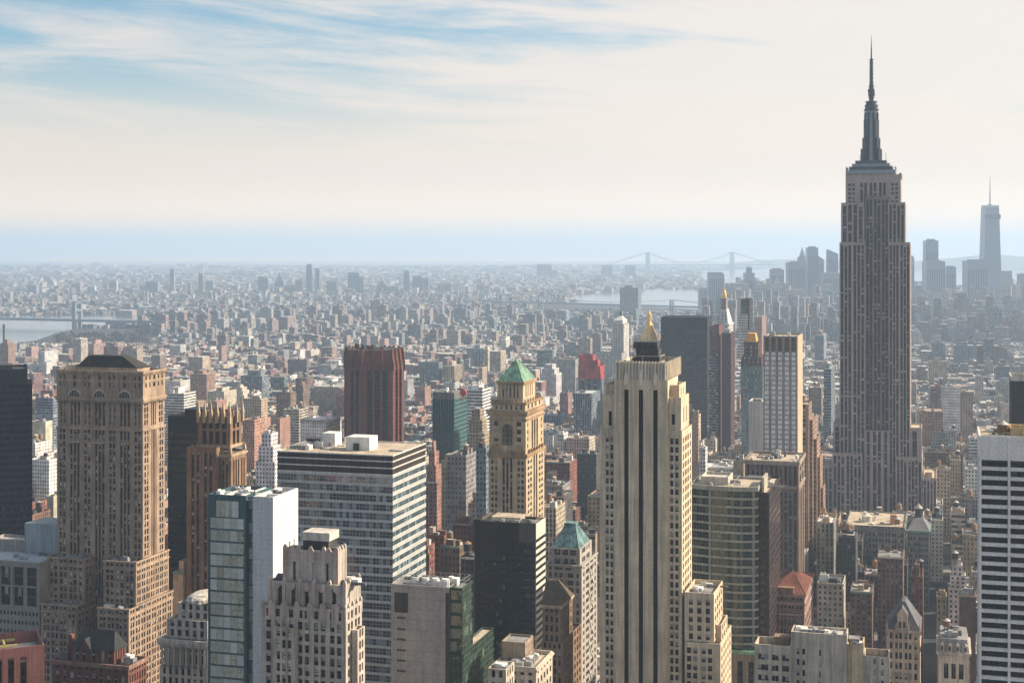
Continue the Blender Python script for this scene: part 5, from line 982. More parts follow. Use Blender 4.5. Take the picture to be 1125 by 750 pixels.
mb = MB(); mb.bar((xa / 2, l / 2, zr - .2), (xa / 2, l / 2, zr + 4), .3); mb.cyl(xa / 2, l / 2, .7, .2, zr - .1, zr + 1.4, 8); b.part(mb, 'roof_finial', M_copper); b.finish({'g': glass('brown_window', blind=.35, frame=(.3, .25, .22), rail=.05)})

# ------------------------------------------------------------------ foreground tan block
b = Bld('loft_building', 'broad pale tan block with mostly blank stepped walls at the bottom edge', 930, 520, 'building'); st = stone('tan_stucco', (.50, .43, .345), .2, streak=.35); zt = b.z(697.5); xa = b.fx(869); l = 10
b.tier('central_block', xa, 0, 0, l, 0, zt, st, dict(pat='=W-W#' + '-w##-', fh=3.7, wh=.58, depth=.4, top=5), dict(pat='##', fh=4), roof=M_rlight, par=.8)
y_ = -1.2; b.tier('left_block', b.fx(829, y_), xa - .02, y_, l, 0, b.z(714, 0, y_), st, dict(pat='-WWW-WW-WW.', fh=3.7, wh=.55, depth=.4, top=2.6), None, roof=stone('rust_roofing', (.30, .2, .13), .25), par=2.4)
b.tier('right_block', .02, b.fx(948, 2), 2, l + 4, 0, b.z(709), stone('golden_stucco', (.52, .40, .25), .2), dict(pat='###', fh=4), dict(pat='-W-W-W-', fh=3.7, wh=.55), roof=M_rlight); b.tier('right_step', b.fx(948, 2) + .02, b.fx(976.5, 3), 3, l + 4, 0, b.z(721), st, dict(pat='#W=W=', fh=3.7, wh=.55), dict(pat='-W-W-W-', fh=3.7, wh=.55), roof=stone('rust_roofing', (.30, .2, .13), .25), par=2.2)
b.box('penthouse', b.fx(850, 4), b.fx(869, 4) - .4, 4, 9, b.z(714) - 2.5, b.z(703, 0, 6), MATS['rust_roofing']); roofstuff(b, xa, -1, 1, l, zt - .8, 8, 84, hmax=1); b.box('stair_house', b.fx(932, 6), b.fx(944, 6), 6, 11, b.z(709) - 1.2, b.z(701, 0, 6), M_rgrey); roofstuff(b, .5, b.fx(946), 3, l, b.z(709) - 1.2, 4, 85, hmax=2); b.finish({'g': glass('stucco_window', blind=.4, blindcol=(.6, .58, .53), frame=(.4, .36, .3))})

# ------------------------------------------------------------------ gabled stone building
b = Bld('gabled_building', 'narrow pale stone building with a steep slate gable and arched windows', 1010.5, 640, 'building'); st = stone('warm_stone', (.44, .36, .285), .2, streak=.3); xa = b.fx(974.5); zt = b.z(693); l = 26
b.tier('main_block', xa, 0, 0, l, 0, zt, st, dict(pat='-W-W.W-W.W-W-', fh=4.3, wh=.66, depth=.5, top=.6), dict(pat='#', fh=4), par=0); b.cornice(xa, 0, 0, l, zt - .7, .7, .5, st); b.cornice(xa, 0, 0, l, b.z(715), .5, .35, st)
mb = MB(); xm = b.fx(991, 0); zr = b.z(661, xm, 8)
for f in ([(xa - .4, -.4, zt), (.4, -.4, zt), (xm + 1.2, 9, zr), (xm - .2, 9, zr)], [(.4, -.4, zt), (.4, l, zt), (xm + 1.2, l - 6, zr), (xm + 1.2, 9, zr)], [(.4, l, zt), (xa - .4, l, zt), (xm - .2, l - 6, zr), (xm + 1.2, l - 6, zr)], [(xa - .4, l, zt), (xa - .4, -.4, zt), (xm - .2, 9, zr), (xm - .2, l - 6, zr)], [(xm - .2, 9, zr), (xm + 1.2, 9, zr), (xm + 1.2, l - 6, zr), (xm - .2, l - 6, zr)]): mb.face(f)
b.part(mb, 'slate_roof', stone('blue_slates', (.12, .12, .13), .2, course=.5)); g0, g1 = b.fx(985.5, -.3), b.fx(996.8, -.3); zg = b.z(677); mb = MB(); mb.box(g0, g1, -.3, 5, zt - .2, zg); mb.face([(g0 - .3, -.35, zg), (g1 + .3, -.35, zg), ((g0 + g1) / 2, -.35, zg + 3.6)]); mb.face([(g1 + .3, -.35, zg), (g1 + .3, 6, zg), ((g0 + g1) / 2, 6, zg + 3.6), ((g0 + g1) / 2, -.35, zg + 3.6)], 1); mb.face([(g0 - .3, 6, zg), (g0 - .3, -.35, zg), ((g0 + g1) / 2, -.35, zg + 3.6), ((g0 + g1) / 2, 6, zg + 3.6)], 1)
for k_ in (.3, .7): q = g0 + (g1 - g0) * k_; mb.box(q - .55, q + .55, -.36, -.2, zt + 1.0, zt + 3.6, 2)
b.part(mb, 'gable', [st, MATS['blue_slates'], M_dark]); 
for q in (g0 - .4, g1 + .4, xa, 0): mb = MB(); mb.box(q - .4, q + .4, -.7, .2, zt - 2, zt + 1.5); mb.pyramid(q - .4, q + .4, -.7, .2, zt + 1.5, zt + 3.6); b.part(mb, 'pinnacle', st)
b.finish({'g': G_std})
b = Bld('mansard_building', 'small ornate stone building with grey mansard roof and arched windows', 1065, 620, 'building'); st = stone('ivory_stone', (.50, .43, .36), .2, streak=.35); xa = b.fx(1030.5); zt = b.z(719); l = 26; zm_ = b.z(704)
b.tier('main_block', xa, 0, 0, l, 0, zt, st, dict(pat='=X-X-X=', fh=9, wh=.72, depth=.7, sill=.15, panes=2, top=3), dict(pat='#', fh=4), par=0); b.cornice(xa, 0, 0, l, zt - .2, .9, .8, st); mb = MB(); mb.pyramid(xa, 0, 0, l, zt + .7, zm_, -xa * .86, l * .86); b.part(mb, 'mansard_roof', stone('lead_roof', (.27, .26, .26), .2, course=.7))
for i in range(4): q = xa + (i + .5) * -xa / 4; mb = MB(); mb.box(q - .8, q + .8, -.1, 2.4, zt + .7, zt + 3.4); mb.box(q - .45, q + .45, -.16, 0, zt + 1.2, zt + 2.9, 1); mb.pyramid(q - .95, q + .95, -.2, 2.4, zt + 3.4, zt + 4.3, .1, 2); b.part(mb, 'dormer', [st, M_dark])
roofstuff(b, xa + 1, -1, 3, l - 3, zm_, 9, 86, hmax=2.4); b.tank(b.fx(1040, 16), 16, zm_, 1.6, 2.6, 1.6); b.finish({'g': G_std})
# ================================================================== setting: ground, pavements, water, far shores
def at(px, py, z=0.0):
    Y = F * (H - z) / (py - EYE); return ((px - CX) / F * Y, Y)
gm = MB(); gm.face([(-15500, -2200, 0), (15500, -2200, 0), (15500, 27500, 0), (-15500, 27500, 0)])
tag(gm.build('ground', stone('asphalt', (.055, .054, .055), .35, scale=.02)), kind='structure')
M_water, N_, L_, b_ = newmat('river_water'); b_.inputs['Base Color'].default_value = (.10, .12, .13, 1); b_.inputs['Roughness'].default_value = .12; b_.inputs['IOR'].default_value = 1.33
bp = N_.new('ShaderNodeBump'); bp.inputs['Strength'].default_value = .10; bp.inputs['Distance'].default_value = 1; L_.new(noise(N_, L_, .03, 5), bp.inputs['Height']); L_.new(bp.outputs[0], b_.inputs['Normal'])
WATER = []
def water(name, px):
    poly = [at(*p) for p in px]; WATER.append(poly); mb = MB(); mb.face([(*p, .5) for p in poly]); o = mb.build(name, M_water); tag(o, kind='structure')
    if mb: # make sure the sheet faces up
        n = o.data.polygons[0].normal
        if n.z < 0: o.data.flip_normals()
water('river_water', [(-120, 350.5), (20, 347.2), (100, 346), (166, 344.5), (166, 356), (120, 359), (84, 361), (62, 366), (40, 374), (20, 377), (-140, 381)])
water('bay_water', [(640, 334), (770, 340), (790, 331), (775, 319), (725, 317), (690, 320), (640, 324), (604, 329)])
water('harbour_water', [(775, 312), (880, 313), (1300, 322), (1300, 297.5), (1010, 296), (860, 294.5), (770, 298)])
water('sea_water', [(-1000, 290.6), (560, 291.0), (700, 293.2), (860, 293.5), (1010, 294.5), (1300, 296), (1300, 288.2), (-1000, 288.2)])
def inside(poly, x, y):
    c = False; n = len(poly)
    for i in range(n):
        x0, y0 = poly[i]; x1, y1 = poly[(i + 1) % n]
        if (y0 > y) != (y1 > y) and x < (x1 - x0) * (y - y0) / (y1 - y0) + x0: c = not c
    return c
def hill(name, pts, h, depth, col):
    """long low ridge along image points"""
    mb = MB(); n = len(pts); a = [at(p[0], p[1]) for p in pts]
    for i in range(n - 1):
        p, q = a[i], a[i + 1]; h0, h1 = h * pts[i][2], h * pts[i + 1][2]
        mb.face([(p[0], p[1], -.5), (q[0], q[1], -.5), (q[0], q[1] + depth * .5, h1), (p[0], p[1] + depth * .5, h0)]); mb.face([(p[0], p[1] + depth * .5, h0), (q[0], q[1] + depth * .5, h1), (q[0], q[1] + depth, -.5), (p[0], p[1] + depth, -.5)])
    tag(mb.build(name, stone('hill_woods', (.06, .075, .05), .3, scale=.004)), kind='structure')
hill('hills', [(996, 297, .1), (1010, 297, .6), (1040, 296.5, .75), (1075, 296, .95), (1100, 296, 1.15), (1130, 296, 1.2), (1230, 296, .5)], 140, 1800, 0)
hill('shore_hills', [(540, 292, .1), (600, 292, .5), (660, 293, .7), (700, 293.5, .4), (720, 294, .1)], 45, 900, 0)
hill('island_hills', [(800, 292, .1), (840, 291.5, .7), (900, 291.5, 1.0), (980, 291.5, .6), (1005, 291.5, .1)], 95, 1500, 0)

# ================================================================== quick meshes with a tint per face, for the many ordinary buildings
TINT = {'red brick': (.20, .082, .06), 'pink brick': (.33, .18, .135), 'tan brick': (.38, .285, .195), 'cream': (.52, .44, .34), 'white': (.62, .60, .56), 'grey': (.27, .265, .26), 'brown': (.17, .11, .08), 'dark': (.065, .062, .065), 'slate blue': (.17, .21, .26), 'teal': (.10, .20, .21)}
W_A = tintmat('wall_punched_windows', (.22, .26, .76, (.018, .018, .02))); W_B = tintmat('wall_narrow_windows', (.15, .22, .80, (.018, .018, .02))); W_C = tintmat('wall_window_ribbons', (.485, .34, .80, (.025, .028, .032))); W_D = tintmat('wall_window_strips', (.27, .12, .92, (.02, .02, .024)))
W_0 = tintmat('party_wall'); W_R = tintmat('flat_roofing', roof=True)
CM = [W_A, W_B, W_C, W_D, W_0, W_R]
class City:
    def __init__(s): s.v, s.f, s.m, s.uv, s.t = [], [], [], [], []
    def quad(s, pts, m, tint, uv):
        i = len(s.v); s.v += pts; s.f.append((i, i + 1, i + 2, i + 3)); s.m.append(m); s.uv += uv; s.t.append(tint)
    def box(s, T, x0, x1, y0, y1, z0, z1, ms, tw, tr, bay=2.6, fh=3.4, par=0.0):
        a = [(x0, y0), (x1, y0), (x1, y1), (x0, y1)]; nf = max(1, round((z1 - z0) / fh))
        for i in range(4):
            p, q = a[i], a[(i + 1) % 4]; n = max(1, round(math.hypot(q[0] - p[0], q[1] - p[1]) / bay)); P, Q = T(*p), T(*q)
            s.quad([(*P, z0), (*Q, z0), (*Q, z1), (*P, z1)], ms[i], tw, [(0, 0), (n, 0), (n, nf + .3), (0, nf + .3)])
        t = .4; zr = z1 - par
        if par > 0:
            b_ = [(x0 + t, y0 + t), (x1 - t, y0 + t), (x1 - t, y1 - t), (x0 + t, y1 - t)]
            for i in range(4):
                j = (i + 1) % 4; o, o2, i1, i2 = T(*a[i]), T(*a[j]), T(*b_[i]), T(*b_[j])
                s.quad([(*o, z1), (*o2, z1), (*i2, z1), (*i1, z1)], 4, tw, [(0, 0)] * 4); s.quad([(*i1, zr), (*i1, z1), (*i2, z1), (*i2, zr)], 4, tw, [(0, 0)] * 4)
            a = b_
        s.quad([(*T(*p), zr) for p in a], 5, tr, [(0, 0)] * 4)
    def build(s, name, parent=None):
        me = bpy.data.meshes.new(name); me.from_pydata(s.v, [], s.f)
        for m in CM: me.materials.append(m)
        me.polygons.foreach_set('material_index', s.m); u = me.uv_layers.new(name='UVMap'); u.data.foreach_set('uv', np.array(s.uv, dtype=np.float32).ravel())
        ca = me.attributes.new('tint', 'FLOAT_COLOR', 'FACE'); ca.data.foreach_set('color', np.array(s.t, dtype=np.float32).ravel()); me.update()
        return link(bpy.data.objects.new(name, me), parent)
def jit(c, r, a=.18):
    k = 1 + r.uniform(-a, a); return tuple(min(.8, max(.01, v * k * (1 + r.uniform(-.05, .05)))) for v in c)
ROOFS = [((.56, .54, .50), .24), ((.40, .38, .35), .18), ((.20, .195, .19), .25), ((.085, .08, .08), .21), ((.34, .27, .20), .12)]
ROOFN = [((.56, .54, .50), .14), ((.34, .32, .30), .16), ((.17, .165, .16), .28), ((.075, .07, .07), .30), ((.30, .23, .17), .12)]
def roofcol(r, tab=None):
    t = r.random()
    for c, p in tab or ROOFS:
        t -= p
        if t < 0: break
    return (*jit(c, r, .2), r.random())
class Item:
    """an ordinary building: corner C (front right), width, length, height"""
    def __init__(s, C, w, l, h, col, style=None, r=None, th=TH, roof=None, bay=None, ms=None, tiers=None, name=None, head=None, pent=None, fh=None):
        r = r or random; s.C, s.w, s.l, s.h, s.th, s.col = C, w, l, h, th, col; s.c, s.s = math.cos(th), math.sin(th); s.seed = r.randrange(1 << 30)
        haze_mix = min(.5, max(0.0, (C[1] - 1600) / 5000)); s.tw = (*[v * (1 - haze_mix) + q * haze_mix for v, q in zip(jit(TINT[col], r), (.23, .245, .27))], r.random()); s.tr = roof or roofcol(r); s.bay = bay or r.uniform(2.2, 3.2); st = r.choice([0, 0, 0, 1, 1, 2, 3]) if style is None else style  # wall tint greys with distance, haze put into the colour
        s.ms = ms or [st if r.random() < .85 else 4, st if r.random() < .62 else 4, 4, st if r.random() < .5 else 4]; s.st = st; s.tiers = tiers; s.name = name; s.head = head; s.pent = pent; s.fh = fh or r.uniform(3.1, 3.8)
    def T(s, x, y): return (s.C[0] + x * s.c + y * s.s, s.C[1] - x * s.s + y * s.c)
    def foot(s): return [s.T(-s.w, 0), s.T(0, 0), s.T(0, s.l), s.T(-s.w, s.l)]
    def mesh(s, cm, world, detail, par=1.0):
        T = s.T if world else (lambda x, y: (x, y)); r = random.Random(s.seed); w_, l, h = s.w, s.l, s.h; kids = []
        if s.tiers:
            z0 = 0
            for (x0, x1, y0, y1, f) in s.tiers: cm.box(T, -w_ + x0 * w_, -w_ + x1 * w_, y0 * l, y1 * l, z0 if z0 == 0 else z0 - par, h * f, s.ms, s.tw, s.tr, s.bay, s.fh, par if detail else 0); z0 = h * f
            x0, x1, y0, y1, _ = s.tiers[-1]; bx = (-w_ + x0 * w_, -w_ + x1 * w_, y0 * l, y1 * l)
        else: cm.box(T, -w_, 0, 0, l, 0, h, s.ms, s.tw, s.tr, s.bay, s.fh, par if detail else 0); bx = (-w_, 0, 0, l)
        zr = h - (par if detail else 0); bw, bl = bx[1] - bx[0], bx[3] - bx[2]
        if s.pent: kids.append(('roof_bulkhead', bx[0] + bw * s.pent[0], bx[0] + bw * s.pent[1], bx[2] + bl * .25, bx[2] + bl * .8, zr, h + s.pent[2], s.tw, s.tr))
        for i in range(r.choice([0, 1, 1, 2]) + (r.choice([2, 3, 5]) if detail else 0) + (1 if detail and bw > 18 else 0)):
            a, c = r.uniform(2.2, 5.5), r.uniform(2.2, 6)
            if bw < a + 2 or bl < c + 2: continue
            x, y = r.uniform(bx[0] + .8, bx[1] - a - .8), r.uniform(bx[2] + .8, bx[3] - c - .8); hh = r.choice([1.2, 1.6, 2.6, 3.2, 4.2])
            tw = s.tw if r.random() < .5 else (*jit(r.choice([TINT['white'], TINT['grey'], TINT['tan brick'], TINT['dark']]), r), r.random()); kids.append(('roof_bulkhead', x, x + a, y, y + c, zr, zr + hh, tw, s.tr if r.random() < .5 else roofcol(r)))
        return kids, zr, bx, r
ITEMS = []
def mid(pl, pc, pr, py, Y, col, name, head, style=None, **kw):
    """a hand-placed ordinary building from its outline in the view"""
    C = ((pc - CX) / F * Y, Y); k = (pl - CX) / F; w_ = -(k * C[1] - C[0]) / (cT + k * sT); k = (pr - CX) / F; den = sT - k * cT
    l = (k * C[1] - C[0]) / den if abs(den) > .004 else 40; l = min(max(l, 12), 70 if Y > 1150 else 26) if pr > pc else 25
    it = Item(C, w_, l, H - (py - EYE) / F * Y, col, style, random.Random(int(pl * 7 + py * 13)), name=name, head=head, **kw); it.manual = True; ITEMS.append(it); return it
AT, OB, LB, TB = 'apartment_tower', 'office_block', 'loft_block', 'tower_block'
BASE = [3, 3, 3]
# near and middle distance
for a in [(33, 54, 60.5, 505, 1330, 'white', OB, 'white gridded block with rose base', 0), (34, 50, 56, 463, 1500, 'cream', OB, 'plain cream tower above the white gridded block', 4), (40, 58, 62, 437, 1750, 'slate blue', OB, 'slate blue block with flat roof', 2),
          (181, 202, 215, 432, 1650, 'white', AT, 'white terraced tower with balcony stripes and round roof tank', 2), (209, 227, 236, 411, 2300, 'pink brick', AT, 'tall pink brick tower with tan penthouse', 0), (191, 206, 209, 414, 2700, 'slate blue', OB, 'low slate block with black roof plant', 2), (228, 246, 260, 430, 2050, 'cream', AT, 'cream brick apartment tower behind the stone spires', 0),
          (255, 268, 276, 426, 2250, 'cream', AT, 'pale cream block with stepped roof', 1), (267, 287, 294, 438, 1950, 'tan brick', AT, 'beige block with sunlit cream side', 0), (266.5, 279.5, 291, 461, 1600, 'pink brick', AT, 'pink apartment block with green roof rim', 0), (265, 288, 296, 413, 2350, 'slate blue', AT, 'blue grey glass apartment slab', 2), (297, 312, 316, 414, 2500, 'teal', OB, 'teal glazed block with cream dome', 2),
          (303.5, 319, 325.5, 431, 2020, 'brown', AT, 'brown brick tower with water tank', 0), (325, 333, 339.5, 423, 2150, 'brown', AT, 'brown tower with sunlit orange side', 0), (281, 302, 312.5, 477, 1250, 'white', OB, 'white stepped office block behind the glass block', 0), (330, 358, 374, 462, 1330, 'white', LB, 'ornate white building with tall roof frames', 1), (345, 372, 383, 425, 2250, 'tan brick', AT, 'broad tan apartment slab', 0), (352, 378, 383, 401, 2950, 'white', OB, 'long white gridded slab', 3), (316, 337, 340, 395, 2900, 'brown', AT, 'grey brown block with tall chimney', 0), (325, 338, 345, 417, 2500, 'dark', OB, 'dark block with black roof', 0),
          (512, 530, 539, 428, 1560, 'white', OB, 'white banded block behind the teal tower', 2), (461, 482, 486, 398, 2620, 'slate blue', AT, 'dark ribbed apartment slab', 3), (487, 499, 508, 402, 2600, 'tan brick', AT, 'tan striped apartment slab', 3), (500, 506, 510, 397, 2650, 'dark', AT, 'slim dark tower', 1), (513, 531, 541, 383, 3050, 'grey', AT, 'wide grey slab', 3), (531, 536, 540, 384, 3000, 'cream', AT, 'cream ended slab', 0), (538, 550, 556, 386, 2950, 'tan brick', AT, 'tan twin slab', 0), (482, 500, 508, 389, 3100, 'brown', OB, 'long flat brown block with white roof', 2),
          (604, 632, 635, 395, 2500, 'grey', OB, 'long grey gridded office block', 0), (593, 611, 617, 401, 2450, 'white', OB, 'white block with stepped top', 0), (590, 607, 609, 385, 3000, 'teal', OB, 'squat teal block', 2), (630, 650, 659.5, 432, 1700, 'slate blue', OB, 'slate glass tower with pale ribs', 3), (608, 622, 629, 477, 1500, 'white', LB, 'white stepped building', 0, ), (633, 650, 656, 415, 2300, 'white', LB, 'white framed low block', 0),
          (655, 683, 688, 388, 2650, 'white', OB, 'long white colonnaded block', 3), (634, 655, 659, 498, 1350, 'dark', OB, 'dark block with lit window dots', 1), (598, 626, 636, 508, 1380, 'red brick', LB, 'red brown brick block', 0), (597, 618, 627, 533, 1150, 'grey', LB, 'grey stone loft with arched top', 1), (467, 480, 487, 497, 1150, 'pink brick', AT, 'rose brick tower with stepped top', 1), (485, 492, 500, 506, 1120, 'tan brick', AT, 'tan tower with sunlit side', 1), (491, 512, 524, 500, 1080, 'grey', LB, 'long pale block with sunlit white side', 0), (523, 534, 537, 492, 1000, 'slate blue', LB, 'narrow slate block', 0), (513, 532, 538, 450, 1450, 'tan brick', LB, 'tan stepped block', 0), (747, 768, 768.5, 455, 1600, 'cream', LB, 'cream corner block', 0), (760, 775, 777, 492, 1350, 'white', LB, 'white loft with dark windows', 0), (744, 760, 768, 455, 1280, 'tan brick', LB, 'tan block beside the buff tower', 0), (829, 837, 843, 348, 2650, 'pink brick', AT, 'pink slab pair', 0), (866, 883, 886, 440, 1330, 'tan brick', LB, 'tan loft beyond the white windowed tower', 0),
          (897, 916, 923, 574, 1030, 'grey', LB, 'grey loft with pale corner piers', 3), (889, 897, 904, 555, 1180, 'cream', LB, 'narrow cream loft', 1), (1001, 1014, 1029, 633, 900, 'red brick', LB, 'tall dark red brick tower', 0), (1042, 1064, 1075, 622, 930, 'white', LB, 'white loft with stepped roof', 0), (1054, 1072, 1078, 654, 840, 'brown', LB, 'plain brown block with blank walls', 4), (1029, 1040, 1046, 655, 880, 'tan brick', LB, 'narrow tan loft', 1), (921, 940, 947, 590, 1000, 'dark', LB, 'dark brick block', 0), (964, 992, 998, 612, 960, 'brown', LB, 'broad brown brick loft', 0), (898, 926, 936, 641, 900, 'cream', LB, 'pale roofed low loft', 0), (934, 958, 966, 650, 880, 'brown', LB, 'brown loft with ochre side wall', 0), (1034, 1056, 1061, 425, 1950, 'white', LB, 'white gridded block', 0), (1010, 1036, 1041, 452, 1750, 'pink brick', LB, 'rose loft with green cornice', 0), (1023, 1045, 1055, 475, 1600, 'grey', LB, 'grey block with white stepped side', 0), (1055, 1069, 1071, 432, 1850, 'tan brick', LB, 'tan loft', 0), (1016, 1058, 1064, 497, 1480, 'brown', LB, 'long low brown block', 0), (1018, 1044, 1049, 515, 1340, 'cream', LB, 'cream loft with square windows', 0), (905, 913, 920, 405, 1900, 'slate blue', OB, 'slate slab with white screen', 2), (1045, 1075, 1080, 548, 1180, 'grey', LB, 'grey corner block', 0), (1060, 1074, 1080, 515, 1300, 'white', LB, 'pale loft', 0),
          (190, 201, 207, 628, 800, 'cream', LB, 'small cream stair tower beside the brown tower', 4), (466, 488, 497, 588, 860, 'red brick', LB, 'dark red brick building with rusty gables', 0), (484, 505, 512, 600, 830, 'brown', LB, 'brown block with black roof', 0), (506, 521, 526, 612, 800, 'dark', LB, 'dark narrow block', 0), (497, 517, 523, 575, 920, 'red brick', LB, 'red brick block with roof stair', 0), (455, 470, 476, 600, 840, 'red brick', LB, 'red brick corner block', 0), (600, 606, 612, 520, 1250, 'tan brick', LB, 'tan slim loft', 1)]:
    mid(*a[:9])
# mid-far: housing slabs and towers
for i, a in enumerate([(0, 9, 17, 378, 2750, 'pink brick', AT, 'pink brick slab beside the dark smokestack', 0), (42, 49, 64, 386, 2950, 'white', OB, 'low white block with bright side', 4), (80, 89, 96.5, 372, 3050, 'cream', AT, 'cream tower rising above the hipped roof', 0), (97, 103, 116, 378, 3100, 'pink brick', AT, 'pale pink slab above the hipped roof', 0), (117, 128, 136, 376, 3150, 'tan brick', AT, 'striped tan pair above the hipped roof', 3),
          (166, 180, 183, 345, 4800, 'brown', TB, 'brown twin slab at the river', 0), (183, 193, 196, 342, 4800, 'brown', TB, 'second brown slab at the river', 0), (203, 212, 217, 344, 4700, 'brown', TB, 'brown slab with pink wing', 0), (217, 223, 226, 341, 4750, 'slate blue', TB, 'tall dark slab', 0), (238, 246, 251.5, 350, 4500, 'white', TB, 'white ended tower', 0), (258, 264, 272, 350, 4450, 'white', TB, 'white slab of a bright trio', 3), (272, 276, 281, 350.5, 4460, 'cream', TB, 'cream slab of a bright trio', 3), (281, 286, 292, 350, 4400, 'white', TB, 'bright white slab', 3), (239.5, 248, 252, 368, 3500, 'brown', TB, 'lone dark brown tower', 0), (294, 299, 306, 352, 4400, 'pink brick', TB, 'salmon slab', 0), (307, 316, 323, 348, 4450, 'pink brick', TB, 'salmon tower', 0),
          (365, 377, 381.5, 336, 5000, 'brown', TB, 'large brown slab', 0), (382, 390, 393, 341, 5100, 'slate blue', TB, 'slate slab', 0), (393, 399, 402, 340, 5100, 'brown', TB, 'dull brown slab', 0), (402, 405, 408, 342, 4950, 'tan brick', TB, 'narrow orange tan tower', 0), (414, 424, 427, 335, 5100, 'brown', TB, 'tall brown slab', 0), (427, 433, 437, 339, 5150, 'slate blue', TB, 'grey slab', 0), (436, 444, 448, 339, 5150, 'brown', TB, 'umber slab', 0), (450, 458, 462, 340, 5100, 'slate blue', TB, 'pale blue slab', 0), (466, 472, 476, 340, 5000, 'pink brick', TB, 'rose slab', 0), (480, 490, 494, 345, 4700, 'slate blue', TB, 'dark blue stepped tower', 0), (494, 500, 508, 341, 5200, 'slate blue', TB, 'wide hazy slab', 0), (508, 516, 522, 342, 5100, 'slate blue', TB, 'tall hazy slab', 0), (349, 362, 365, 341, 5300, 'slate blue', TB, 'hazy slate tower', 0),
          (419, 429, 433, 365, 3900, 'brown', TB, 'brown grey slab above the red tower', 0), (434, 440, 445, 370, 3900, 'slate blue', TB, 'slate slab above the red tower', 0), (467, 476, 480, 367, 3800, 'pink brick', TB, 'pink edged slab', 0), (486, 494, 498, 372, 3750, 'brown', TB, 'brown slab with tan edge', 0), (502, 511, 515, 363, 3850, 'brown', TB, 'twin brown slab', 0), (515, 519, 523, 367, 3850, 'tan brick', TB, 'tan edged slab', 0), (537, 543, 546, 350, 4300, 'teal', TB, 'teal glass tower', 2), (570, 578, 581, 356, 4000, 'brown', TB, 'brown tower above the green pyramid', 0), (551, 556, 560, 370, 3500, 'white', OB, 'small white block with pink chimney', 4), (445, 452, 456, 371, 3800, 'pink brick', TB, 'rose slab by the red tower', 0),
          (587, 594, 597, 341, 5200, 'slate blue', TB, 'hazy block near the bay', 0), (612, 622, 626, 341, 5000, 'slate blue', TB, 'small hazy block', 0), (640, 646, 649, 350, 4300, 'brown', TB, 'brown hazy tower', 0), (681, 701, 704.5, 316, 5300, 'slate blue', TB, 'big slate blue tower by the bay', 3), (691, 699, 702, 341, 4800, 'teal', TB, 'teal glazed block beneath the slate tower', 2), (1047, 1068, 1074, 322, 4400, 'brown', TB, 'rust brown stepped block before the far towers', 0), (1086, 1101, 1106, 338, 3900, 'slate blue', TB, 'blue glass block before the far towers', 2), (1059, 1070, 1075, 360, 3300, 'grey', TB, 'grey block', 0), (1080, 1092, 1098, 372, 3000, 'slate blue', TB, 'slate block', 2), (895, 905, 911, 368, 2900, 'slate blue', TB, 'slate tower', 0), (866, 877, 885, 385, 2700, 'grey', TB, 'dark slab', 0)]):
    it = mid(*a[:9])
for it in ITEMS:
    r = random.Random(it.seed + 5)
    if 'tower' in it.head or 'slab' in it.head:
        if it.pent is None and r.random() < .7: it.pent = (r.uniform(.15, .35), r.uniform(.55, .85), r.uniform(3, 8))
    if 'stepped' in it.head: it.tiers = [(0, 1, 0, 1, .78), (.08, .86, .1, .95, .9), (.2, .7, .2, .9, 1.0)]
    it.ms = [it.st, it.st, 4, it.st]

# ================================================================== the ordinary street grid
def cross(foot, other):
    ax = [(cT, -sT), (sT, cT)]
    for q in ((foot[1][0] - foot[0][0], foot[1][1] - foot[0][1]), (other[1][0] - other[0][0], other[1][1] - other[0][1])): n = math.hypot(*q) or 1; ax += [(q[0] / n, q[1] / n), (-q[1] / n, q[0] / n)]
    for a in ax:
        p = [f[0] * a[0] + f[1] * a[1] for f in foot]; o = [f[0] * a[0] + f[1] * a[1] for f in other]
        if max(p) < min(o) + .3 or max(o) < min(p) + .3: return False
    return True
TAKEN = [f for f, _ in HEROES] + [it.foot() for it in ITEMS]
TB_ = [(min(p[0] for p in f), max(p[0] for p in f), min(p[1] for p in f), max(p[1] for p in f)) for f in TAKEN]
def free(foot):
    x0, x1, y0, y1 = min(p[0] for p in foot), max(p[0] for p in foot), min(p[1] for p in foot), max(p[1] for p in foot)
    for f, q in zip(TAKEN, TB_):
        if q[0] < x1 and q[1] > x0 and q[2] < y1 and q[3] > y0 and cross(foot, f): return False
    return True
AV0, AVD, STD = -9.0, 145.0, 80.0
def shore(h, px, Y):
    if px < 172 and 2700 < Y < 4800: h = min(h, H - (378 - EYE) / F * Y)
    if 585 < px < 795 and 4300 < Y < 6900: h = min(h, H - (342 - EYE) / F * Y)
    return h
pave = MB(); r = random.Random(11); NEARMAX = 3700
def colour(r, Y, px):
    if Y > 2300 and px < 620: return r.choices(['red brick', 'pink brick', 'tan brick', 'cream', 'white', 'grey', 'brown', 'dark'], [24, 16, 14, 10, 16, 9, 9, 2])[0]
    if px > 620: return r.choices(['red brick', 'pink brick', 'tan brick', 'cream', 'white', 'grey', 'brown', 'dark', 'slate blue'], [9, 8, 20, 18, 17, 12, 10, 4, 2])[0]
    return r.choices(['red brick', 'pink brick', 'tan brick', 'cream', 'white', 'grey', 'brown', 'dark', 'slate blue'], [18, 13, 19, 13, 13, 9, 10, 3, 2])[0]
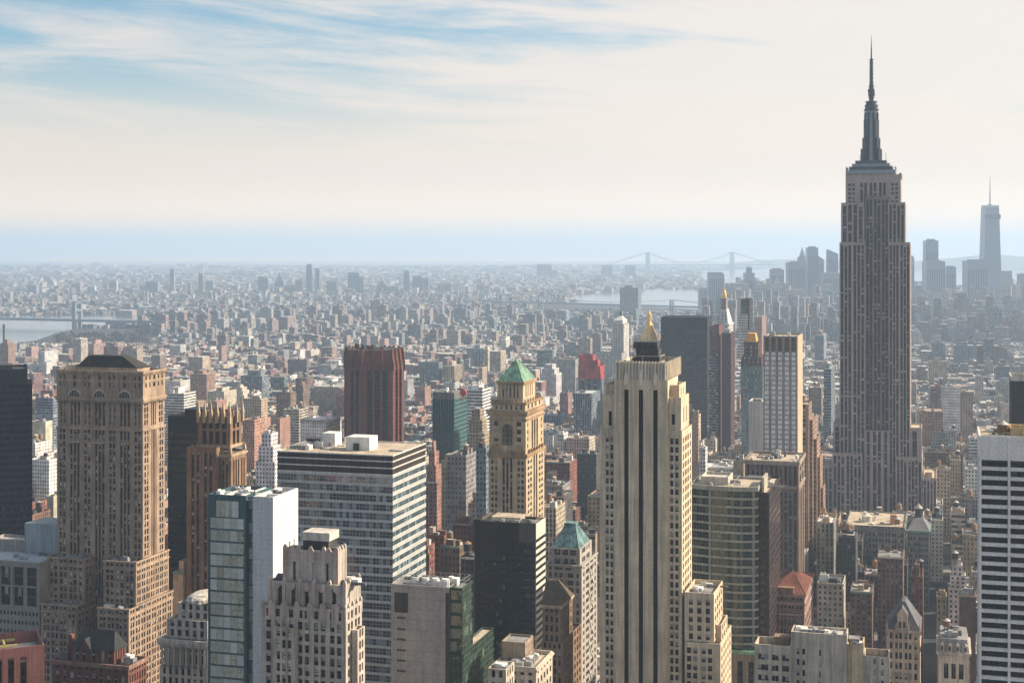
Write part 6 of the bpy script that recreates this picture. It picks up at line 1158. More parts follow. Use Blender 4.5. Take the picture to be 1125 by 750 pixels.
for j in range(8, 62):
    for k in range(-24, 24):
        a0, a1 = AV0 + k * AVD + 12, AV0 + (k + 1) * AVD - 12; b0, b1 = j * STD + 8, (j + 1) * STD - 8
        if k == -1 and b0 > 1200: a1 += 24
        W2 = lambda a, b_: (a * cT + b_ * sT, -a * sT + b_ * cT)
        cs = [W2(a0, b0), W2(a1, b0), W2(a1, b1), W2(a0, b1)]; Yc = sum(p[1] for p in cs) / 4; Xc = sum(p[0] for p in cs) / 4
        if Yc < 660 or Yc > NEARMAX or abs(Xc) > .36 * Yc + 90 or any(inside(p, Xc, Yc) for p in WATER): continue
        if Yc < 2100: pave.box(*([0] * 0), 0, 0, 0, 0, 0, 0) if False else pave.prism(cs, 0, .14)
        pal = [colour(r, Yc, CX + F * Xc / Yc) for _ in range(3)]; bh = r.uniform(-.28, .28)
        for row in (0, 1):
            a = a0 + 3
            while a < a1 - 7:
                w_ = r.choice([7, 8, 9, 11, 13, 15, 18, 24] if Yc < 1250 else [8, 10, 12, 15, 18, 22, 30, 38] if Yc < 1700 else [7, 8, 10, 12, 15, 20, 28]) * r.uniform(.9, 1.1); w_ = min(w_, a1 - 3 - a)
                l = r.uniform(24, 30) if w_ < 26 else r.uniform(26, 31); bb = b0 + 3 if row == 0 else b1 - 3 - l; C = W2(a + w_, bb); px = CX + F * C[0] / C[1]; a += w_ + (0 if r.random() < .85 else r.uniform(1, 8))
                if C[1] < 690: continue
                t = r.random(); Y = C[1]
                if Y < 1500: h = r.lognormvariate(math.log(33 if px > 800 else 30), .42) if t < .9 else r.uniform(50, 75)
                elif Y < 2400: h = r.lognormvariate(math.log(25), .42) if t < .94 else r.uniform(42, 62)
                else: h = r.lognormvariate(math.log(16), .3) if t < .965 else r.uniform(30, 48)
                if t < .9 and Y > 1250: h = (24 if Y < 1700 else 20 if Y < 2400 else 16.5) * math.exp(bh + r.gauss(0, .17))
                h = max(9, min(h, 80)); cap = 568 if 905 < px < 1032 and Y < 1290 else (545 if Y < 1300 else 430)
                h = min(h, H - (cap - EYE) / F * Y) if Y < 1300 else h
                h = shore(h, px, Y)
                if Y < 900: h = min(h, 24 + 8 * r.random())
                if h < 7: continue
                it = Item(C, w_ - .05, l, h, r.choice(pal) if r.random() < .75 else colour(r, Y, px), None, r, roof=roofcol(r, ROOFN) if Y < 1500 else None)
                if w_ > 20 and h > 32 and r.random() < .45: it.tiers = [(0, 1, 0, 1, .72), (.1, .9, .15, .95, .87), (.22, .78, .25, .85, 1.0)] if r.random() < .5 else [(0, 1, 0, 1, .84), (.12, .85, .1, .9, 1.0)]
                if free(it.foot()): ITEMS.append(it)
r = random.Random(77)
for (p0, p1, Ya, Yb, n, cols) in ((150, 230, 4250, 4700, 8, ['red brick', 'brown', 'pink brick']), (225, 345, 4500, 5100, 10, ['brown', 'pink brick', 'slate blue', 'white']), (345, 540, 4700, 5500, 26, ['brown', 'slate blue', 'brown', 'pink brick', 'tan brick']), (420, 540, 3600, 4200, 9, ['brown', 'tan brick', 'slate blue']), (560, 690, 4300, 5300, 9, ['brown', 'slate blue', 'tan brick']), (60, 190, 3000, 3500, 7, ['pink brick', 'red brick', 'tan brick']), (620, 900, 3000, 4200, 16, ['tan brick', 'slate blue', 'grey', 'pink brick', 'brown']), (1000, 1125, 2300, 4200, 22, ['tan brick', 'slate blue', 'grey', 'cream', 'brown'])):
    for i in range(n):
        Y = r.uniform(Ya, Yb); px = r.uniform(p0, p1); w_ = r.uniform(16, 44); l = r.uniform(14, 24); h = r.uniform(38, 66); col = r.choice(cols)
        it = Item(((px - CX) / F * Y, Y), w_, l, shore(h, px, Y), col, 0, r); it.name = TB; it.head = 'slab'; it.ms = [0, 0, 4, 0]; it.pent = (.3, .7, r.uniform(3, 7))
        if it.h > 10 and free(it.foot()): ITEMS.append(it); TAKEN.append(it.foot()); f = it.foot(); TB_.append((min(p[0] for p in f), max(p[0] for p in f), min(p[1] for p in f), max(p[1] for p in f)))
tag(pave.build('pavement', stone('pavement_slabs', (.21, .20, .19), .2)), kind='structure')

# ================================================================== which of them the view shows, and how large (depth-ordered coverage)
mask = np.zeros((750, 1125), dtype=bool)
def proj(X, Y, z): return (CX + F * X / Y, EYE + (H - z) * F / Y)
def fill(pts):
    xs = [p[0] for p in pts]; ys = [p[1] for p in pts]; x0, x1, y0, y1 = max(0, int(min(xs))), min(1124, int(max(xs)) + 1), max(0, int(min(ys))), min(749, int(max(ys)) + 1)
    if x0 >= x1 or y0 >= y1: return None
    gx, gy = np.meshgrid(np.arange(x0, x1 + 1), np.arange(y0, y1 + 1)); ok = None; n = len(pts); sg = sum(pts[i][0] * pts[(i + 1) % n][1] - pts[(i + 1) % n][0] * pts[i][1] for i in range(n)); sg = 1 if sg > 0 else -1
    for i in range(n):
        (ax, ay), (bx, by) = pts[i], pts[(i + 1) % n]; t = sg * ((bx - ax) * (gy - ay) - (by - ay) * (gx - ax)) >= 0; ok = t if ok is None else ok & t
    return x0, x1, y0, y1, ok
def cover(foot, z1, z0=0):
    new, sx, sy = 0, 0.0, 0.0; p = [proj(*q, z1) for q in foot]; g = [proj(*q, z0) for q in foot]
    for quad in ([p[0], p[1], p[2], p[3]], [g[0], g[1], p[1], p[0]], [g[1], g[2], p[2], p[1]]):
        f_ = fill(quad)
        if f_ is None: continue
        x0, x1, y0, y1, ok = f_; sub = mask[y0:y1 + 1, x0:x1 + 1]; nw = ok & ~sub; n = int(nw.sum())
        if n: yy, xx = np.nonzero(nw); sx += (xx + x0).sum(); sy += (yy + y0).sum(); new += n; sub |= ok
    return new, (sx / new if new else 0), (sy / new if new else 0)
order = [(min(q[1] for q in f), 0, f, z_) for f, z_ in HEROES] + [(min(q[1] for q in it.foot()), 1, it, it.h) for it in ITEMS]
for Y, kind, o, z_ in sorted(order, key=lambda t: t[0]):
    if kind == 0: cover(o, z_)
    else: o.vis, o.px, o.py = cover(o.foot(), z_)
def kindname(it):
    if it.name: return it.name
    return 'walk_up_building' if it.h < 20 else ('loft_block' if it.h < 38 else 'apartment_block')
byk = {}
for it in ITEMS:
    if it.vis >= 14 or (getattr(it, 'manual', False) and it.vis > 3): byk.setdefault(kindname(it), []).append(it)
PICK = []
for k, v in byk.items(): v.sort(key=lambda t: -t.vis - (1e6 if getattr(t, 'manual', False) else 0)); PICK += v[:285]
pick = set(map(id, PICK))

# ---- labels: what each is, then where among its neighbours
ZONES = [(0, 62, 'left of the brown stone tower'), (62, 184, 'over the brown stone tower'), (184, 262, 'behind the stone spires'), (262, 335, 'over the glass block\'s left'), (335, 383, 'left of the red tower'), (383, 447, 'around the red tower'), (447, 500, 'right of the red tower'), (500, 537, 'left of the green pyramid'), (537, 600, 'over the green pyramid'), (600, 660, 'beside the green pyramid'), (660, 730, 'around the gold spire'), (730, 812, 'beside the black slab'), (812, 882, 'by the white windowed tower'), (882, 925, 'left of the tallest skyscraper'), (925, 1004, 'below the tallest skyscraper'), (1004, 1045, 'right of the tallest skyscraper'), (1045, 1080, 'left of the banded block'), (1080, 1130, 'over the banded block')]
BANDS = [(0, 352, 'far distance'), (352, 368, 'sixth depth'), (368, 386, 'upper rooftops'), (386, 408, 'mid rooftops'), (408, 435, 'lower rooftops'), (435, 470, 'near rooftops'), (470, 520, 'nearer rooftops'), (520, 580, 'close rooftops'), (580, 640, 'closer rooftops'), (640, 760, 'bottom rooftops')]
ROW = ['farthest row', 'far row', 'upper row', 'middle row', 'lower-middle row', 'lower row', 'near row', 'nearer row', 'close row', 'bottom row']
NUM = 'first second third fourth fifth sixth seventh eighth ninth tenth eleventh twelfth thirteenth fourteenth fifteenth'.split()
CNT = 'one two three four five six seven eight nine ten eleven twelve thirteen fourteen fifteen'.split()
KW = {'walk_up_building': 'walk-up', 'loft_block': 'loft', 'apartment_block': 'block', AT: 'tower', OB: 'office block', TB: 'slab'}
def zone(px): return next(n for a, c, n in ZONES if px < c) if px < 1130 else ZONES[-1][2]
def band(py): return next(ROW[i] for i, (a, c, n) in enumerate(BANDS) if py < c)
grp = {}
for it in PICK:
    it.zn, it.bn = zone(it.px), band(it.py); it.kd = kindname(it); r = random.Random(it.seed); it.tank = it.st != 4 and ((not getattr(it, 'manual', False) and it.vis > 60 and it.kd != 'walk_up_building' and r.random() < .7) or (getattr(it, 'manual', False) and it.vis > 250 and r.random() < .5 and it.C[1] < 1500))
    if not getattr(it, 'manual', False):
        f_ = 'with tank' if it.tank else ('stepped' if it.tiers else ''); br = sum(it.tr[:3]) / 3; rf = 'pale roofed' if br > .36 else ('dark roofed' if br < .15 else ''); it.key = (it.zn, it.bn, it.col, it.kd, f_, rf); grp.setdefault(it.key, []).append(it)
for key, v in grp.items():
    v.sort(key=lambda t: t.px); zn, bn, col, kd, f_, rf = key
    for i, it in enumerate(v):
        d = ' '.join(q for q in (rf, 'stepped' if f_ == 'stepped' else '', col, KW[kd], f_ if f_ != 'stepped' else '') if q)
        it.label = f'{d}, {bn} {zn}' if len(v) == 1 else (f'{NUM[i]} of {CNT[len(v) - 1]} {d}, {bn} {zn}' if len(v) <= 15 else f'{d}, {bn} {zn}')
        if len(it.label.split()) + it.label.count('-') > 16: it.label = it.label.replace('with tank', 'tanked').replace('white windowed tower', 'white windows').replace('left of the tallest', 'left of tallest').replace('right of the tallest', 'right of tallest').replace('below the tallest', 'below tallest')
seen = {}
for it in PICK:
    if getattr(it, 'manual', False): it.label = f'{it.head}, {it.zn}' if len(it.head.split()) < 7 else it.head; seen.setdefault(it.label, []).append(it)
for k, v in seen.items():
    if len(v) > 1:
        v.sort(key=lambda t: t.px)
        for i, it in enumerate(v): it.label = f'{NUM[i]} from left, {k}'
GROUPN = {'walk_up_building': 'low walk-up houses in the packed streets', 'loft_block': 'loft buildings in the packed streets', 'apartment_block': 'mid-height blocks in the packed streets', AT: 'apartment towers in the middle distance', OB: 'office blocks in the middle distance', TB: 'housing slabs far off'}
rest = City()
for it in ITEMS:
    if id(it) not in pick:
        if it.h < 7 or not hasattr(it, 'vis'): continue
        kids, zr, bx, r = it.mesh(rest, True, False)
        for (_, x0, x1, y0, y1, z0, z1, tw, tr) in kids: rest.box(it.T, x0, x1, y0, y1, z0, z1, [4] * 4, tw, tr)
        continue
    big = it.vis > 110; cm = City(); kids, zr, bx, r = it.mesh(cm, False, it.C[1] < 2200)
    if not big:
        for (_, x0, x1, y0, y1, z0, z1, tw, tr) in kids: cm.box(lambda x, y: (x, y), x0, x1, y0, y1, z0 - .05, z1, [4] * 4, tw, tr)
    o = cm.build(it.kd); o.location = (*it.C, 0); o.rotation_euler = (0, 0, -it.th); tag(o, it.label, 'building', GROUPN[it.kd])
    if big:
        for (n_, x0, x1, y0, y1, z0, z1, tw, tr) in kids: c2 = City(); c2.box(lambda x, y: (x, y), x0, x1, y0, y1, z0 - .05, z1, [4] * 4, tw, tr, par=.3 if z1 - z0 > 2 else 0); c2.build(n_, o)
        if it.C[1] < 1500:
            co = MB(); w1 = .5; zc = it.h * (it.tiers[0][4] if it.tiers else 1)
            if r.random() < .6: co.box(-it.w - .02, .02 + w1, -w1, -.003, zc - 1.1, zc - .2, bottom=True); co.build('cornice', r.choice([MATS['buff_stone'], MATS['brownstone_trim'], MATS['pale_limestone'], MATS['verdigris_cornice']]), o)
    if it.tank:
        bw, bl = bx[1] - bx[0], bx[3] - bx[2]
        for q in range(1 if r.random() < .7 or bw < 14 else 2):
            x, y = bx[0] + bw * r.uniform(.2, .8), bx[2] + bl * r.uniform(.2, .8); rr, hh, lg = r.uniform(1.7, 2.4), r.uniform(3, 4.2), r.uniform(2, 4.5); mb = MB()
            for a in range(4): u, v = x + rr * .7 * math.cos(a * math.pi / 2 + .78), y + rr * .7 * math.sin(a * math.pi / 2 + .78); mb.bar((u, v, zr - .05), (u, v, zr + lg), .3, 1)
            mb.cyl(x, y, rr, rr * .94, zr + lg, zr + lg + hh, 12, 0); t_ = mb.build('water_tank', [r.choice([M_wood, MATS['orange_tank'], MATS['rust_tank'], M_dark]), M_dark], o); c2 = MB(); c2.cyl(x, y, rr * 1.06, 0, zr + lg + hh, zr + lg + hh + rr * .7, 12); c2.build('tank_lid', r.choice([M_lid, M_wood, M_rgrey]), t_)

# ================================================================== everything beyond: far streets as one mass
r = random.Random(23); n_far = 0
for Y0, Y1, dens, sz in ((3650, 5200, 1 / 420, (7, 24)), (5200, 8000, 1 / 900, (9, 30)), (8000, 12500, 1 / 4200, (16, 60)), (12500, 21000, 1 / 30000, (40, 140))):
    n = int(.372 * (Y1 ** 2 - Y0 ** 2) * dens)
    for i in range(n):
        Y = math.sqrt(r.uniform(Y0 ** 2, Y1 ** 2)); X = r.uniform(-.37, .37) * Y
        if any(inside(p, X, Y) for p in WATER): continue
        px, py = CX + F * X / Y, EYE + H * F / Y; col = r.choices(['red brick', 'pink brick', 'tan brick', 'cream', 'white', 'grey', 'brown', 'dark'], [20, 12, 11, 9, 17, 14, 12, 5])[0]; t = r.random(); dt = px > 770 and Y > 3900 and Y < 7400
        h = r.lognormvariate(math.log(12), .35) if t < .975 else r.uniform(24, 46)
        if dt and t > .6: h = min(r.lognormvariate(math.log(46), .5), 120)
        h = shore(h, px, Y); w_, l_ = r.uniform(*sz), r.uniform(*sz)
        if Y < 8000: a, b__ = X * cT - Y * sT, X * sT + Y * cT; b__ = round(b__ / 40) * 40 + r.choice([-9, 9]) + r.uniform(-1, 1); X, Y = a * cT + b__ * sT, -a * sT + b__ * cT; hs = random.Random((int(a // 170) * 7919 + int(b__ // 150) * 104729)); col = hs.choice(['red brick', 'brown', 'tan brick', 'grey', 'slate blue', 'grey', 'white']) if r.random() < .6 else col
        if h < 5: continue
        if h > 24: w_, l_ = max(w_, 16), max(l_, 16)
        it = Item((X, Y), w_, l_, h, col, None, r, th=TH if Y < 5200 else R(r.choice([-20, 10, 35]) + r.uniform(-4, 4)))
        if Y < 5300 and not free(it.foot()): continue
        kids, *_ = it.mesh(rest, True, False)
        if Y < 5200:
            for (_, x0, x1, y0, y1, z0, z1, tw, tr) in kids[:1]: rest.box(it.T, x0, x1, y0, y1, z0, z1, [4] * 4, tw, tr)
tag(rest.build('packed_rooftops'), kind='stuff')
# bare winter trees of the parks and river edges, as one mass
mb = MB(); r = random.Random(31)
for (pa, pb, ya, yb, n) in ((240, 335, 384, 392, 900), (300, 330, 376, 384, 200), (150, 262, 362, 368, 300), (505, 560, 346, 352, 300), (590, 680, 343, 350, 500), (60, 160, 370, 378, 300)):
    for i in range(n):
        x, y = at(r.uniform(pa, pb), r.uniform(ya, yb)); s_ = r.uniform(3, 7); z0 = r.uniform(4, 12)
        for k in range(3): a = r.uniform(0, 6.28); u = (math.cos(a) * s_, math.sin(a) * s_); dz = r.uniform(-2, 4); mb.face([(x - u[0], y - u[1], z0 + dz), (x + u[0] * .3, y + u[1] * .3, z0 - s_ * .6), (x + u[0], y + u[1], z0 + dz * .5), (x, y, z0 + s_ * .9 + dz)])
tag(mb.build('park_trees', stone('bare_twigs', (.09, .075, .06), .3)), kind='stuff')

# ================================================================== skylines across the water: every tower a thing
def sky_tower(name, label, pl, pr, py, Y, mat, shape='flat', group=None, style=None, depth=None, tip=None):
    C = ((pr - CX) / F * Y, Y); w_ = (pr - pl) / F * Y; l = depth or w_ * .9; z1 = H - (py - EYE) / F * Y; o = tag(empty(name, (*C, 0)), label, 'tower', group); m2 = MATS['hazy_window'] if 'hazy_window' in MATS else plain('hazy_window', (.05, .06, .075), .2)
    mb = MB(); k = z1
    if shape == 'step': mb.box(-w_, 0, 0, l, 0, z1 * .72); mb.box(-w_ * .86, -w_ * .14, l * .14, l * .86, z1 * .72, z1 * .88); mb.box(-w_ * .7, -w_ * .3, l * .3, l * .7, z1 * .88, z1)
    elif shape == 'notch': mb.box(-w_, 0, 0, l, 0, z1 * .96); [mb.box(-w_ + i * w_ / 5, -w_ + (i + .55) * w_ / 5, 0, l, z1 * .96, z1) for i in range(5)]
    elif shape == 'cant': mb.prism([(-w_, 0), (0, 0), (0, l), (-w_, l)], 0, z1 * .86); mb.face([(-w_, 0, z1 * .86), (0, 0, z1 * .86), (0, 0, z1 * .93), (-w_, 0, z1)]); mb.face([(0, 0, z1 * .86), (0, l, z1 * .86), (0, l, z1 * .93), (0, 0, z1 * .93)]); mb.face([(0, l, z1 * .86), (-w_, l, z1 * .86), (-w_, l, z1), (0, l, z1 * .93)]); mb.face([(-w_, l, z1 * .86), (-w_, 0, z1 * .86), (-w_, 0, z1), (-w_, l, z1)]); mb.face([(-w_, 0, z1), (0, 0, z1 * .93), (0, l, z1 * .93), (-w_, l, z1)])
    elif shape == 'taper': mb.pyramid(-w_, 0, 0, l, 0, z1, w_ * .72, l * .72)
    elif shape == 'two': mb.box(-w_, 0, 0, l, 0, z1 * .80); mb.box(-w_, -w_ * .36, 0.3, l * .6, z1 * .8, z1)
    else: mb.box(-w_, 0, 0, l, 0, z1 * .98); mb.box(-w_ * .8, -w_ * .2, l * .2, l * .8, z1 * .98, z1)
    mb.build('walls', mat, o)
    if shape in ('pyr', 'spire', 'step'):
        c2 = MB(); a = .5 if shape == 'step' else .0; h2 = H - ((tip or py - 6) - EYE) / F * Y; c2.pyramid(-w_ * (.7 if a else .8), -w_ * (.3 if a else .2), l * .2, l * .8, z1 - .01, h2); c2.build('spire_roof', MATS.get('pale_roof') or plain('pale_roof', (.3, .36, .36), .5), o)
    n = max(2, min(9, round(w_ / 9)))
    for i in range(n): q = -w_ + (i + .25) * w_ / n; c2 = MB(); f_ = .7 if shape in ('two', 'step', 'taper') else .84; d_ = 0.0; c2.box(q, q + w_ / n * .5, -.35, -.02, z1 * .06, z1 * f_, bottom=True) if shape != 'taper' else None; (c2.f and c2.build('window_strip', m2, o))
    return o
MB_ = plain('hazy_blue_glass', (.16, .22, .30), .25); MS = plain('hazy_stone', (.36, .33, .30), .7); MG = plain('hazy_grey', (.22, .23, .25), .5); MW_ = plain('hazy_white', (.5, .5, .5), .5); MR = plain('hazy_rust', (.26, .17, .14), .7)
DT = 'downtown skyline towers'
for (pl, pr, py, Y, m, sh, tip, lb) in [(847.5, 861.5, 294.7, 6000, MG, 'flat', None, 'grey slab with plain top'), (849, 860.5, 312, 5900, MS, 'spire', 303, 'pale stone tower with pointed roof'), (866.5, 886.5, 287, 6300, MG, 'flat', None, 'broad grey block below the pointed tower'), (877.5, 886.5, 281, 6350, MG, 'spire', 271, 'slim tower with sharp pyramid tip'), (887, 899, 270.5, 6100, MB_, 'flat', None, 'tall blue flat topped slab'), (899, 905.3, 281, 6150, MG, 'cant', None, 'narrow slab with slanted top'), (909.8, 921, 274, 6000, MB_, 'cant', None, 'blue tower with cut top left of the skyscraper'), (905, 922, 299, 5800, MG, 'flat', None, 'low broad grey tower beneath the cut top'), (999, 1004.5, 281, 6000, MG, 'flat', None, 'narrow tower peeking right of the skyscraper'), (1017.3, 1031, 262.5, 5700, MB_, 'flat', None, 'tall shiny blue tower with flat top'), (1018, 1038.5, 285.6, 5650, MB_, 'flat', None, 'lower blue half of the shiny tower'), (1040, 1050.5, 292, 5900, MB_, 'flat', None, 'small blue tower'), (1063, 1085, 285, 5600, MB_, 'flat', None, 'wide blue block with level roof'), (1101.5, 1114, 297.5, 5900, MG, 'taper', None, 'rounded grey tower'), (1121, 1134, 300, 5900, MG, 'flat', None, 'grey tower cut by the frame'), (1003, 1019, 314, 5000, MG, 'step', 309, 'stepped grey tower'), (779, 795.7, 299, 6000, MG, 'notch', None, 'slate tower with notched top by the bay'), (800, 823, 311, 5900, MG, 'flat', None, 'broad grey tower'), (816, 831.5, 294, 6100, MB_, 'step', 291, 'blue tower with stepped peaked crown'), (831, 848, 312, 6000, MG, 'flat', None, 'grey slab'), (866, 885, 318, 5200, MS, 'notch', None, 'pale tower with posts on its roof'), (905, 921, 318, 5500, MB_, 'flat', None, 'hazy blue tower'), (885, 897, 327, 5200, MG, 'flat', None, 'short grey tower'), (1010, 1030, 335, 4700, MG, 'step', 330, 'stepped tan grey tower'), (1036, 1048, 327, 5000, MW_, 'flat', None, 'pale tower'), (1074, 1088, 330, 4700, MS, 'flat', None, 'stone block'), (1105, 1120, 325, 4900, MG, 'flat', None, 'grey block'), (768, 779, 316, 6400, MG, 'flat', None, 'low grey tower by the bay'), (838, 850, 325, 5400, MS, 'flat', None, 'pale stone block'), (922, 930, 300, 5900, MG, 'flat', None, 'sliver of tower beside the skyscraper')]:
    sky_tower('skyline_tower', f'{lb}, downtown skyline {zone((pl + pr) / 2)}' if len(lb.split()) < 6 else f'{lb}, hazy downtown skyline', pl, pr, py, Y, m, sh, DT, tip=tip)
# the tallest: tapering glass tower with a mast
Y = 5600; C = at(1101, 350); zt = H - (225.5 - EYE) / F * Y; w_ = 20.5 / F * Y; o = tag(empty('glass_skyscraper', ((1101.2 - CX) / F * Y, Y, 0)), 'tallest downtown tower, blue tapering glass shaft with white mast', 'skyscraper', DT)
mb = MB(); sq = [(-w_, 0), (0, 0), (0, w_), (-w_, w_)]; k = .13 * w_; tp = [(-w_ + k, k), (-k, k), (-k, w_ - k), (-w_ + k, w_ - k)]; mb.prism(sq, 0, 60); mb.prism(sq, 60, zt - 8, 0, 0, tp); mb.build('shaft', MB_, o)
mb = MB(); mb.prism(tp, zt - 8 + .02, zt); mb.build('parapet', MW_, o); mb = MB(); mb.box(-w_ + k * .55, -k * .55, k * .45, k * .6, zt - 52, zt - 34, bottom=True); mb.build('mechanical_band', MATS['hazy_window'], o)
mb = MB(); mb.cyl(-w_ / 2, w_ / 2, 9, 9, zt, zt + 5, 12); mb.cyl(-w_ / 2, w_ / 2, 3.2, 2.2, zt + 5, zt + 60, 8); mb.cyl(-w_ / 2, w_ / 2, 2.0, .6, zt + 60, H - (192.5 - EYE) / F * Y, 8); mb.build('mast', plain('mast_white', (.42, .44, .46), .4), o)
BK = 'skyline towers across the river'
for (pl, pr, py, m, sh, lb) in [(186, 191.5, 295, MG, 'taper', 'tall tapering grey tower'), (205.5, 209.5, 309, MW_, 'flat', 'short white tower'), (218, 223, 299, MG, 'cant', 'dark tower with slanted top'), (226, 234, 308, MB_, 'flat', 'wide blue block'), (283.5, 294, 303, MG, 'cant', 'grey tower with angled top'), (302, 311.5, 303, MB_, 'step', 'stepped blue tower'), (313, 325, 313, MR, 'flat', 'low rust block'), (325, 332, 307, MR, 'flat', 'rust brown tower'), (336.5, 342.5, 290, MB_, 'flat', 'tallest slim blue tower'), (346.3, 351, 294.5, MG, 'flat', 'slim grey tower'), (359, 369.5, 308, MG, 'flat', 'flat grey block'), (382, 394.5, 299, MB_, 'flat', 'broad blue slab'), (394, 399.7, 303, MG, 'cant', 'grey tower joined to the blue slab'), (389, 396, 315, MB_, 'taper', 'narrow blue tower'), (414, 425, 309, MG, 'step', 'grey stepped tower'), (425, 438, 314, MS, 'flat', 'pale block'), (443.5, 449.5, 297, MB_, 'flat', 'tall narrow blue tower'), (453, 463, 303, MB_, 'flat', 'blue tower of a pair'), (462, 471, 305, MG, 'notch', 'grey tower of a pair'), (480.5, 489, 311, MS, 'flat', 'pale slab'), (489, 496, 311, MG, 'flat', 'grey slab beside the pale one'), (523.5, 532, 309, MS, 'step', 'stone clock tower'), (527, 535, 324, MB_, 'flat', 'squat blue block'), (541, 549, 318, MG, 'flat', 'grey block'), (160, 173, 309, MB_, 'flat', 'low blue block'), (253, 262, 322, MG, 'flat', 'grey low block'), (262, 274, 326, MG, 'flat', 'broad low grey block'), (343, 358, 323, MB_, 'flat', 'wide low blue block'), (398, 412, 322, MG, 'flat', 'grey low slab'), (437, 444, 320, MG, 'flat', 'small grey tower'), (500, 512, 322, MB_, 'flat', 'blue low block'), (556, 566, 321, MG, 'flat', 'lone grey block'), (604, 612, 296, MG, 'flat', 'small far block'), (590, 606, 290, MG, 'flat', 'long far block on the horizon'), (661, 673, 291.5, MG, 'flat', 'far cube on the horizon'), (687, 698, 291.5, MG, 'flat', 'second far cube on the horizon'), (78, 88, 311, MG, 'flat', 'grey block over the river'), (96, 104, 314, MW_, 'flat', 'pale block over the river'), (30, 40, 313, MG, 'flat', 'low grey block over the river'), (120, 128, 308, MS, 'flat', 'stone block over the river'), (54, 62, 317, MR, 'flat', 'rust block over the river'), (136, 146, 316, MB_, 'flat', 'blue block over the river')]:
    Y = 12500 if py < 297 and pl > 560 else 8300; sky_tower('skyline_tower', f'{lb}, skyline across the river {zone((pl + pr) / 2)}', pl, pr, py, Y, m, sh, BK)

# ================================================================== bridges
def susp_bridge(label, p, q, ztop, zdeck, t_w, over, mat, sag=.88, deck_h=8, hang=18):
    d = Vector((q[0] - p[0], q[1] - p[1], 0)); L = d.length; ang = math.atan2(d.y, d.x); o = tag(empty('suspension_bridge', (*p, 0), ang), label, 'bridge'); wd = t_w * 1.1
    for x in (0, L):
        mb = MB()
        for y in (-wd, wd): mb.pyramid(x - t_w * .5, x + t_w * .5, y - t_w * .3, y + t_w * .3, -1, ztop, t_w * .7, t_w * .5)
        for z_ in (zdeck + (ztop - zdeck) * .45, ztop - t_w * .5): mb.box(x - t_w * .4, x + t_w * .4, -wd, wd, z_, z_ + t_w * .5, bottom=True)
        for k in range(3): za = zdeck + (ztop - zdeck) * k / 3; zb = zdeck + (ztop - zdeck) * (k + 1) / 3; mb.bar((x, -wd, za), (x, wd, zb), t_w * .15); mb.bar((x, wd, za), (x, -wd, zb), t_w * .15)
        mb.build('tower', mat, o)
    mb = MB(); mb.box(-over, L + over, -wd * .95, wd * .95, zdeck - deck_h, zdeck, bottom=True); mb.build('deck', mat, o)
    for y in (-wd, wd):
        mb = MB(); n = 28; f_ = lambda x: ztop - (ztop - zdeck) * sag * (1 - (2 * x / L - 1) ** 2)
        for i in range(n): mb.bar((L * i / n, y, f_(L * i / n)), (L * (i + 1) / n, y, f_(L * (i + 1) / n)), t_w * .14)
        for s_, x0 in ((-1, 0), (1, L)): mb.bar((x0, y, ztop), (x0 + s_ * over * .9, y, zdeck), t_w * .14)
        for i in range(1, hang): x = L * i / hang; mb.bar((x, y, zdeck), (x, y, f_(x)), t_w * .06)
        mb.build('cable', mat, o)
    return o
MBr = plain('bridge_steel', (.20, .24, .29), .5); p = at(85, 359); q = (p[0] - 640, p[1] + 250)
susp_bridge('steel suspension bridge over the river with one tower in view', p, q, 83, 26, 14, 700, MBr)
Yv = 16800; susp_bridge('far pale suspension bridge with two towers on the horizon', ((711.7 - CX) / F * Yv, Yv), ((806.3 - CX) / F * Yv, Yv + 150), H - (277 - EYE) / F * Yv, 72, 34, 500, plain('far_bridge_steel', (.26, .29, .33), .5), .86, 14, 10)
p = at(592, 338); q = at(724, 341); susp_bridge('low grey bridge deck beside the big slate blue tower', (p[0], p[1] - 400), (q[0], q[1] - 500), 62, 40, 9, 300, MBr, .7, 7)
# chimneys and tanks by the river
def stack(label, px, w_, py, Y, m, cap=None, n=1):
    x = (px - CX) / F * Y; r_ = w_ / 2 / F * Y; z1 = H - (py - EYE) / F * Y; o = tag(empty('smokestack', (x, Y, 0)), label, 'chimney'); mb = MB(); mb.cyl(0, 0, r_ * 1.25, r_ * .9, -.5, z1, 14); mb.build('shaft', m, o); mb = MB(); mb.cyl(0, 0, r_ * 1.05, r_ * 1.1, z1 * .93, z1 + .5, 14); mb.build('rim', cap or m, o)
stack('dark smokestack at the left edge above a pink slab', 4.3, 2.4, 356.5, 2900, plain('soot_brick', (.07, .065, .06), .8)); stack('tall slender pale chimney across the river', 254.3, 2.0, 317, 6900, MS, MR); stack('left of the white twin chimneys across the river', 158.3, 1.7, 320, 6400, MW_); stack('right of the white twin chimneys across the river', 162.2, 1.7, 320, 6400, MW_); stack('stout cream silo across the river beside the bridge', 46.3, 4.2, 328, 6200, MS)
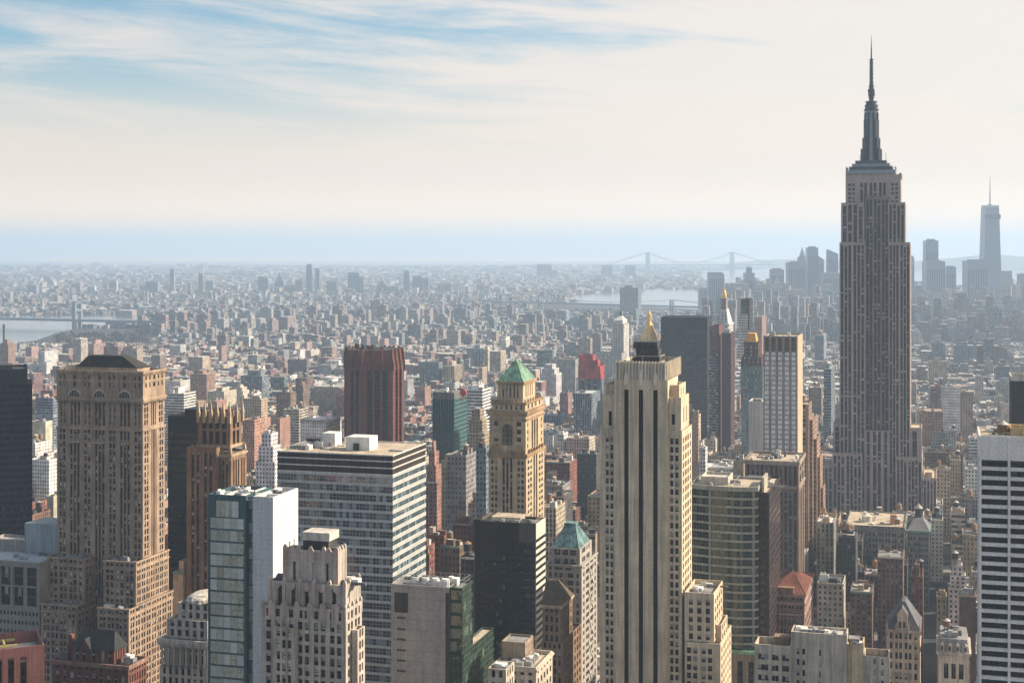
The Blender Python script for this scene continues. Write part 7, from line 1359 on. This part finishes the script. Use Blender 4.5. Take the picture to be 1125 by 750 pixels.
for (pl, pr, py, pb, col, lb) in ((85, 120, 339.2, 342.5, 'white', 'long white roofed shed on the far river bank'), (128, 145, 341, 347, 'pink brick', 'red and white shed on the far river bank'), (152, 170, 337, 342, 'white', 'white shed below the twin chimneys'), (183, 196, 338.5, 342, 'white', 'white shed behind the brown river slabs'), (50, 83, 333, 338, 'grey', 'long grey shed on the far river bank')):
    Y = F * H / (pb - EYE); it = Item(((pr - CX) / F * Y, Y), (pr - pl) / F * Y, 60, max(12, H - (py - EYE) / F * Y), col, 4, random.Random(3), th=R(3), roof=(.6, .6, .58, .5)); cm = City(); kids, zr, bx, r = it.mesh(cm, False, False); o = cm.build('river_shed'); o.location = (*it.C, 0); o.rotation_euler = (0, 0, -it.th); tag(o, lb, 'warehouse', 'sheds on the far bank')

# ================================================================== a few more landmarks of the middle distance
b = Bld('clock_tower', 'white stone tower with tapered top and dark lantern left of the gold spire', 685.3, 2680, 'skyscraper'); st = stone('pale_tower_stone', (.5, .48, .45), .12); xa = b.fx(672.7); l = b.ry(691)
b.tier('shaft', xa, 0, 0, l, 0, b.z(356), st, dict(pat='-w-w-w-w-', fh=4, wh=.6), dict(pat='-w-w-w-', fh=4, wh=.6), par=0); mb = MB(); z1 = b.z(347.5); mb.box(xa + 2.5, -2.5, 2.5, l - 2.5, b.z(356), b.z(352)); mb.pyramid(xa + 2.5, -2.5, 2.5, l - 2.5, b.z(352), z1, 5, 5); b.part(mb, 'tapered_top', st); mb = MB(); mb.cyl(xa / 2, l / 2, 2.6, 2.2, z1 - .2, b.z(343), 10); mb.cyl(xa / 2, l / 2, 2.2, .3, b.z(343), b.z(340), 10); b.part(mb, 'lantern', M_dark); b.finish({'g': G_std}, maxn=30)
b = Bld('scaffolded_building', 'building wrapped in bright red netting with stepped top', 659, 2080, 'building'); rn = stone('red_netting', (.36, .055, .055), .4, course=3.2, streak=.3); xa = b.fx(635.5)
b.tier('shaft', xa, 0, 0, 26, 0, b.z(417), stone('netted_wall', (.12, .14, .16), .2), dict(pat='-S-S-S-', fh=3.4, wh=.5), None, par=0); b.tier('netting', xa - .3, .6, -.5, 26.3, b.z(417), b.z(402), rn, roof=M_rdark, reg=False); b.tier('netting_top', xa + .3, b.fx(651), 2, 22, b.z(402) - 1.3, b.z(390), rn, roof=M_rdark); b.tier('netting_step', b.fx(651), b.fx(656), 4, 20, b.z(402) - 1.3, b.z(396), rn, roof=M_rdark); b.finish({'g': [G_std, M_dark]}, {'g': 'window_strip'})
# blocks added out of view, made up only for reflections in the glass walls
for i, (x, y, w_, l, h, col) in enumerate(((-560, 60, 70, 40, 190, 'tan brick'), (-440, 130, 50, 40, 200, 'cream'), (-340, 240, 34, 40, 150, 'cream'), (-385, 215, 34, 40, 185, 'tan brick'), (-300, 60, 60, 40, 240, 'cream'), (-700, 200, 80, 40, 170, 'tan brick'), (-150, -120, 60, 40, 220, 'tan brick'))):
    it = Item((x, y), w_, l, h, col, 1, random.Random(i)); it.ms = [1] * 4; it.tiers = [(0, 1, 0, 1, .75), (.15, .85, .1, .9, 1.0)]; cm = City(); it.mesh(cm, False, True); o = cm.build('reflection_block'); o.location = (x, y, 0); o.rotation_euler = (0, 0, -TH); tag(o, f'{col} stepped block added out of view for glass reflections, {NUM[i]} from the west', 'building')

# ================================================================== the air
mb = MB(); mb.box(-24000, 24000, -2500, 52000, -1, 560, bottom=True)
m = bpy.data.materials.new('haze_air'); m.use_nodes = True; n = m.node_tree.nodes; n.remove(n['Principled BSDF'])
v = n.new('ShaderNodeVolumePrincipled'); v.inputs['Color'].default_value = (.60, .785, 1.0, 1); v.inputs['Density'].default_value = 0.8e-4; v.inputs['Anisotropy'].default_value = 0.2
m.node_tree.links.new(v.outputs[0], n['Material Output'].inputs['Volume']); tag(mb.build('haze', m), kind='stuff')
